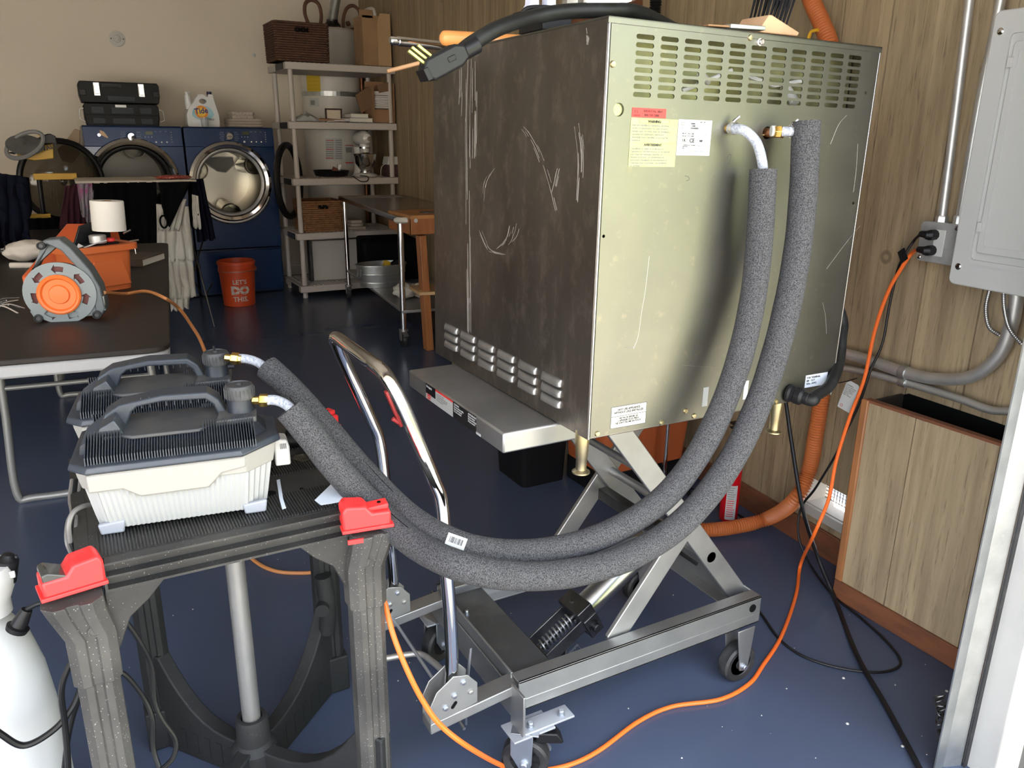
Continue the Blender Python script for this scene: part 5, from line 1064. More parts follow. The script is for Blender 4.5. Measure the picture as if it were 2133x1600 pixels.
g = G(); q = P(208, 280, y=YF-.004); g.prism([(0, 0), (.05, -.028), (.055, -.022), (.03, .02), (.004, .032)], q, (1, 0, 0), (0, 0, 1), (0, -1, 0), .002); obj('torn_sticker', g, mat('peach_sticker', (.75, .50, .30), .5), w1)
bolt(q+V((-.006, 0, -.004)), (0, -1, 0), .008, .004, CHROME, w1, 'button')
# open doors
def ringdoor(par, cen, rx, rz, ax, name, m, glass=None, bulge=.08, rim=.020):
    ax = V(ax).normalized(); u = V((0, 0, 1)).cross(ax).normalized(); z = V((0, 0, 1))
    g = G(); g.tube([cen+u*math.cos(a)*rx+z*math.sin(a)*rz for a in [2*PI*k/48 for k in range(48)]], rim, 10, closed=True); d = obj(name, g, m, par)
    if glass:
        g = G(); N = 8; rows = [[cen+(u*math.cos(a)*rx+z*math.sin(a)*rz)*math.cos(PI/2*j/N)*.97+ax*bulge*math.sin(PI/2*j/N) for a in [2*PI*k/32 for k in range(33)]] for j in range(N+1)]; g.grid(rows); obj('door_glass', g, glass, d, solid=.004)
    return d
cd = P(604, 378, y=6.80); ringdoor(w2, V((cd.x, 6.84, cd.z)), .235, .288, (.80, -.60, 0), 'dryer_door', BLACK, rim=.028)
hp_ = P(640, 372, y=6.7); g = G(); g.cyl((1.585, 7.02, cd.z-.05), (1.585, 7.02, cd.z+.05), .012); obj('door_hinge', g, BLACK, w2)
GL = mat('smoked_door_glass', (.22, .20, .16), .06, trans=.92)
cd = P(130, 378, y=6.80); ringdoor(w1, V((cd.x, 6.86, cd.z)), .275, .285, (.25, -.97, 0), 'washer_door', BLACK, GL, .10, .022)
# ---- toolboxes, detergent, cloth, cup on the machines
TB = mat('black_toolbox_plastic', (.006, .0065, .007), .5, spec=.25); TBL = mat('slate_toolbox_panel', (.016, .024, .032), .45, spec=.3)
YT = 7.18
def toolbox(name, label, r, latches, wins):
    x0, x1, z0, z1 = rect(*r, YT); t = thing(name, label, 'toolbox', ((x0+x1)/2, YT+.14, z0)); w = x1-x0; h = z1-z0
    g = G(); g.prism([(x0+.012, z0), (x1-.012, z0), (x1, z0+h*.35), (x1, z1-.02), (x1-.012, z1), (x0+.012, z1), (x0, z1-.02), (x0, z0+h*.35)], (0, YT, 0), (1, 0, 0), (0, 0, 1), (0, 1, 0), .26); b = obj('body', g, TB, t, bev=.006)
    for u, v, a, b2 in wins:
        g = G(); g.box(x0+w*u, x0+w*v, YT-.006, YT+.002, z0+h*a, z0+h*b2); obj('panel', g, TBL, t, bev=.002)
    for u in latches:
        g = G(); g.box(x0+w*u-.022, x0+w*u+.022, YT-.014, YT, z0+h*.32, z1-.008); la = obj('latch', g, mat('shiny_silver_latch', (.80, .80, .76), .25, .7), t, bev=.003)
        g = G(); g.box(x0+w*u-.015, x0+w*u+.015, YT-.017, YT-.013, z0+h*.40, z0+h*.42); g.box(x0+w*u-.018, x0+w*u-.016, YT-.017, YT-.013, z0+h*.42, z1-.03); obj('latch_groove', g, BLACK, la)
    return t, x0, x1, z0, z1
zt_ = 1.377
t1, x0, x1, z0, z1 = toolbox('toolbox', 'lower black toolbox with two shallow drawers standing on the blue washer', (176, 216, 332, 263, ), (), ((.10, .26, .55, .85), (.36, .66, .55, .85), (.74, .90, .55, .85), (.10, .26, .10, .36), (.36, .66, .10, .36), (.74, .90, .10, .36)))
g = G(); g.box(x0+.22, x0+.30, YT-.012, YT, z1-.03, z1-.008); obj('centre_latch', g, GREYMETAL, t1, bev=.002)
for xx, s in ((x0, -1), (x1, 1)):
    g = G(); g.tube([(xx, YT+.02, z0+.13), (xx+s*.03, YT+.02, z0+.12), (xx+s*.035, YT+.02, z0+.05), (xx, YT+.02, z0+.03)], .004, 6); obj('side_bail', g, GREYMETAL, t1)
g = G(); g.box(x0+.01, x1-.01, YT-.004, YT, z0+(z1-z0)*.48, z0+(z1-z0)*.50); obj('drawer_gap', g, HOLE, t1)
t2, x0, x1, z0, z1 = toolbox('toolbox', 'upper black toolbox with two silver latches, topmost on the blue washer', (164, 171, 332, 215), (.22, .77), ((.34, .68, .10, .34),))
g = G(); g.box(x0+.16, x0+.30, YT-.012, YT+.0, z1-.045, z1-.012); g.box(x0+.18, x0+.28, YT-.02, YT-.01, z1-.04, z1-.032); obj('carry_grip', g, BLACK, t2, bev=.002)
g = G(); g.box(x0+.004, x0+.05, YT-.008, YT, z0+.05, z1-.06); g.box(x1-.05, x1-.004, YT-.008, YT, z0+.05, z1-.06); obj('corner_guards', g, BLACK, t2, bev=.003, kind='stuff')
# detergent
x0, x1, z0, z1 = rect(388, 190, 455, 264, 7.22); z0 = 1.374
dt = thing('detergent_jug', 'white laundry detergent jug with pale blue label on the blue dryer', 'detergent', ((x0+x1)/2, 7.28, z0)); w = x1-x0; h = z1-z0
BW = mat('white_bottle', (.72, .73, .74), .35)
prof = [(.04, 0), (.96, 0), (1, .05), (1, .35), (.93, .60), (.88, .80), (.86, .92), (.72, .92), (.70, .82), (.55, .92), (.40, .90), (.30, .78), (.25, .70), (.10, .55), (0, .35), (0, .05)]
outer = [(x0+w*a, z0+h*b) for a, b in prof]; vs, fs = plate(outer, [[(x0+w*(.53+.12*math.cos(a)), z0+h*(.72+.07*math.sin(a))) for a in [2*PI*k/14 for k in range(14)]]], .13)
g = G(); g.add(vs, fs, Tr(0, 7.35, 0) @ XZ); obj('bottle', g, BW, dt, bev=.012)
g = G(); g.cyl((x0+w*.79, 7.28, z0+h*.90), (x0+w*.79, 7.28, z0+h*1.0), .020); obj('dark_cap', g, mat('navy_cap', (.02, .02, .06), .4), dt)
g = G(); g.cyl((x0+w*.10, 7.28, z0+h*.50), (x0+w*.10, 7.28, z0+h*.88), .024); g.cyl((x0+w*.10, 7.28, z0+h*.88), (x0+w*.10, 7.28, z0+h*.98), .014); g.cyl((x0+w*.10, 7.28, z0+h*.95), (x0+w*.2, 7.24, z0+h*.97), .007); obj('spout', g, BW, dt)
g = G(); g.prism([(x0+w*(.50+.34*math.cos(a)), z0+h*(.36+.24*math.sin(a)) if math.sin(a) > 0 else z0+h*(.36+.16*math.sin(a))) for a in [2*PI*k/20 for k in range(20)]], (0, 7.219, 0), (1, 0, 0), (0, 0, 1), (0, -1, 0), .001); lb = obj('blue_label', g, mat('pale_blue_print', (.35, .62, .72), .5), dt, smooth=False)
for r, m in ((.052, mat('orange_print', (.80, .28, .03), .5)), (.034, mat('yellow_print', (.85, .55, .05), .5))):
    g = G(); g.lathe([(r, 0), (0, .0005)], (x0+w*.46, 7.2175-.0006*(r < .04), z0+h*.42), (0, -1, 0), 24); obj('bullseye', g, m, lb, smooth=False)
text('print', 'Tide', .060, Tr(x0+w*.46, 7.2162, z0+h*.385) @ Matrix.Rotation(PI/2, 4, 'X') @ Matrix.Rotation(.12, 4, 'Z'), mat('navy_print', (.02, .03, .20), .5), lb, True, .0016, 'CENTER', .95)
g = G(); g.box(x0+w*.14, x0+w*.62, 7.2185, 7.2195, z0+h*.12, z0+h*.20); obj('lower_print', g, mat('light_print', (.75, .8, .85), .5), dt, smooth=False)
text('print', 'FREE', .022, Tr(x0+w*.66, 7.2175, z0+h*.19) @ Matrix.Rotation(PI/2, 4, 'X'), INK, dt, True)
q = P(427, 262, y=7.12); g = G(); g.lathe([(.026, 0), (.032, .075), (.030, .075), (.024, .003), (0, .003)], (q.x, 7.12, 1.376), (0, 0, 1), 24); tag(obj('plastic_cup', g, mat('clear_plastic', (.9, .92, .92), .12, trans=.9)), 'small clear plastic cup in front of the white detergent jug', 'cup')
# folded cloths
CLOTHB = mat('beige_cloth', (.50, .44, .37), .9, var=(14, (.40, .34, .28), .4, .7), bump=(60, .4)); CLOTHP = mat('patterned_cloth', (.46, .40, .35), .9, speck=(60, (.20, .14, .12), .3))
WHCL = mat('offwhite_cloth', (.62, .60, .54), .9, var=(8, (.50, .48, .42), .4, .7), bump=(40, .5)); BKCL = mat('black_cloth', (.003, .003, .0035), .95, spec=.1, bump=(50, .4)); NVCL = mat('navy_cloth', (.005, .006, .013), .95, spec=.1, bump=(50, .4)); MARCL = mat('maroon_cloth', (.05, .01, .02), .95)
def fold(name, label, x0, x1, y0, y1, z0, z1, m, layers=3, seed=0, cat='cloth', group=None):
    g = G(); n = 10
    for l in range(layers):
        za = z0+(z1-z0)*l/layers; zb = z0+(z1-z0)*(l+1)/layers; j = .012*noise.noise(V((seed, l*3.1, 0)))
        ring = []
        secs = []
        for zz, e in ((za, .93), ((za+zb)/2, 1.0), (zb-.001, .95)):
            o = [( (x0+x1)/2+(px)*e*(1+j)+.010*noise.noise(V((px*9+seed, py*9, l))), (y0+y1)/2+py*e ) for px, py in rrect(-(x1-x0)/2, (x1-x0)/2, -(y1-y0)/2, (y1-y0)/2, .02)]
            secs.append(([(a, b) for a, b in o], zz+.004*noise.noise(V((zz*30, seed, 1)))))
        loft(g, secs)
    return tag(obj(name, g, m, ang=.9, kind=None), label, cat, group)
x0, x1, z0, z1 = rect(474, 235, 545, 264, 7.2); fold('folded_cloth', 'beige folded cloths stacked on the right half of the dryer', x0, x1, 7.15, 7.40, 1.375, 1.375+(z1-z0)*.62, CLOTHB, 3, 2); fold('folded_cloth', 'smaller patterned cloth lying on top of the beige cloths', x0+.03, x1-.06, 7.18, 7.36, 1.376+(z1-z0)*.62, z1+.006, CLOTHP, 2, 5)
# wall bits
q = P(244, 81, y=YB); g = G(); g.lathe([(.062, 0), (.062, .004), (.058, .006), (.030, .008), (.026, .014), (.012, .016), (.010, .024), (0, .025)], (q.x, YB, q.z), (0, -1, 0), 36); fx = thing('cover_plate', 'round white pipe cover plate on the white wall above the toolboxes', 'cover plate', q); obj('plate', g, mat('dull_white_plate', (.55, .54, .50), .5), fx)
for s in (-1, 1): g = G(); g.cyl((q.x+s*.046, YB-.006, q.z), (q.x+s*.046, YB-.010, q.z), .006, n=10); obj('screw', g, DARKSTEEL, fx)
q = P(529, 115, y=YB); g = G(); g.lathe([(.018, 0), (.018, .003), (0, .008)], (q.x, YB, q.z), (0, -1, 0), 16); tag(obj('wall_hook', g, WHITE), 'tiny round white knob on the white wall above the dryer', 'knob')

# ================================================================== SHELF UNIT
SH = mat('warm_grey_shelf_plastic', (.50, .46, .42), .55); SX0, SX1, SY0, SY1 = 1.617, 2.522, 6.60, 7.20
sh = thing('shelving_unit', 'light grey plastic five-tier shelving unit in the back corner', 'shelf', (2.07, 6.9, 0)); lev = [.105, .545, .985, 1.425, 1.868]
for k, z in enumerate(lev):
    g = G(); g.box(SX0, SX1, SY0, SY1, z-.058, z-.004); s = obj('shelf_board', g, SH, sh, bev=.006)
    g = G(); n = 9
    for i in range(n):
        for j in range(22): x = SX0+.05+(SX1-SX0-.1)*j/21; y = SY0+.05+(SY1-SY0-.1)*i/(n-1); g.box(x-.008, x+.008, y-.020, y+.020, z-.004, z)
    obj('shelf_grid', g, SH, s, smooth=False, kind='stuff')
    g = G(); g.box(SX0-.006, SX0+.0, SY0+.06, SY0+.30, z-.056, z-.008); obj('end_clip', g, BLACK, s, bev=.002)
for x in (SX0+.045, SX1-.045):
    for y in (SY0+.035, SY1-.035):
        for a, b in zip([0]+lev[:-1], [lev[0]-.058]+[z-.058 for z in lev[1:]]): g = G(); g.cyl((x, y, a), (x, y, b), .021, .019); obj('post', g, SH, sh)
def srect(r, y): return rect(*r, y)
WICK = mat('dark_wicker', (.10, .042, .022), .7, var=(30, (.045, .02, .012), .4, .7)); WICKT = mat('honey_wicker', (.25, .12, .045), .7, var=(30, (.14, .06, .02), .4, .7))
def basket(name, label, x0, x1, y0, y1, z0, z1, m, flare=.03, hole=True):
    t = thing(name, label, 'basket', ((x0+x1)/2, (y0+y1)/2, z0)); h = z1-z0; n = max(6, int(h/.016)); cx, cy = (x0+x1)/2, (y0+y1)/2
    for k in range(n):
        z = z0+h*(k+.5)/n; e = 1-flare*(1-(k+.5)/n); g = G(); base = rrect(-(x1-x0)/2*e, (x1-x0)/2*e, -(y1-y0)/2*e, (y1-y0)/2*e, .02, 3); pts = []
        for i in range(len(base)):
            p, q = V((*base[i], 0)), V((*base[(i+1) % len(base)], 0)); L_ = (q-p).length; m_ = max(1, int(L_/.022)); nn = V(((q-p).y, -(q-p).x, 0)).normalized()
            for j in range(m_): v = p.lerp(q, j/m_)+nn*(.0035 if (len(pts)+k) % 2 else -.003); pts.append((cx+v.x, cy+v.y, z))
        g.tube(pts, h/n*.56, 6, closed=True); obj('woven_strand', g, m, t)
    g = G(); g.box(x0+.02, x1-.02, y0+.02, y1-.02, z0, z1-.02); obj('lining', g, HOLE, t)
    if hole:
        g = G(); w = (x1-x0)*.13; g.box(cx-w, cx+w, y0-.010, y0+.01, z1-h*.26, z1-h*.14); obj('grip_hole', g, HOLE, t, bev=.004)
    return t
x0, x1, z0, z1 = srect((572, 46, 684, 128), 6.62); basket('wicker_basket', 'dark brown wicker basket on the top shelf of the shelving unit', x0, x1, 6.61, 6.95, 1.870, z1, WICK)
x0, x1, z0, z1 = srect((632, 418, 714, 486), 6.64); bk = basket('wicker_basket', 'honey coloured wicker basket on the fourth shelf down', x0, x1, 6.63, 6.95, .547, z1, WICKT)
CARD = mat('brown_cardboard', (.33, .20, .10), .8, var=(5, (.26, .15, .075), .4, .7)); KRAFT = mat('kraft_paper', (.30, .17, .09), .85)
x0, x1, z0, z1 = srect((754, 28, 812, 134), 6.66)
cb = thing('cardboard_box', 'tall open cardboard box on the right end of the top shelf', 'box', ((x0+x1)/2, 6.75, 1.87))
g = G(); g.box(x0, x1, 6.64, 6.86, 1.871, z1-.02); obj('carton', g, CARD, cb, bev=.002)
g = G(); g.prism([(x1-.115, 0), (x1-.001, 0), (x1-.001, z1-1.871), (x1-.09, z1-1.871), (x1-.115, z1-1.95)], (0, 6.638, 1.871), (1, 0, 0), (0, 0, 1), (0, -1, 0), .004); obj('side_panel', g, mat('lighter_cardboard', (.42, .27, .14), .8), cb)
g = G(); g.box(x0-.02, x0+.09, 6.64, 6.645, z1-.04, z1+.02); obj('flap', g, CARD, cb)
g = G(); g.tube(catmull([(x0+.01, 6.70, z1-.02), (x0+.06, 6.69, z1+.02), (x0+.11, 6.69, z1+.03), (x0+.12, 6.68, z1-.03)], 4), .03, 8, flat=.6); tag(obj('white_rag', g, WHCL), 'white cloth poking out of the tall cardboard box', 'rag')
# second shelf
def at2(px, y): return P(px, 240, y=y).x
zS = 1.426
x0, x1 = P(778, 240, y=6.64).x, P(818, 240, y=6.64).x; zt_ = P(800, 168, y=6.66).z
pb = thing('paper_bag', 'open brown paper bag on the right end of the second shelf', 'bag', ((x0+x1)/2, 6.75, zS))
g = G(); g.box(x0, x1, 6.62, 6.80, zS, zS+(zt_-zS)*.32); obj('bag_front', g, KRAFT, pb, bev=.004)
g = G(); g.box(x0-.004, x0, 6.60, 6.84, zS, zt_-.05); g.box(x1, x1+.004, 6.60, 6.84, zS, zt_-.03); g.box(x0, x1, 6.836, 6.84, zS, zt_); obj('bag_sides', g, KRAFT, pb, smooth=False)
g = G(); g.prism([(0, 0), (.10, .05), (.12, .16), (.06, .20), (-.04, .14)], (x0-.10, 6.66, zt_-.26), (1, 0, 0), (0, 0, 1), (0, 1, 0), .01); g.prism([(0, 0), (.10, .02), (.09, .09), (-.02, .06)], (x1-.12, 6.62, zt_-.10), (1, 0, 0), (0, 0, 1), (0, 1, 0), .01); obj('bag_flap', g, mat('dark_kraft', (.17, .095, .05), .85), pb, smooth=False)
for k in range(4): z = zS+(zt_-zS)*.34+.034*k; fold('napkin_stack', 'white folded napkins in the paper bag, %s bundle' % ('lowest', 'second', 'third', 'topmost')[k], x0+.008, x1-.012, 6.62, 6.78, z, z+.032, WHITE if k == 9 else mat('pale_paper', (.66, .62, .60), .8), 2, k, 'napkins', 'napkin bundles in the paper bag')
fa_, fb_ = P(677, 240, y=6.68).x, P(712, 240, y=6.68).x; zf = P(695, 226, y=6.68).z
pf = thing('picture_frame', 'small dark framed picture standing on the second shelf', 'picture frame', ((fa_+fb_)/2, 6.68, zS))
g = G(); vs, fs = plate([(fa_, zS), (fb_, zS), (fb_, zf), (fa_, zf)], [[(fa_+.012, zS+.012), (fb_-.012, zS+.012), (fb_-.012, zf-.012), (fa_+.012, zf-.012)]], .012); g.add(vs, fs, Tr(0, 6.68, 0) @ XZ); obj('frame', g, mat('dark_frame', (.04, .02, .012), .4), pf, smooth=False)
g = G(); g.box(fa_+.01, fb_-.01, 6.676, 6.68, zS+.01, zf-.01); obj('picture', g, mat('pale_picture', (.62, .54, .42), .6, var=(22, (.45, .12, .10), .62, .7)), pf, smooth=False)
bks = [((728, 246, 777, 252), (.55, .53, .50), 'grey-covered'), ((731, 240, 768, 246), (.66, .62, .56), 'cream-edged')]
for i, (r, c_, nm) in enumerate(bks):
    a, b, z_, z__ = srect(r, 6.62); zz = zS+.001+i*.034; t = thing('book', '%s book lying flat on the second shelf, %s of two' % (nm, ('lower', 'upper')[i]), 'book', ((a+b)/2, 6.7, zz), group='books on the second shelf')
    g = G(); g.box(a, b, 6.62, 6.80, zz, zz+.004); g.box(a, b, 6.62, 6.80, zz+.028, zz+.032); g.box(a, a+.004, 6.62, 6.8, zz, zz+.032); obj('cover', g, mat('book_cover_%s' % nm, c_, .5), t, bev=.001)
    g = G(); g.box(a+.004, b-.004, 6.624, 6.79, zz+.004, zz+.028); obj('pages', g, mat('paper_pages', (.72, .69, .60), .8), t)
a, b, z_, z__ = srect((682, 246, 728, 254), 6.61)
for i in range(4):
    g = G(); o = V((a+.01*i, 6.62+.01*i, zS+.001+.006*i)); g.prism([(0, 0), (.20, -.01*i), (.20, .16), (.01, .15)], o, V((1, .06*i-.1, .03)).normalized(), (0, 1, 0), (0, 0, 1), .004); tag(obj('leaflet', g, mat('pale_paper', (.66, .62, .60), .8), smooth=False), '%s white leaflet in the fanned pile below the framed picture' % ('lowest', 'second lowest', 'third', 'topmost')[i], 'leaflet', 'leaflets on the second shelf')
bgp = P(640, 246, y=6.66); rows = [[V((bgp.x-.13+.26*i/12, 6.62+.15*j/8, zS+.002+.075*max(0, math.sin(PI*i/12))*math.sin(PI*j/8)**.5*(.6+.8*abs(noise.noise(V((i*.9, j*.9, 3))))))) for i in range(13)] for j in range(9)]
g = G(); g.grid(rows); tag(obj('plastic_bag', g, mat('cloudy_film', (.75, .75, .74), .2, trans=.6), solid=.001), 'crumpled clear plastic bag on the left of the second shelf', 'bag')
g = G(); g.prism([(0, 0), (.22, .01), (.24, .05), (.02, .06)], P(665, 252, y=6.62)+V((0, 0, .002)), (1, 0, 0), (0, 1, .15), (0, 0, 1), .012); tag(obj('brown_envelope', g, KRAFT), 'flat brown envelope between plastic bag and picture frame', 'envelope')
# third shelf: pan, mixer, boxed item
zS = .986
c = P(692, 366, y=6.80); g = G(); g.lathe([(.11, 0), (.135, .006), (.15, .045), (.153, .048), (.15, .05), (.13, .012), (0, .010)], (c.x, 6.82, zS+.002), (0, 0, 1), 36); pn = thing('electric_skillet', 'black round electric pan on the third shelf', 'pan', (c.x, 6.82, zS)); obj('pan', g, BLACK, pn)
g = G(); g.prism([(0, 0), (.05, 0), (.045, .02), (.012, .035)], (c.x-.02, 6.72, zS+.05), (1, 0, 0), (0, 0, 1), (0, 1, 0), .02); obj('thermostat', g, mat('brown_part', (.16, .05, .03), .5), pn)
g = G(); g.cyl((c.x+.045, 6.74, zS+.03), (c.x+.045, 6.74, zS+.10), .018); tag(obj('spice_jar', g, mat('clear_plastic', (.9, .92, .92), .12, trans=.9)), 'small clear jar standing at the black pan', 'jar')
mx = thing('stand_mixer', 'white stand mixer with steel bowl on the third shelf', 'mixer', (P(762, 370, y=6.72).x, 6.76, zS)); o = V((P(762, 370, y=6.72).x, 6.72, zS))
MW = mat('mixer_white', (.62, .61, .58), .25, coat=.5)
g = G(); g.lathe([(.10, 0), (.10, .010), (.085, .022), (.04, .03), (0, .03)], o+V((.015, .03, .002)), (0, 0, 1), 30); g.lathe([(.06, 0), (.045, .05), (.038, .16), (.045, .24)], o+V((.0, .16, 0)), (0, 0, 1), 24); obj('base', g, MW, mx)
g = G(); g.lathe([(.035, 0), (.05, .006), (.05, .012), (.042, .02), (.085, .08), (.10, .155), (.104, .158), (.098, .158), (.08, .08), (0, .03)], o+V((.0, .0, .03)), (0, 0, 1), 36); obj('bowl', g, CHROME, mx)
g = G(); g.lathe([(0, -.02), (.035, -.01), (.055, .02), (.062, .08), (.060, .20), (.045, .25), (0, .26)], o+V((0, -.07, .315)), (0, 1, 0), 28); hd2 = obj('motor_head', g, MW, mx)
g = G(); g.lathe([(.040, 0), (.042, .02), (.046, .022), (.046, .03), (.042, .032), (.044, .07)], o+V((0, -.005, .200)), (0, 0, 1), 24); obj('beater_collar', g, MW, hd2); g = G(); g.lathe([(.020, 0), (.020, .02), (0, .024)], o+V((.012, -.075, .31)), (.2, -1, 0), 18); obj('hub_cap', g, CHROME, hd2)
g = G(); g.lathe([(.048, 0), (.048, .012)], o+V((0, -.005, .232)), (0, 0, 1), 24); obj('chrome_band', g, CHROME, hd2)
a, b, z_, z__ = srect((806, 326, 827, 368), 6.66); g = G(); g.box(a, b, 6.64, 6.76, zS, zS+.10); bb = thing('printed_box', 'small dark printed box with white lid, right end of third shelf', 'box', (a, 6.7, zS)); obj('carton', g, mat('dark_print', (.05, .02, .025), .5, speck=(70, (.5, .3, .3), .2)), bb, bev=.001)
g = G(); g.prism([(a-.004, 0), (b+.004, 0), (b, .065), (a+.012, .065)], (0, 6.636, zS+.10), (1, 0, 0), (0, 0, 1), (0, 1, 0), .13); obj('lid', g, WHITE, bb, bev=.002)
cord('mixer_cord', 'black mixer cord looped over the front of the third shelf', [P(735, 367, y=6.66), P(742, 372, y=6.59), P(752, 378, y=6.58), P(765, 377, y=6.58), P(766, 368, y=6.60), P(750, 366, y=6.66)], .004)
cord('white_cord', 'thin white cord rising beside the mixer bowl', [P(793, 366, y=6.64), P(794, 350, y=6.64), P(800, 343, y=6.66), P(808, 340, y=6.68)], .003, WHITE)  # plain thin white cord, what it serves is unknown
# fourth and fifth shelf
zS = .546
for i in range(3): a, b, z_, z__ = srect((728+2*i, 460, 762-3*i, 480), 6.66); fold('folded_towel', 'folded pale towel on the fourth shelf, %s of the pile' % ('bottom', 'middle', 'top')[i], a, b, 6.65, 6.85, zS+.028*i, zS+.026+.028*i, CLOTHB, 1, i+3, 'towel', 'towels on the fourth shelf')
a, b, z_, z__ = srect((652, 503, 728, 578), 6.72); g = G(); g.box(a+.02, b+.2, 6.80, 6.83, .107, z__); tag(obj('white_board', g, mat('dull_white_board', (.46, .44, .40), .6), bev=.002), 'dull white flat board standing on the bottom shelf', 'board')
g = G(); g.box(a-.01, a+.012, 6.78, 6.86, .107, z__+.01); tag(obj('dark_board', g, DARKSTEEL, bev=.001), 'narrow dark board at the left edge of the white board', 'board')

# ---- water heater, flue and pipes behind the shelf
HX_, HY, HR = P(672, 240, y=7.30).x+.05, 7.52, .262; ht = P(700, 64, y=7.52).z
HX_ = (P(600, 200, y=7.52).x+P(748, 200, y=7.52).x)/2+.04; HX_ = P(748, 200, y=7.52).x-HR
wh = thing('water_heater', 'white cylindrical water heater standing behind the shelving unit', 'water heater', (HX_, HY, 0))
g = G(); g.lathe([(HR, .05), (HR, ht-.02), (HR-.02, ht), (0, ht+.02)], (HX_, HY, 0), (0, 0, 1), 48); obj('tank', g, mat('heater_enamel', (.62, .60, .55), .4), wh)
zs_ = P(700, 195, y=7.26).z; g = G(); g.lathe([(HR+.002, -.02), (HR+.004, -.02), (HR+.004, .02), (HR+.002, .02)], (HX_, HY, zs_), (0, 0, 1), 48, ring=True); obj('strap', g, GALV, wh, smooth=False)
def hlab(px0, py0, px1, py1, m, nm='label', par=None, off=.004):
    q0, q1 = P(px0, py0, y=HY-HR), P(px1, py1, y=HY-HR); x0_ = max(-.98, min(.98, (q0.x-HX_)/HR)); x1_ = max(-.98, min(.98, (q1.x-HX_)/HR)); a0, a1 = math.asin(x0_), math.asin(x1_)
    g = G(); r = HR+off; g.grid([[V((HX_+r*math.sin(a0+(a1-a0)*k/8), HY-r*math.cos(a0+(a1-a0)*k/8), z)) for k in range(9)] for z in (q1.z, q0.z)]); return obj(nm, g, m, par or wh, smooth=False)
YLB = mat('yellow_energy_label', (.55, .38, .02), .6)
l1 = hlab(649, 153, 672, 190, YLB, 'yellow_label'); 
for k in range(4): hlab(651, 160+8*k, 670, 161+8*k, INK, 'printed_line', l1, .005)
l2 = hlab(654, 203, 670, 222, PAPER, 'white_label'); hlab(656, 208, 663, 218, GREYINK, 'printed_block', l2, .005)
l3 = hlab(680, 288, 714, 333, PAPER, 'instruction_label'); l4 = hlab(718, 301, 738, 345, PAPER, 'instruction_label')
for k in range(9): hlab(682, 292+4.6*k, 696, 293.5+4.6*k, GREYINK if k % 4 else REDINK, 'printed_line', l3, .005); hlab(699, 292+4.6*k, 712, 293.5+4.6*k, GREYINK, 'printed_line', l3, .005)
hlab(719, 302, 737, 303.5, REDINK, 'printed_line', l4, .005); hlab(720, 307, 734, 318, GREYINK, 'printed_block', l4, .005); hlab(719, 338, 737, 340, REDINK, 'printed_line', l4, .005)
fl = thing('flue_duct', 'bright metal flue duct rising from the water heater hood', 'duct', (P(702, 50, y=7.5).x, 7.5, ht)); fx_ = P(692, 48, y=7.5)
g = G(); g.tube([(fx_.x, 7.5, ht+.07), (fx_.x+.01, 7.5, ht+.12), P(699, 0, y=7.5), P(704, -40, y=7.5)], [.05, .043, .043, .043], 24); obj('pipe', g, GALV, fl)
g = G(); g.lathe([(.075, .0), (.05, .035), (.05, .05)], (fx_.x, 7.5, ht+.035), (0, 0, 1), 24); obj('draft_hood', g, DARKSTEEL, fl)
for s in (-1, 1): g = G(); g.beam((fx_.x+s*.06, 7.47, ht-.01), (fx_.x+s*.06, 7.47, ht+.05), .008, .003); obj('hood_leg', g, DARKSTEEL, fl)
CPW = mat('brown_wrapped_pipe', (.15, .065, .035), .6, var=(12, (.08, .04, .03), .4, .7))
g = G(); g.tube(catmull([P(668, 50, y=7.45), P(669, 30, y=7.45), P(663, 8, y=7.45), P(648, 0, y=7.45), P(636, 8, y=7.45), P(635, 28, y=7.45), P(642, 48, y=7.45), P(648, 60, y=7.45)], 6), .016, 10); tag(obj('copper_pipe', g, CPW), 'brown wrapped pipe loop above the dark wicker basket', 'pipe')
g = G(); g.tube(catmull([P(716, 62, y=7.45), P(715, 40, y=7.45), P(722, 18, y=7.45), P(736, 12, y=7.45), P(749, 25, y=7.45), P(748, 45, y=7.45), P(738, 60, y=7.45), P(730, 62, y=7.45)], 6), .015, 10); g.cyl(P(722, 50, y=7.45), P(728, 48, y=7.45), .02); tag(obj('copper_pipe', g, CPW), 'brown wrapped pipe loop with valve above the water heater', 'pipe')
g = G(); a = P(742, 160, y=7.55); g.cyl((a.x, 7.4, .1), (a.x, 7.4, a.z+.3), .012, n=10); tag(obj('copper_riser', g, COPPER), 'dark copper pipe running down beside the water heater', 'pipe')

# ================================================================== ROLLING STEEL TABLE WITH CONTENTS
ct = thing('steel_work_table', 'stainless rolling work table with casters along the panelled wall', 'table', (2.1, 5.6, 0))
f0, f1 = V((P(842, 722, z=0).x, 4.727, 0)), V((1.985, 6.45, 0)); dd = (f1-f0).normalized(); rr_ = V((dd.y, -dd.x, 0)); TWd = .56; TZ = .845
DK = mat('dark_stainless_top', (.30, .29, .27), .22, 1, var=(4, (.20, .19, .18), .4, .7))
def q4(a0, a1, b0, b1, z0, z1, g): o = f0; return g.prism([(a0, b0), (a1, b0), (a1, b1), (a0, b1)], (o.x, o.y, z0), dd, rr_, (0, 0, 1), z1-z0)
g = G(); q4(-.10, 1.80, -.035, TWd, TZ-.035, TZ, g); obj('top', g, DK, ct, bev=.006)
g = G(); q4(-.02, 1.74, -.01, TWd-.04, .225, .245, g); obj('lower_shelf', g, GREYMETAL, ct, bev=.004)
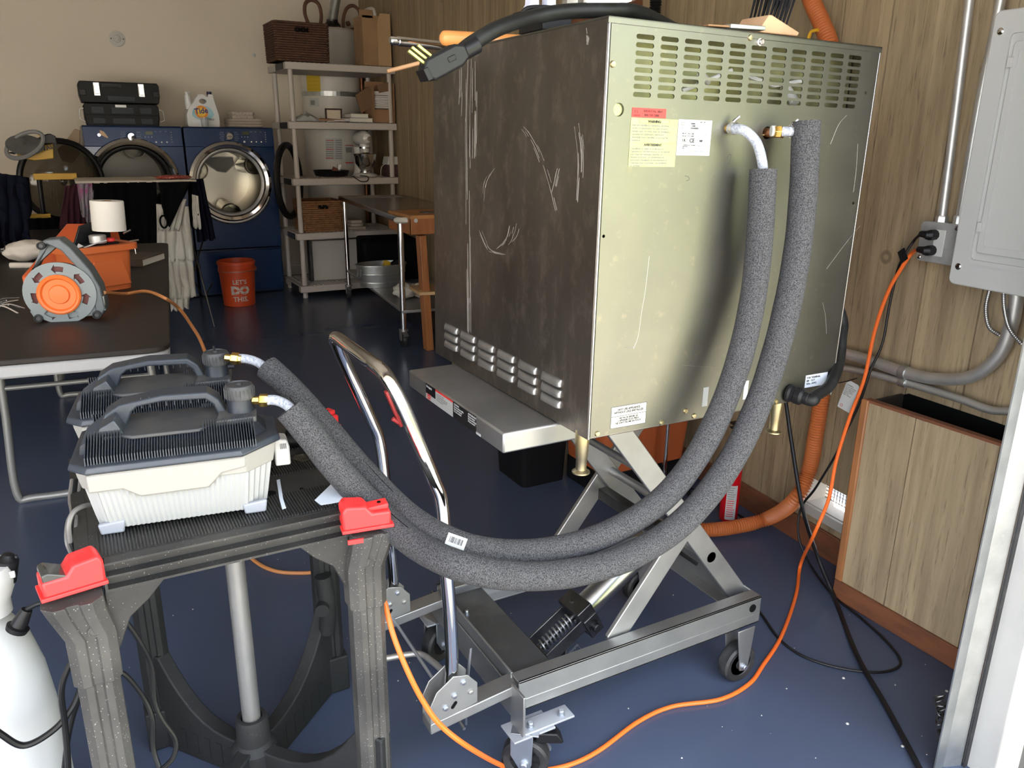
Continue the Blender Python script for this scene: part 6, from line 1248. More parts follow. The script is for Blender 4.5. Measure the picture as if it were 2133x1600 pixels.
for a in (0, (f1-f0).length):
    for b in (0, TWd-.06):
        p = f0+dd*a+rr_*b; g = G(); g.cyl(p+V((0, 0, .11)), p+V((0, 0, TZ-.03)), .019, n=18); obj('leg', g, CHROME, ct)
        if b == 0:
            cs = G(); cs.lathe([(.045, -.012), (.047, -.008), (.047, .008), (.045, .012), (.012, .016), (0, .016)], p+V((0, 0, .048)), rr_, 24); cs.f.append(tuple(range(24)) if False else cs.f[0]); cs.f.pop(); cw = obj('caster', cs, RUBBER, ct)
            g = G(); g.lathe([(.012, -.018), (.0, -.019)], p+V((0, 0, .048)), rr_, 12); g.cyl(p+V((0, 0, .048))-rr_*.018, p+V((0, 0, .048))-rr_*.012, .045, n=24); obj('wheel_face', g, RUBBER, cw)
            g = G(); g.prism([(-.02, 0), (.02, 0), (.03, .07), (-.03, .07)], p+V((0, 0, .045))-rr_*.024, dd, (0, 0, 1), rr_, .004); g.lathe([(.03, 0), (.03, .012)], p+V((0, 0, .105)), (0, 0, 1), 16); g.beam(p+V((0, 0, .10))-dd*.02, p+V((0, 0, .085))-dd*.07, .03, .006); obj('caster_fork', g, GREYMETAL, cw)
g = G(); w = f0-dd*.10-rr_*.035+V((0, 0, TZ-.018)); g.tube(catmull([w-rr_*.02+dd*.02, w+rr_*.01-dd*.012, w+rr_*.06-dd*.012, w+rr_*.10-dd*.01], 3), [.014]+[.024]*8+[.016], 10, flat=.8); obj('wrapped_corner', g, WHCL, ct)
SHT = mat('paper_sheet', (.30, .28, .25), .6)
g = G(); q4(1.52, 1.79, -.03, .45, TZ, TZ+.002, g); tag(obj('paper_sheet', g, SHT, smooth=False), 'thin paper sheet lying on the far end of the steel table', 'paper')
# black cloth-covered bin below the top, galvanised tub
p = f0+dd*1.25+rr_*.22; g = G(); g.box(-.26, .16, -.20, .20, .25, .56, Matrix(((rr_.x, dd.x, 0, p.x+.06), (rr_.y, dd.y, 0, p.y), (0, 0, 1, 0), (0, 0, 0, 1)))); tag(obj('black_fabric_bin', g, BKCL, bev=.02), 'black fabric bin on the lower shelf of the steel table', 'bin')
p = P(803, 600, z=.247); tb_ = thing('galvanised_tub', 'oval galvanised tub with tools on the steel table lower shelf', 'tub', p)
g = G(); g.lathe([(.13, 0), (.134, .03), (.138, .032), (.138, .040), (.135, .042), (.145, .095), (.149, .097), (.149, .104), (.146, .106), (.152, .155), (.158, .158), (.158, .165), (.150, .165), (.140, .10), (.126, .01), (0, .01)], p+V((.015, .12, .001)), (0, 0, 1), 40, 1.25, .85); obj('body', g, GALV, tb_)
hq = p+V((-.165, .08, .12)); g = G(); g.tube(catmull([hq+V((0, -.03, .02)), hq+V((-.01, -.03, -.04)), hq+V((-.01, .03, -.04)), hq+V((0, .03, .02))], 5), .004, 6); obj('bail_handle', g, GALV, tb_)
g = G(); g.prism([(0, 0), (.05, 0), (.055, .04), (.02, .05)], p+V((.03, .10, .135)), (1, 0, 0), (0, 0, 1), (0, 1, 0), .05); tag(obj('yellow_tool', g, mat('yellow_plastic', (.65, .42, .02), .5), bev=.004), 'yellow plastic tool body sticking out of the galvanised tub', 'tool')
g = G(); g.prism([(0, 0), (.05, .03), (.11, .01), (.12, -.03), (0, -.03)], p+V((.10, .12, .155)), (1, 0, 0), (0, 0, 1), (0, 1, 0), .05); tag(obj('black_tool', g, BLACK, bev=.004), 'black tool handle beside the yellow tool in the tub', 'tool')
def lump(name, label, c, r, sx, sy, sz, m, seed, cat='cloth', amp=.35, n=18):
    g = G(); N = n; rows = []
    for j in range(N+1):
        ph = PI*j/N; rows.append([V((math.sin(ph)*math.cos(2*PI*k/(N*2))*sx, math.sin(ph)*math.sin(2*PI*k/(N*2))*sy, math.cos(ph)*sz))*r*(1+amp*noise.noise(V((math.sin(ph)*math.cos(2*PI*k/(N*2))*2.2+seed, math.sin(ph)*math.sin(2*PI*k/(N*2))*2.2, math.cos(ph)*2.2))))+V(c) for k in range(N*2+1)])
    g.grid(rows[::-1]); return tag(obj(name, g, m, ang=1.2), label, cat)
c = P(845, 615, z=.29); lump('crumpled_towel', 'crumpled white towel on the lower shelf beside the table leg', (c.x+.03, c.y+.1, .30), .07, 1.1, 1, .75, WHCL, 3)
c = P(878, 612, z=.29); lump('crumpled_towel', 'second crumpled towel on the lower shelf, behind the wooden stool', (c.x+.03, c.y+.1, .30), .06, 1.1, 1, .85, CLOTHB, 8)
# wooden stool
WOODS = mat('orange_pine', (.44, .20, .07), .45, var=(7, (.32, .13, .04), .38, .72), stretch=(1, 6, 1)); WOODV = mat('orange_pine_legs', (.36, .14, .045), .45, var=(7, (.26, .09, .03), .38, .72), stretch=(6, 6, .6))
fb0 = P(890, 728, z=0); st_ = thing('wooden_stool', 'orange pine workbench stool half hidden behind the oven', 'stool', fb0); sy = fb0.y
zt_ = P(870, 447, y=sy).z; xl = P(849, 450, y=sy).x
g = G(); g.box(xl, xl+.40, sy-.05, sy+.34, zt_-.025, zt_); obj('seat_board', g, WOODS, st_, bev=.004)
g = G(); g.box(xl, xl+.40, sy-.055, sy-.03, zt_-.115, zt_-.022); g.box(xl, xl+.022, sy-.05, sy+.34, zt_-.115, zt_-.022); obj('apron', g, WOODV, st_, bev=.003)
g = G(); a_ = P(872, 490, y=sy); b_ = P(893, 728, y=sy); g.beam((a_.x+.015, sy, a_.z), (b_.x, sy, .0), .045, .07, up=(0, 1, 0)); obj('leg', g, WOODV, st_, bev=.003)
g = G(); g.beam((a_.x+.29, sy, a_.z), (a_.x+.31, sy, .0), .045, .07, up=(0, 1, 0)); obj('leg', g, WOODV, st_, bev=.003)
zr = P(890, 612, y=sy-.02).z; g = G(); g.prism([(0, 0), (.36, -.045), (.36, .25), (.03, .25)], (P(866, 606, y=sy).x, sy-.06, zr), (1, 0, 0), (0, 1, 0), (0, 0, 1), .02); obj('foot_board', g, mat('pale_pine_board', (.52, .33, .16), .5), st_, bev=.002)
g = G(); g.lathe([(.06, 0), (.06, .003), (0, .003)], (P(890, 452, y=sy).x+.06, sy+.12, zt_), (0, 0, 1), 30); tag(obj('dark_disc', g, DARKSTEEL), 'dark round plate lying on the wooden stool', 'plate')
g = G(); g.lathe([(.012, 0), (.012, .004), (0, .006)], (xl+.03, sy-.056, zt_-.03), (0, -1, 0), 14); obj('screw_cover', g, WHITE, st_)
# ================================================================== BUCKET
bc = P(497, 628, z=0); bc = V((1.115, 6.60, 0)); bk = thing('orange_bucket', 'orange plastic bucket with white stencil lettering in front of the dryer', 'bucket', bc)
BUCK = mat('bucket_orange_red', (.62, .075, .02), .4)
g = G(); g.lathe([(.118, 0), (.122, .004), (.137, .27), (.143, .272), (.144, .30), (.140, .302), (.142, .33), (.148, .333), (.148, .350), (.142, .358), (.136, .358), (.118, .02), (0, .012)], bc, (0, 0, 1), 48); bb_ = obj('pail', g, BUCK, bk)
for a in (-1.25, 1.55):
    v = V((math.sin(a), -math.cos(a), 0)); g = G(); g.lathe([(.016, 0), (.018, .006), (.012, .010), (0, .011)], bc+v*.142+V((0, 0, .285)), v, 14); obj('handle_lug', g, BUCK, bk)
g = G(); g.tube([bc+V((math.sin(a)*.152, -math.cos(a)*.152, .285-.12*math.sin((a+1.25)/2.8*PI)**.8*0-.0)) for a in [-1.25+2.8*k/20 for k in range(21)]], .0022, 6); obj('wire_bail', g, GREYMETAL, bk)
vdir = math.atan2(bc.x, bc.y)   # where the camera side is
def btext(s, z, size, bold, sx=1.0):
    cu = bpy.data.curves.new('t', 'FONT'); cu.body = s; cu.size = size; cu.extrude = .0003; cu.offset = bold; cu.align_x = 'CENTER'; cu.resolution_u = 2
    o = bpy.data.objects.new('t', cu); me = bpy.data.meshes.new_from_object(o); bpy.data.objects.remove(o)
    for v in me.vertices:
        r = .1225+.055*(z+v.co.y)+.0012+v.co.z; a = v.co.x*sx/.13-vdir+.10; v.co = V((bc.x+r*math.sin(a), bc.y-r*math.cos(a), z+v.co.y))
    return obj('lettering', me, mat('stencil_white', (.62, .55, .50), .6), bb_, smooth=False)
btext("LET'S", .185, .048, .0012); btext('DO', .105, .085, .006, 1.05); btext('THIS.', .045, .054, .0012)
g = G(); a0 = -vdir+.10; g.grid([[V((bc.x+(.1225+.055*z+.0025)*math.sin(a0+x/.13), bc.y-(.1225+.055*z+.0025)*math.cos(a0+x/.13), z)) for x in (-.055, -.02, .02, .055)] for z in (.131, .137)]); obj('stencil_bar', g, BUCK, bb_, smooth=False)

# ================================================================== DRYING RACK AND CLOTHES
RK = mat('dark_rack_metal', (.06, .058, .05), .4, .7)
fr_ = P(447, 682, z=0); RY = fr_.y; rk = thing('drying_rack', 'folding metal clothes rack in front of the blue machines', 'drying rack', (.6, RY+.3, 0))
ztop = P(300, 374, y=RY+.25).z
def rod(n, a, b, r=.006, m=RK): g = G(); g.cyl(a, b, r, n=8); return obj(n, g, m, rk)
xr = P(392, 480, y=RY+.05).x
rod('leg', P(394, 480, y=RY+.15), fr_+V((0, 0, .006))); rod('leg', P(432, 470, y=RY+.5), P(400, 578, y=RY+.30)); rod('leg', P(400, 578, y=RY+.30), P(428, 625, y=RY+.55)); rod('leg', P(442, 590, y=RY+.02), P(425, 624, y=RY+.3))
xa, xb = P(160, 376, y=RY+.1).x, P(402, 372, y=RY+.1).x
for k in range(4): rod('top_bar', (xa, RY+.05+.17*k, ztop-.01), (xb, RY+.05+.17*k, ztop-.01), .005)
rod('top_bar', (xa, RY+.05, ztop-.01), (xa, RY+.56, ztop-.01)); rod('top_bar', (xb, RY+.05, ztop-.01), (xb, RY+.56, ztop-.01))
rod('cross_bar', P(322, 494, y=RY+.04), P(398, 487, y=RY+.04), .006, BLACK); rod('cross_bar', P(355, 598, y=RY+.04), P(404, 592, y=RY+.04), .006, BLACK); rod('cross_bar', P(385, 533, y=RY+.04), P(406, 531, y=RY+.04), .006, BLACK)
rod('leg', (xa+.02, RY+.1, ztop), (xa-.05, RY+.5, .006)); rod('leg', (xa-.04, RY+.5, ztop), (xa+.05, RY+.1, .006))
def hang(name, label, tl, tr, bl, br_, y, m, folds=5, amp=.015, cat='garment', nx=28, nz=16, seed=0, group=None, wav=.02, thick=.004):
    a, b, c, d = [P(*p, y=y) for p in (tl, tr, bl, br_)]; rows = []
    for j in range(nz+1):
        t = j/nz; l = a.lerp(c, t); r = b.lerp(d, t); row = []
        for i in range(nx+1):
            s = i/nx; p = l.lerp(r, s); f_ = amp*(.35+.65*t)*math.sin(folds*2*PI*s+1.3*noise.noise(V((s*3, t*2, seed)))*2); row.append(p+V((0, f_+.02*noise.noise(V((s*4, t*4, seed+2))), -wav*t*abs(math.sin(folds*PI*s+seed)))))
        rows.append(row)
    g = G(); g.grid(rows); return tag(obj(name, g, m, ang=2, solid=thick), label, cat, group)
g = G(); rows = [[V((xa-.01+(xb-xa+.02)*i/20, RY+.02+.56*j/6, ztop+.004+.003*noise.noise(V((i*.6, j*.7, 2))))) for i in range(21)] for j in range(7)]; g.grid(rows); tag(obj('mesh_towel', g, mat('cream_towel', (.66, .60, .52), .9, bump=(80, .4)), solid=.012, ang=1.5), 'cream towel spread flat over the top of the drying rack', 'towel')
c = P(360, 369, y=RY+.15); lump('red_scarf', 'crumpled red and white patterned scarf lying on the rack', (c.x, RY+.15, ztop+.018), .09, 1.25, .8, .16, mat('red_patterned_cloth', (.35, .06, .05), .9, speck=(75, (.6, .5, .45), .3)), 4, 'scarf')
hang('black_garment', 'wide black garment hanging from the middle of the drying rack', (192, 381), (325, 379), (196, 600), (332, 610), RY+.02, BKCL, 6, .02, seed=1)
hang('maroon_garment', 'dark maroon garment hanging at the left end of the drying rack', (135, 388), (180, 380), (120, 480), (180, 520), RY+.10, MARCL, 4, .02, seed=2)
hang('floral_garment', 'grey and pink garment hanging at the left end of the rack', (160, 382), (196, 381), (168, 440), (190, 470), RY+.04, mat('grey_pink_cloth', (.32, .28, .32), .9, var=(12, (.45, .12, .30), .55, .65), var2=(20, (.05, .04, .05), .55, .65)), 3, .02, seed=3)
hang('white_shirt', 'white cloth hanging highest under the rack on the right', (345, 408), (388, 415), (326, 475), (372, 475), RY-.02, WHCL, 4, .016, seed=5)
hang('cream_trousers', 'cream trousers hanging in a middle tier on the rack', (325, 425), (392, 430), (328, 540), (404, 538), RY+.0, WHCL, 4, .02, seed=6)
hang('cream_cloth', 'lower cream cloth hanging below the middle bar', (340, 535), (400, 533), (352, 620), (408, 615), RY+.01, WHCL, 4, .02, seed=7)
hang('cream_cloth', 'lowest cream cloth nearly touching the floor below the rack', (350, 600), (398, 595), (356, 644), (392, 638), RY+.02, WHCL, 3, .02, seed=8)
hang('black_strap_top', 'black strappy top dangling in front of the white cloth', (330, 380), (398, 378), (340, 440), (352, 470), RY-.05, BKCL, 2, .01, seed=9)
g = G(); o = P(341, 462, y=RY-.06); g.tube([o+V((.022*math.cos(a), 0, .040*math.sin(a))) for a in [2*PI*k/20 for k in range(20)]], .006, 6, closed=True); tag(obj('strap_loop', g, BKCL), 'oval black strap loop hanging in front of the white shirt', 'strap')
hang('navy_garment', 'navy garment hanging from the right end of the rack', (398, 374), (422, 372), (410, 500), (448, 495), RY+.05, NVCL, 3, .02, seed=10)
hang('black_garment', 'black garment hanging behind the navy one at the rack end', (392, 378), (410, 376), (392, 470), (430, 480), RY+.12, BKCL, 3, .02, seed=11)
hang('small_white_cloth', 'small white cloth peeking out under the navy garment', (400, 405), (412, 408), (402, 470), (418, 472), RY+.03, WHCL, 2, .01, seed=12)

# ================================================================== FOLDING TABLE AND ITS CONTENTS
TZ2 = .74; Aq, Fq, Bq = P(354, 722, z=TZ2), P(0, 752, z=TZ2), P(350, 505, z=TZ2)
wdir = (Fq-Aq).normalized(); ldir = (Bq-Aq).normalized(); wdir = (V((-ldir.y, ldir.x, 0))*.75+wdir*.25).normalized()
def TP(a, b, z=0): return Aq+wdir*a+ldir*b+V((0, 0, z))
Lt = (Bq-Aq).length; Wt = .78
ft = thing('folding_table', 'long folding table with dark scuffed top and grey plastic rim', 'table', TP(Wt/2, Lt/2, -TZ2))
g = G(); g.prism(rrect(0, Wt, 0, Lt, .06), TP(0, 0, -.016), wdir, ldir, (0, 0, 1), .016); obj('top', g, mat('scuffed_brown_top', (.024, .018, .014), .5, var=(5, (.016, .013, .011), .4, .7), var2=(40, (.06, .05, .042), .62, .8), spec=.3, stretch=(1, 5, 1)), ft, bev=.003)
g = G(); g.prism(rrect(.004, Wt-.004, .004, Lt-.004, .06), TP(0, 0, -.055), wdir, ldir, (0, 0, 1), .038); obj('grey_rim', g, mat('light_grey_plastic', (.33, .32, .31), .5), ft, bev=.008)
TL = mat('grey_tube_leg', (.25, .25, .24), .4, .4)
for b in (.82, Lt-.3):
    g = G(); g.tube(catmull([TP(.10, b, -.06), TP(.09, b-.02, -.4), TP(.08, b-.03, -.70), TP(.11, b-.03, -.728), TP(.3, b-.03, -.728), TP(.54, b-.03, -.728), TP(.60, b-.03, -.70), TP(.59, b-.02, -.4), TP(.58, b, -.06)], 5), .014, 12); obj('leg_frame', g, TL, ft)
    g = G(); g.cyl(TP(.10, b-.015, -.30), TP(.58, b-.015, -.30), .009); g.cyl(TP(.4, b, -.30), TP(.4, b+(.5 if b < 1 else -.5), -.06), .009); obj('leg_brace', g, TL, ft)
# cord reel facing the camera
fo = P(145, 668, z=TZ2); vv = V((-fo.x, -fo.y, 0)).normalized(); vv = (Matrix.Rotation(-.25, 3, 'Z') @ vv); ru = V((-vv.y, vv.x, 0)); SCALE = (fo-V((0, 0, CAM_H))).dot(FW)/FPX
def RP(px, py, d=0): return fo+ru*((px-145)*SCALE*1.03)+V((0, 0, (668-py)*SCALE*1.06+.006))-vv*d
REELG = mat('grey_reel_plastic', (.20, .225, .225), .45); REELD = mat('dark_reel_plastic', (.11, .125, .13), .45); REELO = mat('reel_orange', (.82, .17, .03), .45)
re_ = thing('cord_reel', 'grey and orange triangular cord reel standing on the folding table', 'cord reel', fo)
def pxy(pts): return [((px-145)*SCALE*1.03, (668-py)*SCALE*1.06+.006) for px, py in pts]
def rprism(pts, d0, th, m, n, par=None, bev=.002): g = G(); g.prism(pxy(pts), fo-vv*d0, ru, (0, 0, 1), -vv, th); return obj(n, g, m, par or re_, bev=bev)
cx0, cy0 = 137, 616
# rear body frame band
rprism([(112, 528), (122, 514), (150, 512), (168, 530), (196, 572), (210, 606), (214, 650), (206, 664), (196, 664), (194, 610), (182, 580), (150, 534), (128, 522)], -.005, .075, REELD, 'frame_band', bev=.004)
rprism([(108, 535), (128, 521), (140, 528), (106, 556), (88, 572), (80, 590)], .03, .04, REELD, 'handle_arm', bev=.004)
rprism([(76, 650), (84, 668), (110, 664), (150, 667), (190, 664), (200, 650), (190, 640), (90, 640)], .0, .07, REELG, 'base_skirt', bev=.003)
disc = [(cx0+67*math.cos(2*PI*k/44), cy0-51*math.sin(2*PI*k/44)*1.0) for k in range(44)]
# flange with arrow-shaped openings
def arrow(a, r=.0, inner=42, outer=52):
    pts = []; w = .22
    for k in range(6): t = a-w+2*w*.72*k/5; pts.append((cx0+(outer)*math.cos(t), cy0-(outer)*math.sin(t)))
    t = a-w+2*w*.72; pts.append((cx0+(outer+4)*math.cos(t), cy0-(outer+4)*math.sin(t))); pts.append((cx0+(inner+outer)/2*math.cos(a+w*1.1), cy0-(inner+outer)/2*math.sin(a+w*1.1))); pts.append((cx0+(inner-4)*math.cos(t), cy0-(inner-4)*math.sin(t)))
    for k in range(6): t = a-w+2*w*.72*(5-k)/5; pts.append((cx0+inner*math.cos(t), cy0-inner*math.sin(t)))
    return pts
holes = [pxy(arrow(a)) for a in [PI/2-.05+2*PI*k/7 for k in range(7)]]
vs, fs = plate(pxy([(cx0+66*math.cos(2*PI*k/44), cy0-60*math.sin(2*PI*k/44)) for k in range(44)]), holes, .006); g = G(); g.add(vs, fs, Matrix(((ru.x, 0, vv.x, fo.x), (ru.y, 0, vv.y, fo.y), (0, 1, 0, fo.z), (0, 0, 0, 1))) @ Tr(0, 0, .004)); obj('arrow_flange', g, REELG, re_, smooth=False)
g = G(); g.lathe([(.0, 0), (58*SCALE, 0), (58*SCALE, .05), (0, .05)], RP(cx0, cy0, .002), -vv, 30); obj('cord_winding', g, mat('dark_red_winding', (.12, .025, .02), .6), re_)
g = G(); g.lathe([(41*SCALE, 0), (41*SCALE, .010), (38*SCALE, .014), (34*SCALE, .012), (31*SCALE, .004), (20*SCALE, .003), (18*SCALE, .009), (0, .010)], RP(cx0-1, cy0+2, -.008), vv, 40); obj('crank_hub', g, REELO, re_)
for px, py, r in ((118, 527, 8), (92, 666, 8.5), (198, 664, 8.5)): g = G(); g.lathe([(r*SCALE, -.012), (r*SCALE, .012), (r*SCALE*.7, .016), (r*SCALE*.5, .010), (0, .010)], RP(px, py-3, -.005), vv, 18); obj('corner_knob', g, mat('dark_grey_knob', (.05, .05, .05), .5), re_)
g = G(); o = RP(209, 655, -.006); g.prism([(0, 0), (.012, 0), (.012, .045), (0, .045)], RP(206, 654, -.0), -vv*1.0, (0, 0, 1), ru, .012) ; obj('barcode_label', g, PAPER, re_, smooth=False)
cord('thin_orange_cord', 'thin orange cord leading from the reel off the folding table to the floor', [RP(212, 622, .03), P(260, 612, z=TZ2+.02), P(305, 607, z=TZ2+.035), P(345, 622, z=TZ2+.02), P(375, 645, y=3.15), P(400, 680, y=2.95), P(420, 715, y=2.8), P(440, 780, y=2.6), P(452, 900, y=2.35), P(462, 1020, y=2.2), P(478, 1095, z=.05), P(500, 1136, z=.006), P(535, 1172, z=.006), P(575, 1190, z=.006), P(620, 1194, z=.006), P(665, 1191, z=.006), P(730, 1180, z=.006)], .006, mat('faded_orange_cord', (.55, .22, .07), .5))
# orange tote with tilted lid
TO = mat('tote_orange', (.62, .14, .035), .45); q0 = P(200, 612, z=TZ2); q1 = P(290, 598, z=TZ2)
to = thing('orange_tote', 'open orange plastic tote on the folding table behind the cord reel', 'tote', q1); ex = (q1-q0).normalized(); ey = V((-ex.y, ex.x, 0)); TT = Matrix(((ex.x, ey.x, 0, q1.x), (ex.y, ey.y, 0, q1.y), (0, 0, 1, TZ2), (0, 0, 0, 1)))
sc = (q1-V((0, 0, CAM_H))).dot(FW)/FPX; tw = 128*sc; th = 84*sc*1.02; td = tw*.62
g = G(); loft(g, [([(x-tw/2-.01, y+td/2) for x, y in rrect(-tw/2+.02, tw/2-.005, -td/2+.01, td/2-.01, .03)], 0), ([(x-tw/2, y+td/2) for x, y in rrect(-tw/2, tw/2, -td/2, td/2, .035)], th), ([(x-tw/2, y+td/2) for x, y in rrect(-tw/2+.01, tw/2-.01, -td/2+.01, td/2-.01, .03)], th), ([(x-tw/2, y+td/2) for x, y in rrect(-tw/2+.03, tw/2-.03, -td/2+.03, td/2-.03, .03)], .05)]); g.v = [tuple(TT @ V(v)) for v in g.v]; obj('body', g, TO, to)
vs, fs = plate(rrect(-tw-.02, .02, -.02, td+.02, .04), [rrect(-tw+.01, -.01, .01, td-.01, .03)], .022); g = G(); g.add(vs, fs, TT @ Tr(0, 0, th-.010)); obj('rim', g, TO, to, bev=.003)
g = G(); g.prism([(-tw*.80, .02), (-tw*.12, .02), (-tw*.22, th*.72), (-tw*.68, th*.72)], TT @ V((0, .004, 0)), ex, (0, 0, 1), -ey, .006); obj('raised_panel', g, TO, to, bev=.002)
l0, l1_, l2_, l3_ = P(148, 492, z=TZ2+th), P(60, 606, z=TZ2+.005), P(40, 588, z=TZ2+.03), P(128, 488, z=TZ2+th+.01)
g = G(); d_ = (l1_-l0); u_ = d_.normalized(); up_ = V((0, 0, 1))-u_*u_.z; up_.normalize(); g.prism([(0, -.03), (d_.length, -.03), (d_.length+.03, .02), (d_.length+.01, .07), (0, .06)], l0, u_, up_, u_.cross(up_), -.20); tag(obj('tote_lid', g, mat('bright_orange_lid', (.72, .12, .03), .28), bev=.006), 'bright orange lid leaning from the tote rim down to the table', 'lid')
for i in range(4):
    g = G(); g.box(0, 0, 0, 0, 0, 0) if False else g.beam(l0+u_*(.03+.05*i)+up_*.036-u_.cross(up_)*.02, l0+u_*(.03+.05*i)+up_*.036-u_.cross(up_)*.18, .004, .004)
# things in the tote
tz = TZ2+th+.006; t0 = TT @ V((-tw*.62, .01, th+.004))
tr2 = thing('black_case', 'black open tool case resting in the orange tote', 'case', t0)
g = G(); g.box(-tw*.80, -tw*.18, .02, td*.9, th-.004, th+.018, TT); obj('tray', g, BLACK, tr2, bev=.003)
g = G(); g.prism([(-tw*.74, th+.018), (-tw*.14, th+.018), (-tw*.14, th+.105), (-tw*.62, th+.082)], TT @ V((0, td*.6, 0)), ex, (0, 0, 1), ey, .01); obj('raised_lid', g, BLACK, tr2, bev=.003)
rb = P(228, 480, y=(TT @ V((-tw*.45, td*.5, 0))).y); rt = P(222, 418, y=rb.y)
pr = thing('paper_towel_roll', 'white paper towel roll standing tilted on the black case', 'paper towel', rb); ax_ = (rt-rb).normalized(); g = G(); Lr = (rt-rb).length; rr2 = 32*((rb-V((0, 0, CAM_H))).dot(FW)/FPX)
g.lathe([(rr2*.35, 0), (rr2, 0), (rr2*1.01, .004), (rr2*1.0, Lr-.003), (rr2*.97, Lr), (rr2*.30, Lr), (rr2*.28, Lr*.5)], rb+ax_*.0, ax_, 36); obj('paper', g, mat('white_paper_towel', (.74, .70, .62), .9, bump=(70, .3)), pr)
g = G(); g.lathe([(rr2*.30, Lr*.4), (rr2*.30, Lr+.001), (rr2*.24, Lr+.001), (rr2*.24, Lr*.4)], rb, ax_, 20, ring=True); obj('core', g, CARD, pr)
q = TT @ V((-tw*.50, .03, th+.02)); g = G(); g.lathe([(.028, 0), (.030, .002), (.030, .028), (.026, .030), (.022, .028), (0, .028)], q, (0, 0, 1), 24); tag(obj('tape_roll', g, ALU), 'small silver ring on the black case tray', 'tape')
q = TT @ V((-tw*.30, .03, th+.02)); g = G(); g.lathe([(.010, 0), (.016, .004), (.016, .014), (.008, .016)], q, (0, 0, 1), 16); tag(obj('red_ring', g, REDLAB), 'small red-brown ring on the black case tray', 'ring')
q = TT @ V((-tw*.80, .0, th+.012)); g = G(); g.tube([q, q+ex*.05+V((0, 0, .012)), q+ex*.09+V((0, 0, .018))], .0025, 6); g.prism([(0, 0), (.03, .006), (.012, .018)], q-ex*.03, ex, (0, 0, 1), -ey, .002); tag(obj('white_zip_tie', g, WHITE), 'white plastic strip lying over the left tote edge', 'strip')
q = TT @ V((.012, .05, th+.01)); g = G(); g.cyl(q, q+ex*.04+V((0, 0, .002)), .004); g.tube([q+ex*.02, q+ex*.022+V((0, 0, -.05))], .002, 6); g.cyl(q+ey*.03+V((0, 0, .03)), q+ey*.03+ex*.03+V((0, 0, .04)), .004); tag(obj('metal_clip', g, CHROME), 'small metal clip hooked on the right rim of the tote', 'clip')
# book on the right, roll of cloth on the left, plastic tangle
b0, b1 = P(298, 556, z=TZ2), P(345, 540, z=TZ2); e1 = (b1-b0).normalized(); e2 = V((-e1.y, e1.x, 0)); bo = thing('book', 'dark hardback book lying on the table right of the tote', 'book', b0)
g = G(); g.prism([(0, 0), ((b1-b0).length, 0), ((b1-b0).length, .30), (0, .30)], b0, e1, e2, (0, 0, 1), .003); g.prism([(0, 0), ((b1-b0).length, 0), ((b1-b0).length, .30), (0, .30)], b0+V((0, 0, .030)), e1, e2, (0, 0, 1), .003); g.prism([(0, 0), (.003, 0), (.003, .30), (0, .30)], b0, e1, e2, (0, 0, 1), .033); obj('cover', g, mat('dark_brown_cover', (.05, .03, .02), .5, var=(6, (.16, .10, .06), .5, .7)), bo, smooth=False)
g = G(); g.prism([(.003, .003), ((b1-b0).length-.003, .003), ((b1-b0).length-.003, .295), (.003, .295)], b0+V((0, 0, .003)), e1, e2, (0, 0, 1), .027); obj('pages', g, MATS['paper_pages'], bo, smooth=False)
a, b = P(22, 553, z=TZ2+.012), P(105, 553, z=TZ2+.012); g = G(); g.cyl(a, b, .013); tag(obj('rolled_paper', g, MATS['cream_towel']), 'thin cream roll lying in front of the beige cloth bundle', 'roll')
c = P(72, 535, z=TZ2+.03); lump('cloth_bundle', 'beige cloth bundle on the folding table left of the tote', (c.x-.02, c.y+.12, TZ2+.045), .078, 1.35, .9, .62, MATS['cream_towel'], 6, 'cloth', .18)
for k in range(9):
    o = P(random.uniform(-10, 26), random.uniform(626, 648), z=TZ2+.008); e = V((random.uniform(-1, 1), random.uniform(-1, 1), .1)).normalized(); g = G(); g.tube(catmull([o-e*.04, o+V((0, 0, .012)), o+e*.04+V((.01, .01, .004))], 4), .004, 6, flat=.4); tag(obj('plastic_strip', g, MATS['clear_plastic'] if k % 3 else MATS['cream_towel']), 'loose shiny strip in the tangle at the left table edge', 'strip', 'plastic strips on the table')

# ================================================================== LEFT BACKGROUND
YLW = mat('tool_yellow', (.62, .36, .02), .45)
sy_ = 6.3; sa = thing('mitre_saw', 'black and yellow mitre saw on a yellow-railed stand left of the washer', 'saw', P(70, 320, y=sy_))
def sp_(pts, y, th, m, n, par=None, bev=.004): g = G(); g.prism([(P(a, b, y=y).x, P(a, b, y=y).z) for a, b in pts], (0, y, 0), (1, 0, 0), (0, 0, 1), (0, 1, 0), th); return obj(n, g, m, par or sa, bev=bev)
sp_([(35, 322), (62, 306), (110, 300), (112, 330), (72, 334), (45, 330)], sy_, .16, YLW, 'base')
sp_([(14, 318), (30, 322), (60, 304), (88, 300), (118, 298), (116, 284), (104, 278), (86, 284), (60, 296), (36, 316)], sy_-.05, .10, BLACK, 'guard_arm')
g = G(); c = P(52, 302, y=sy_-.08); g.tube([c+V((.115*math.cos(a)*.95, .02*math.sin(a), .07*math.sin(a)+.045*math.cos(a))) for a in [2*PI*k/30 for k in range(30)]], .014, 8, closed=True); obj('blade_guard', g, mat('dull_guard', (.20, .20, .20), .6), sa)
g = G(); g.lathe([(.11, 0), (.11, .003), (0, .003)], c, (.1, -1, .3), 40, 1, .6); obj('blade', g, DARKSTEEL, sa)
sp_([(78, 284), (80, 272), (84, 284)], sy_-.02, .04, MATS['yellow_tie'], 'trigger_lock'); sp_([(84, 284), (100, 278), (116, 288), (120, 300), (112, 302), (100, 290), (88, 292)], sy_+.02, .06, BLACK, 'carry_loop')
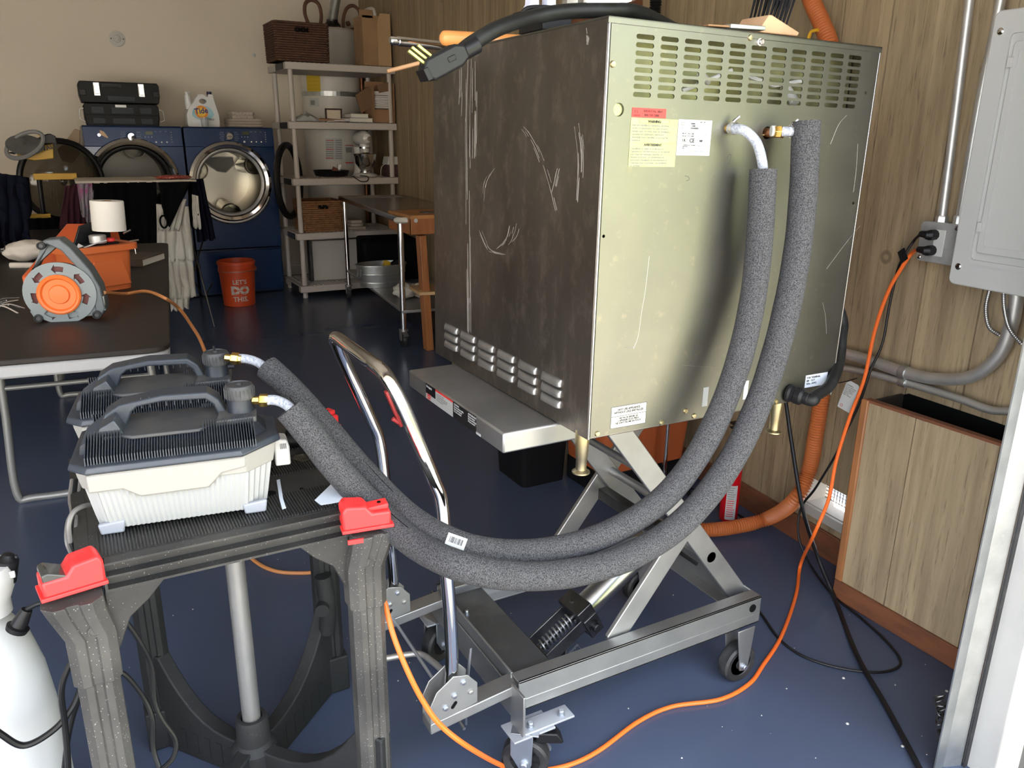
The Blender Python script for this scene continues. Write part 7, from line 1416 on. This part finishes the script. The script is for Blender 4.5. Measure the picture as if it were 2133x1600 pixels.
sp_([(60, 318), (90, 308), (92, 316), (62, 326)], sy_-.06, .01, YLW, 'brand_plate'); q = P(66, 323, y=sy_-.062); text('print', 'DEWALT', .042, Tr(q.x, sy_-.062, q.z) @ Matrix.Rotation(PI/2, 4, 'X') @ Matrix.Rotation(.32, 4, 'Z'), INK, sa, True, .0012)
for (a, b, c_, d_) in ((70, 361, 160, 374), (60, 446, 106, 454)):
    x0, x1, z0, z1 = rect(a, b, c_, d_, sy_+.05); g = G(); g.box(x0, x1, sy_+.03, sy_+.08, z0, z1); obj('stand_rail', g, YLW, sa, bev=.003)
for px in (75, 150): x = P(px, 400, y=sy_+.05).x; g = G(); g.cyl((x, sy_+.06, .0), (x+.03, sy_+.06, P(px, 361, y=sy_+.05).z), .016); obj('stand_leg', g, BLACK, sa)
x0, x1, z0, z1 = rect(48, 440, 62, 464, sy_-.1); g = G(); g.box(x0, x1, sy_-.12, sy_-.05, z0, z1); obj('stand_foot', g, GREYMETAL, sa, bev=.003)
sp0 = P(145, 300, y=6.9); g = G(); g.prism([(P(a, b, y=6.95).x, P(a, b, y=6.95).z) for a, b in ((118, 312), (135, 296), (155, 268), (166, 272), (166, 320), (150, 340), (130, 336))], (0, 6.95, 0), (1, 0, 0), (0, 0, 1), (.3, 1, 0), .02); tag(obj('crumpled_kraft_paper', g, mat('kraft_light', (.42, .32, .22), .85), bev=.004), 'crumpled brown paper stuffed beside the left side of the washer', 'paper')
hang('black_jacket', 'large dark jacket hanging at the far left edge of the picture', (-60, 352), (52, 368), (-60, 500), (62, 492), 4.9, NVCL, 5, .06, 'jacket', seed=20, wav=.05, thick=.02)
hang('dark_dust_sheet', 'black sheet covering goods below the saw at the left', (55, 455), (160, 452), (50, 545), (170, 560), 6.1, BKCL, 5, .04, 'sheet', seed=21)
wbk = thing('wire_basket', 'black wire basket with white things at the left edge behind the table', 'basket', P(10, 520, y=4.95)); x0, x1, z0, z1 = rect(-30, 490, 30, 535, 4.95)
for k in range(4): g = G(); zz = z0+(z1-z0)*k/3; g.tube([(x0, 4.90, zz), (x1, 4.90, zz), (x1, 5.15, zz), (x0, 5.15, zz)], .003, 5, closed=True); obj('wire_hoop', g, BLACK, wbk)
for k in range(7): g = G(); xx = x0+(x1-x0)*k/6; g.cyl((xx, 4.90, z0), (xx, 4.90, z1), .0025, n=5); obj('wire_upright', g, BLACK, wbk)
for k in range(6): c = P(-5+6*k, 508+(k % 3)*8, y=5.0); g = G(); g.box(-.025, .025, -.02, .02, -.010, .010, Matrix.Translation(c) @ Euler((k, k*2.1, k*.7)).to_matrix().to_4x4()); tag(obj('white_packet', g, mat('pale_paper', (.66, .62, .60), .8), bev=.003), 'small white packet inside the black wire basket', 'packet', 'packets in the wire basket')
g = G(); g.box(-1.6, .05, 5.2, 6.0, 0, .72); tag(obj('dark_cabinet', g, BLACKM, bev=.01), 'dark low cabinet behind the folding table at far left', 'cabinet')
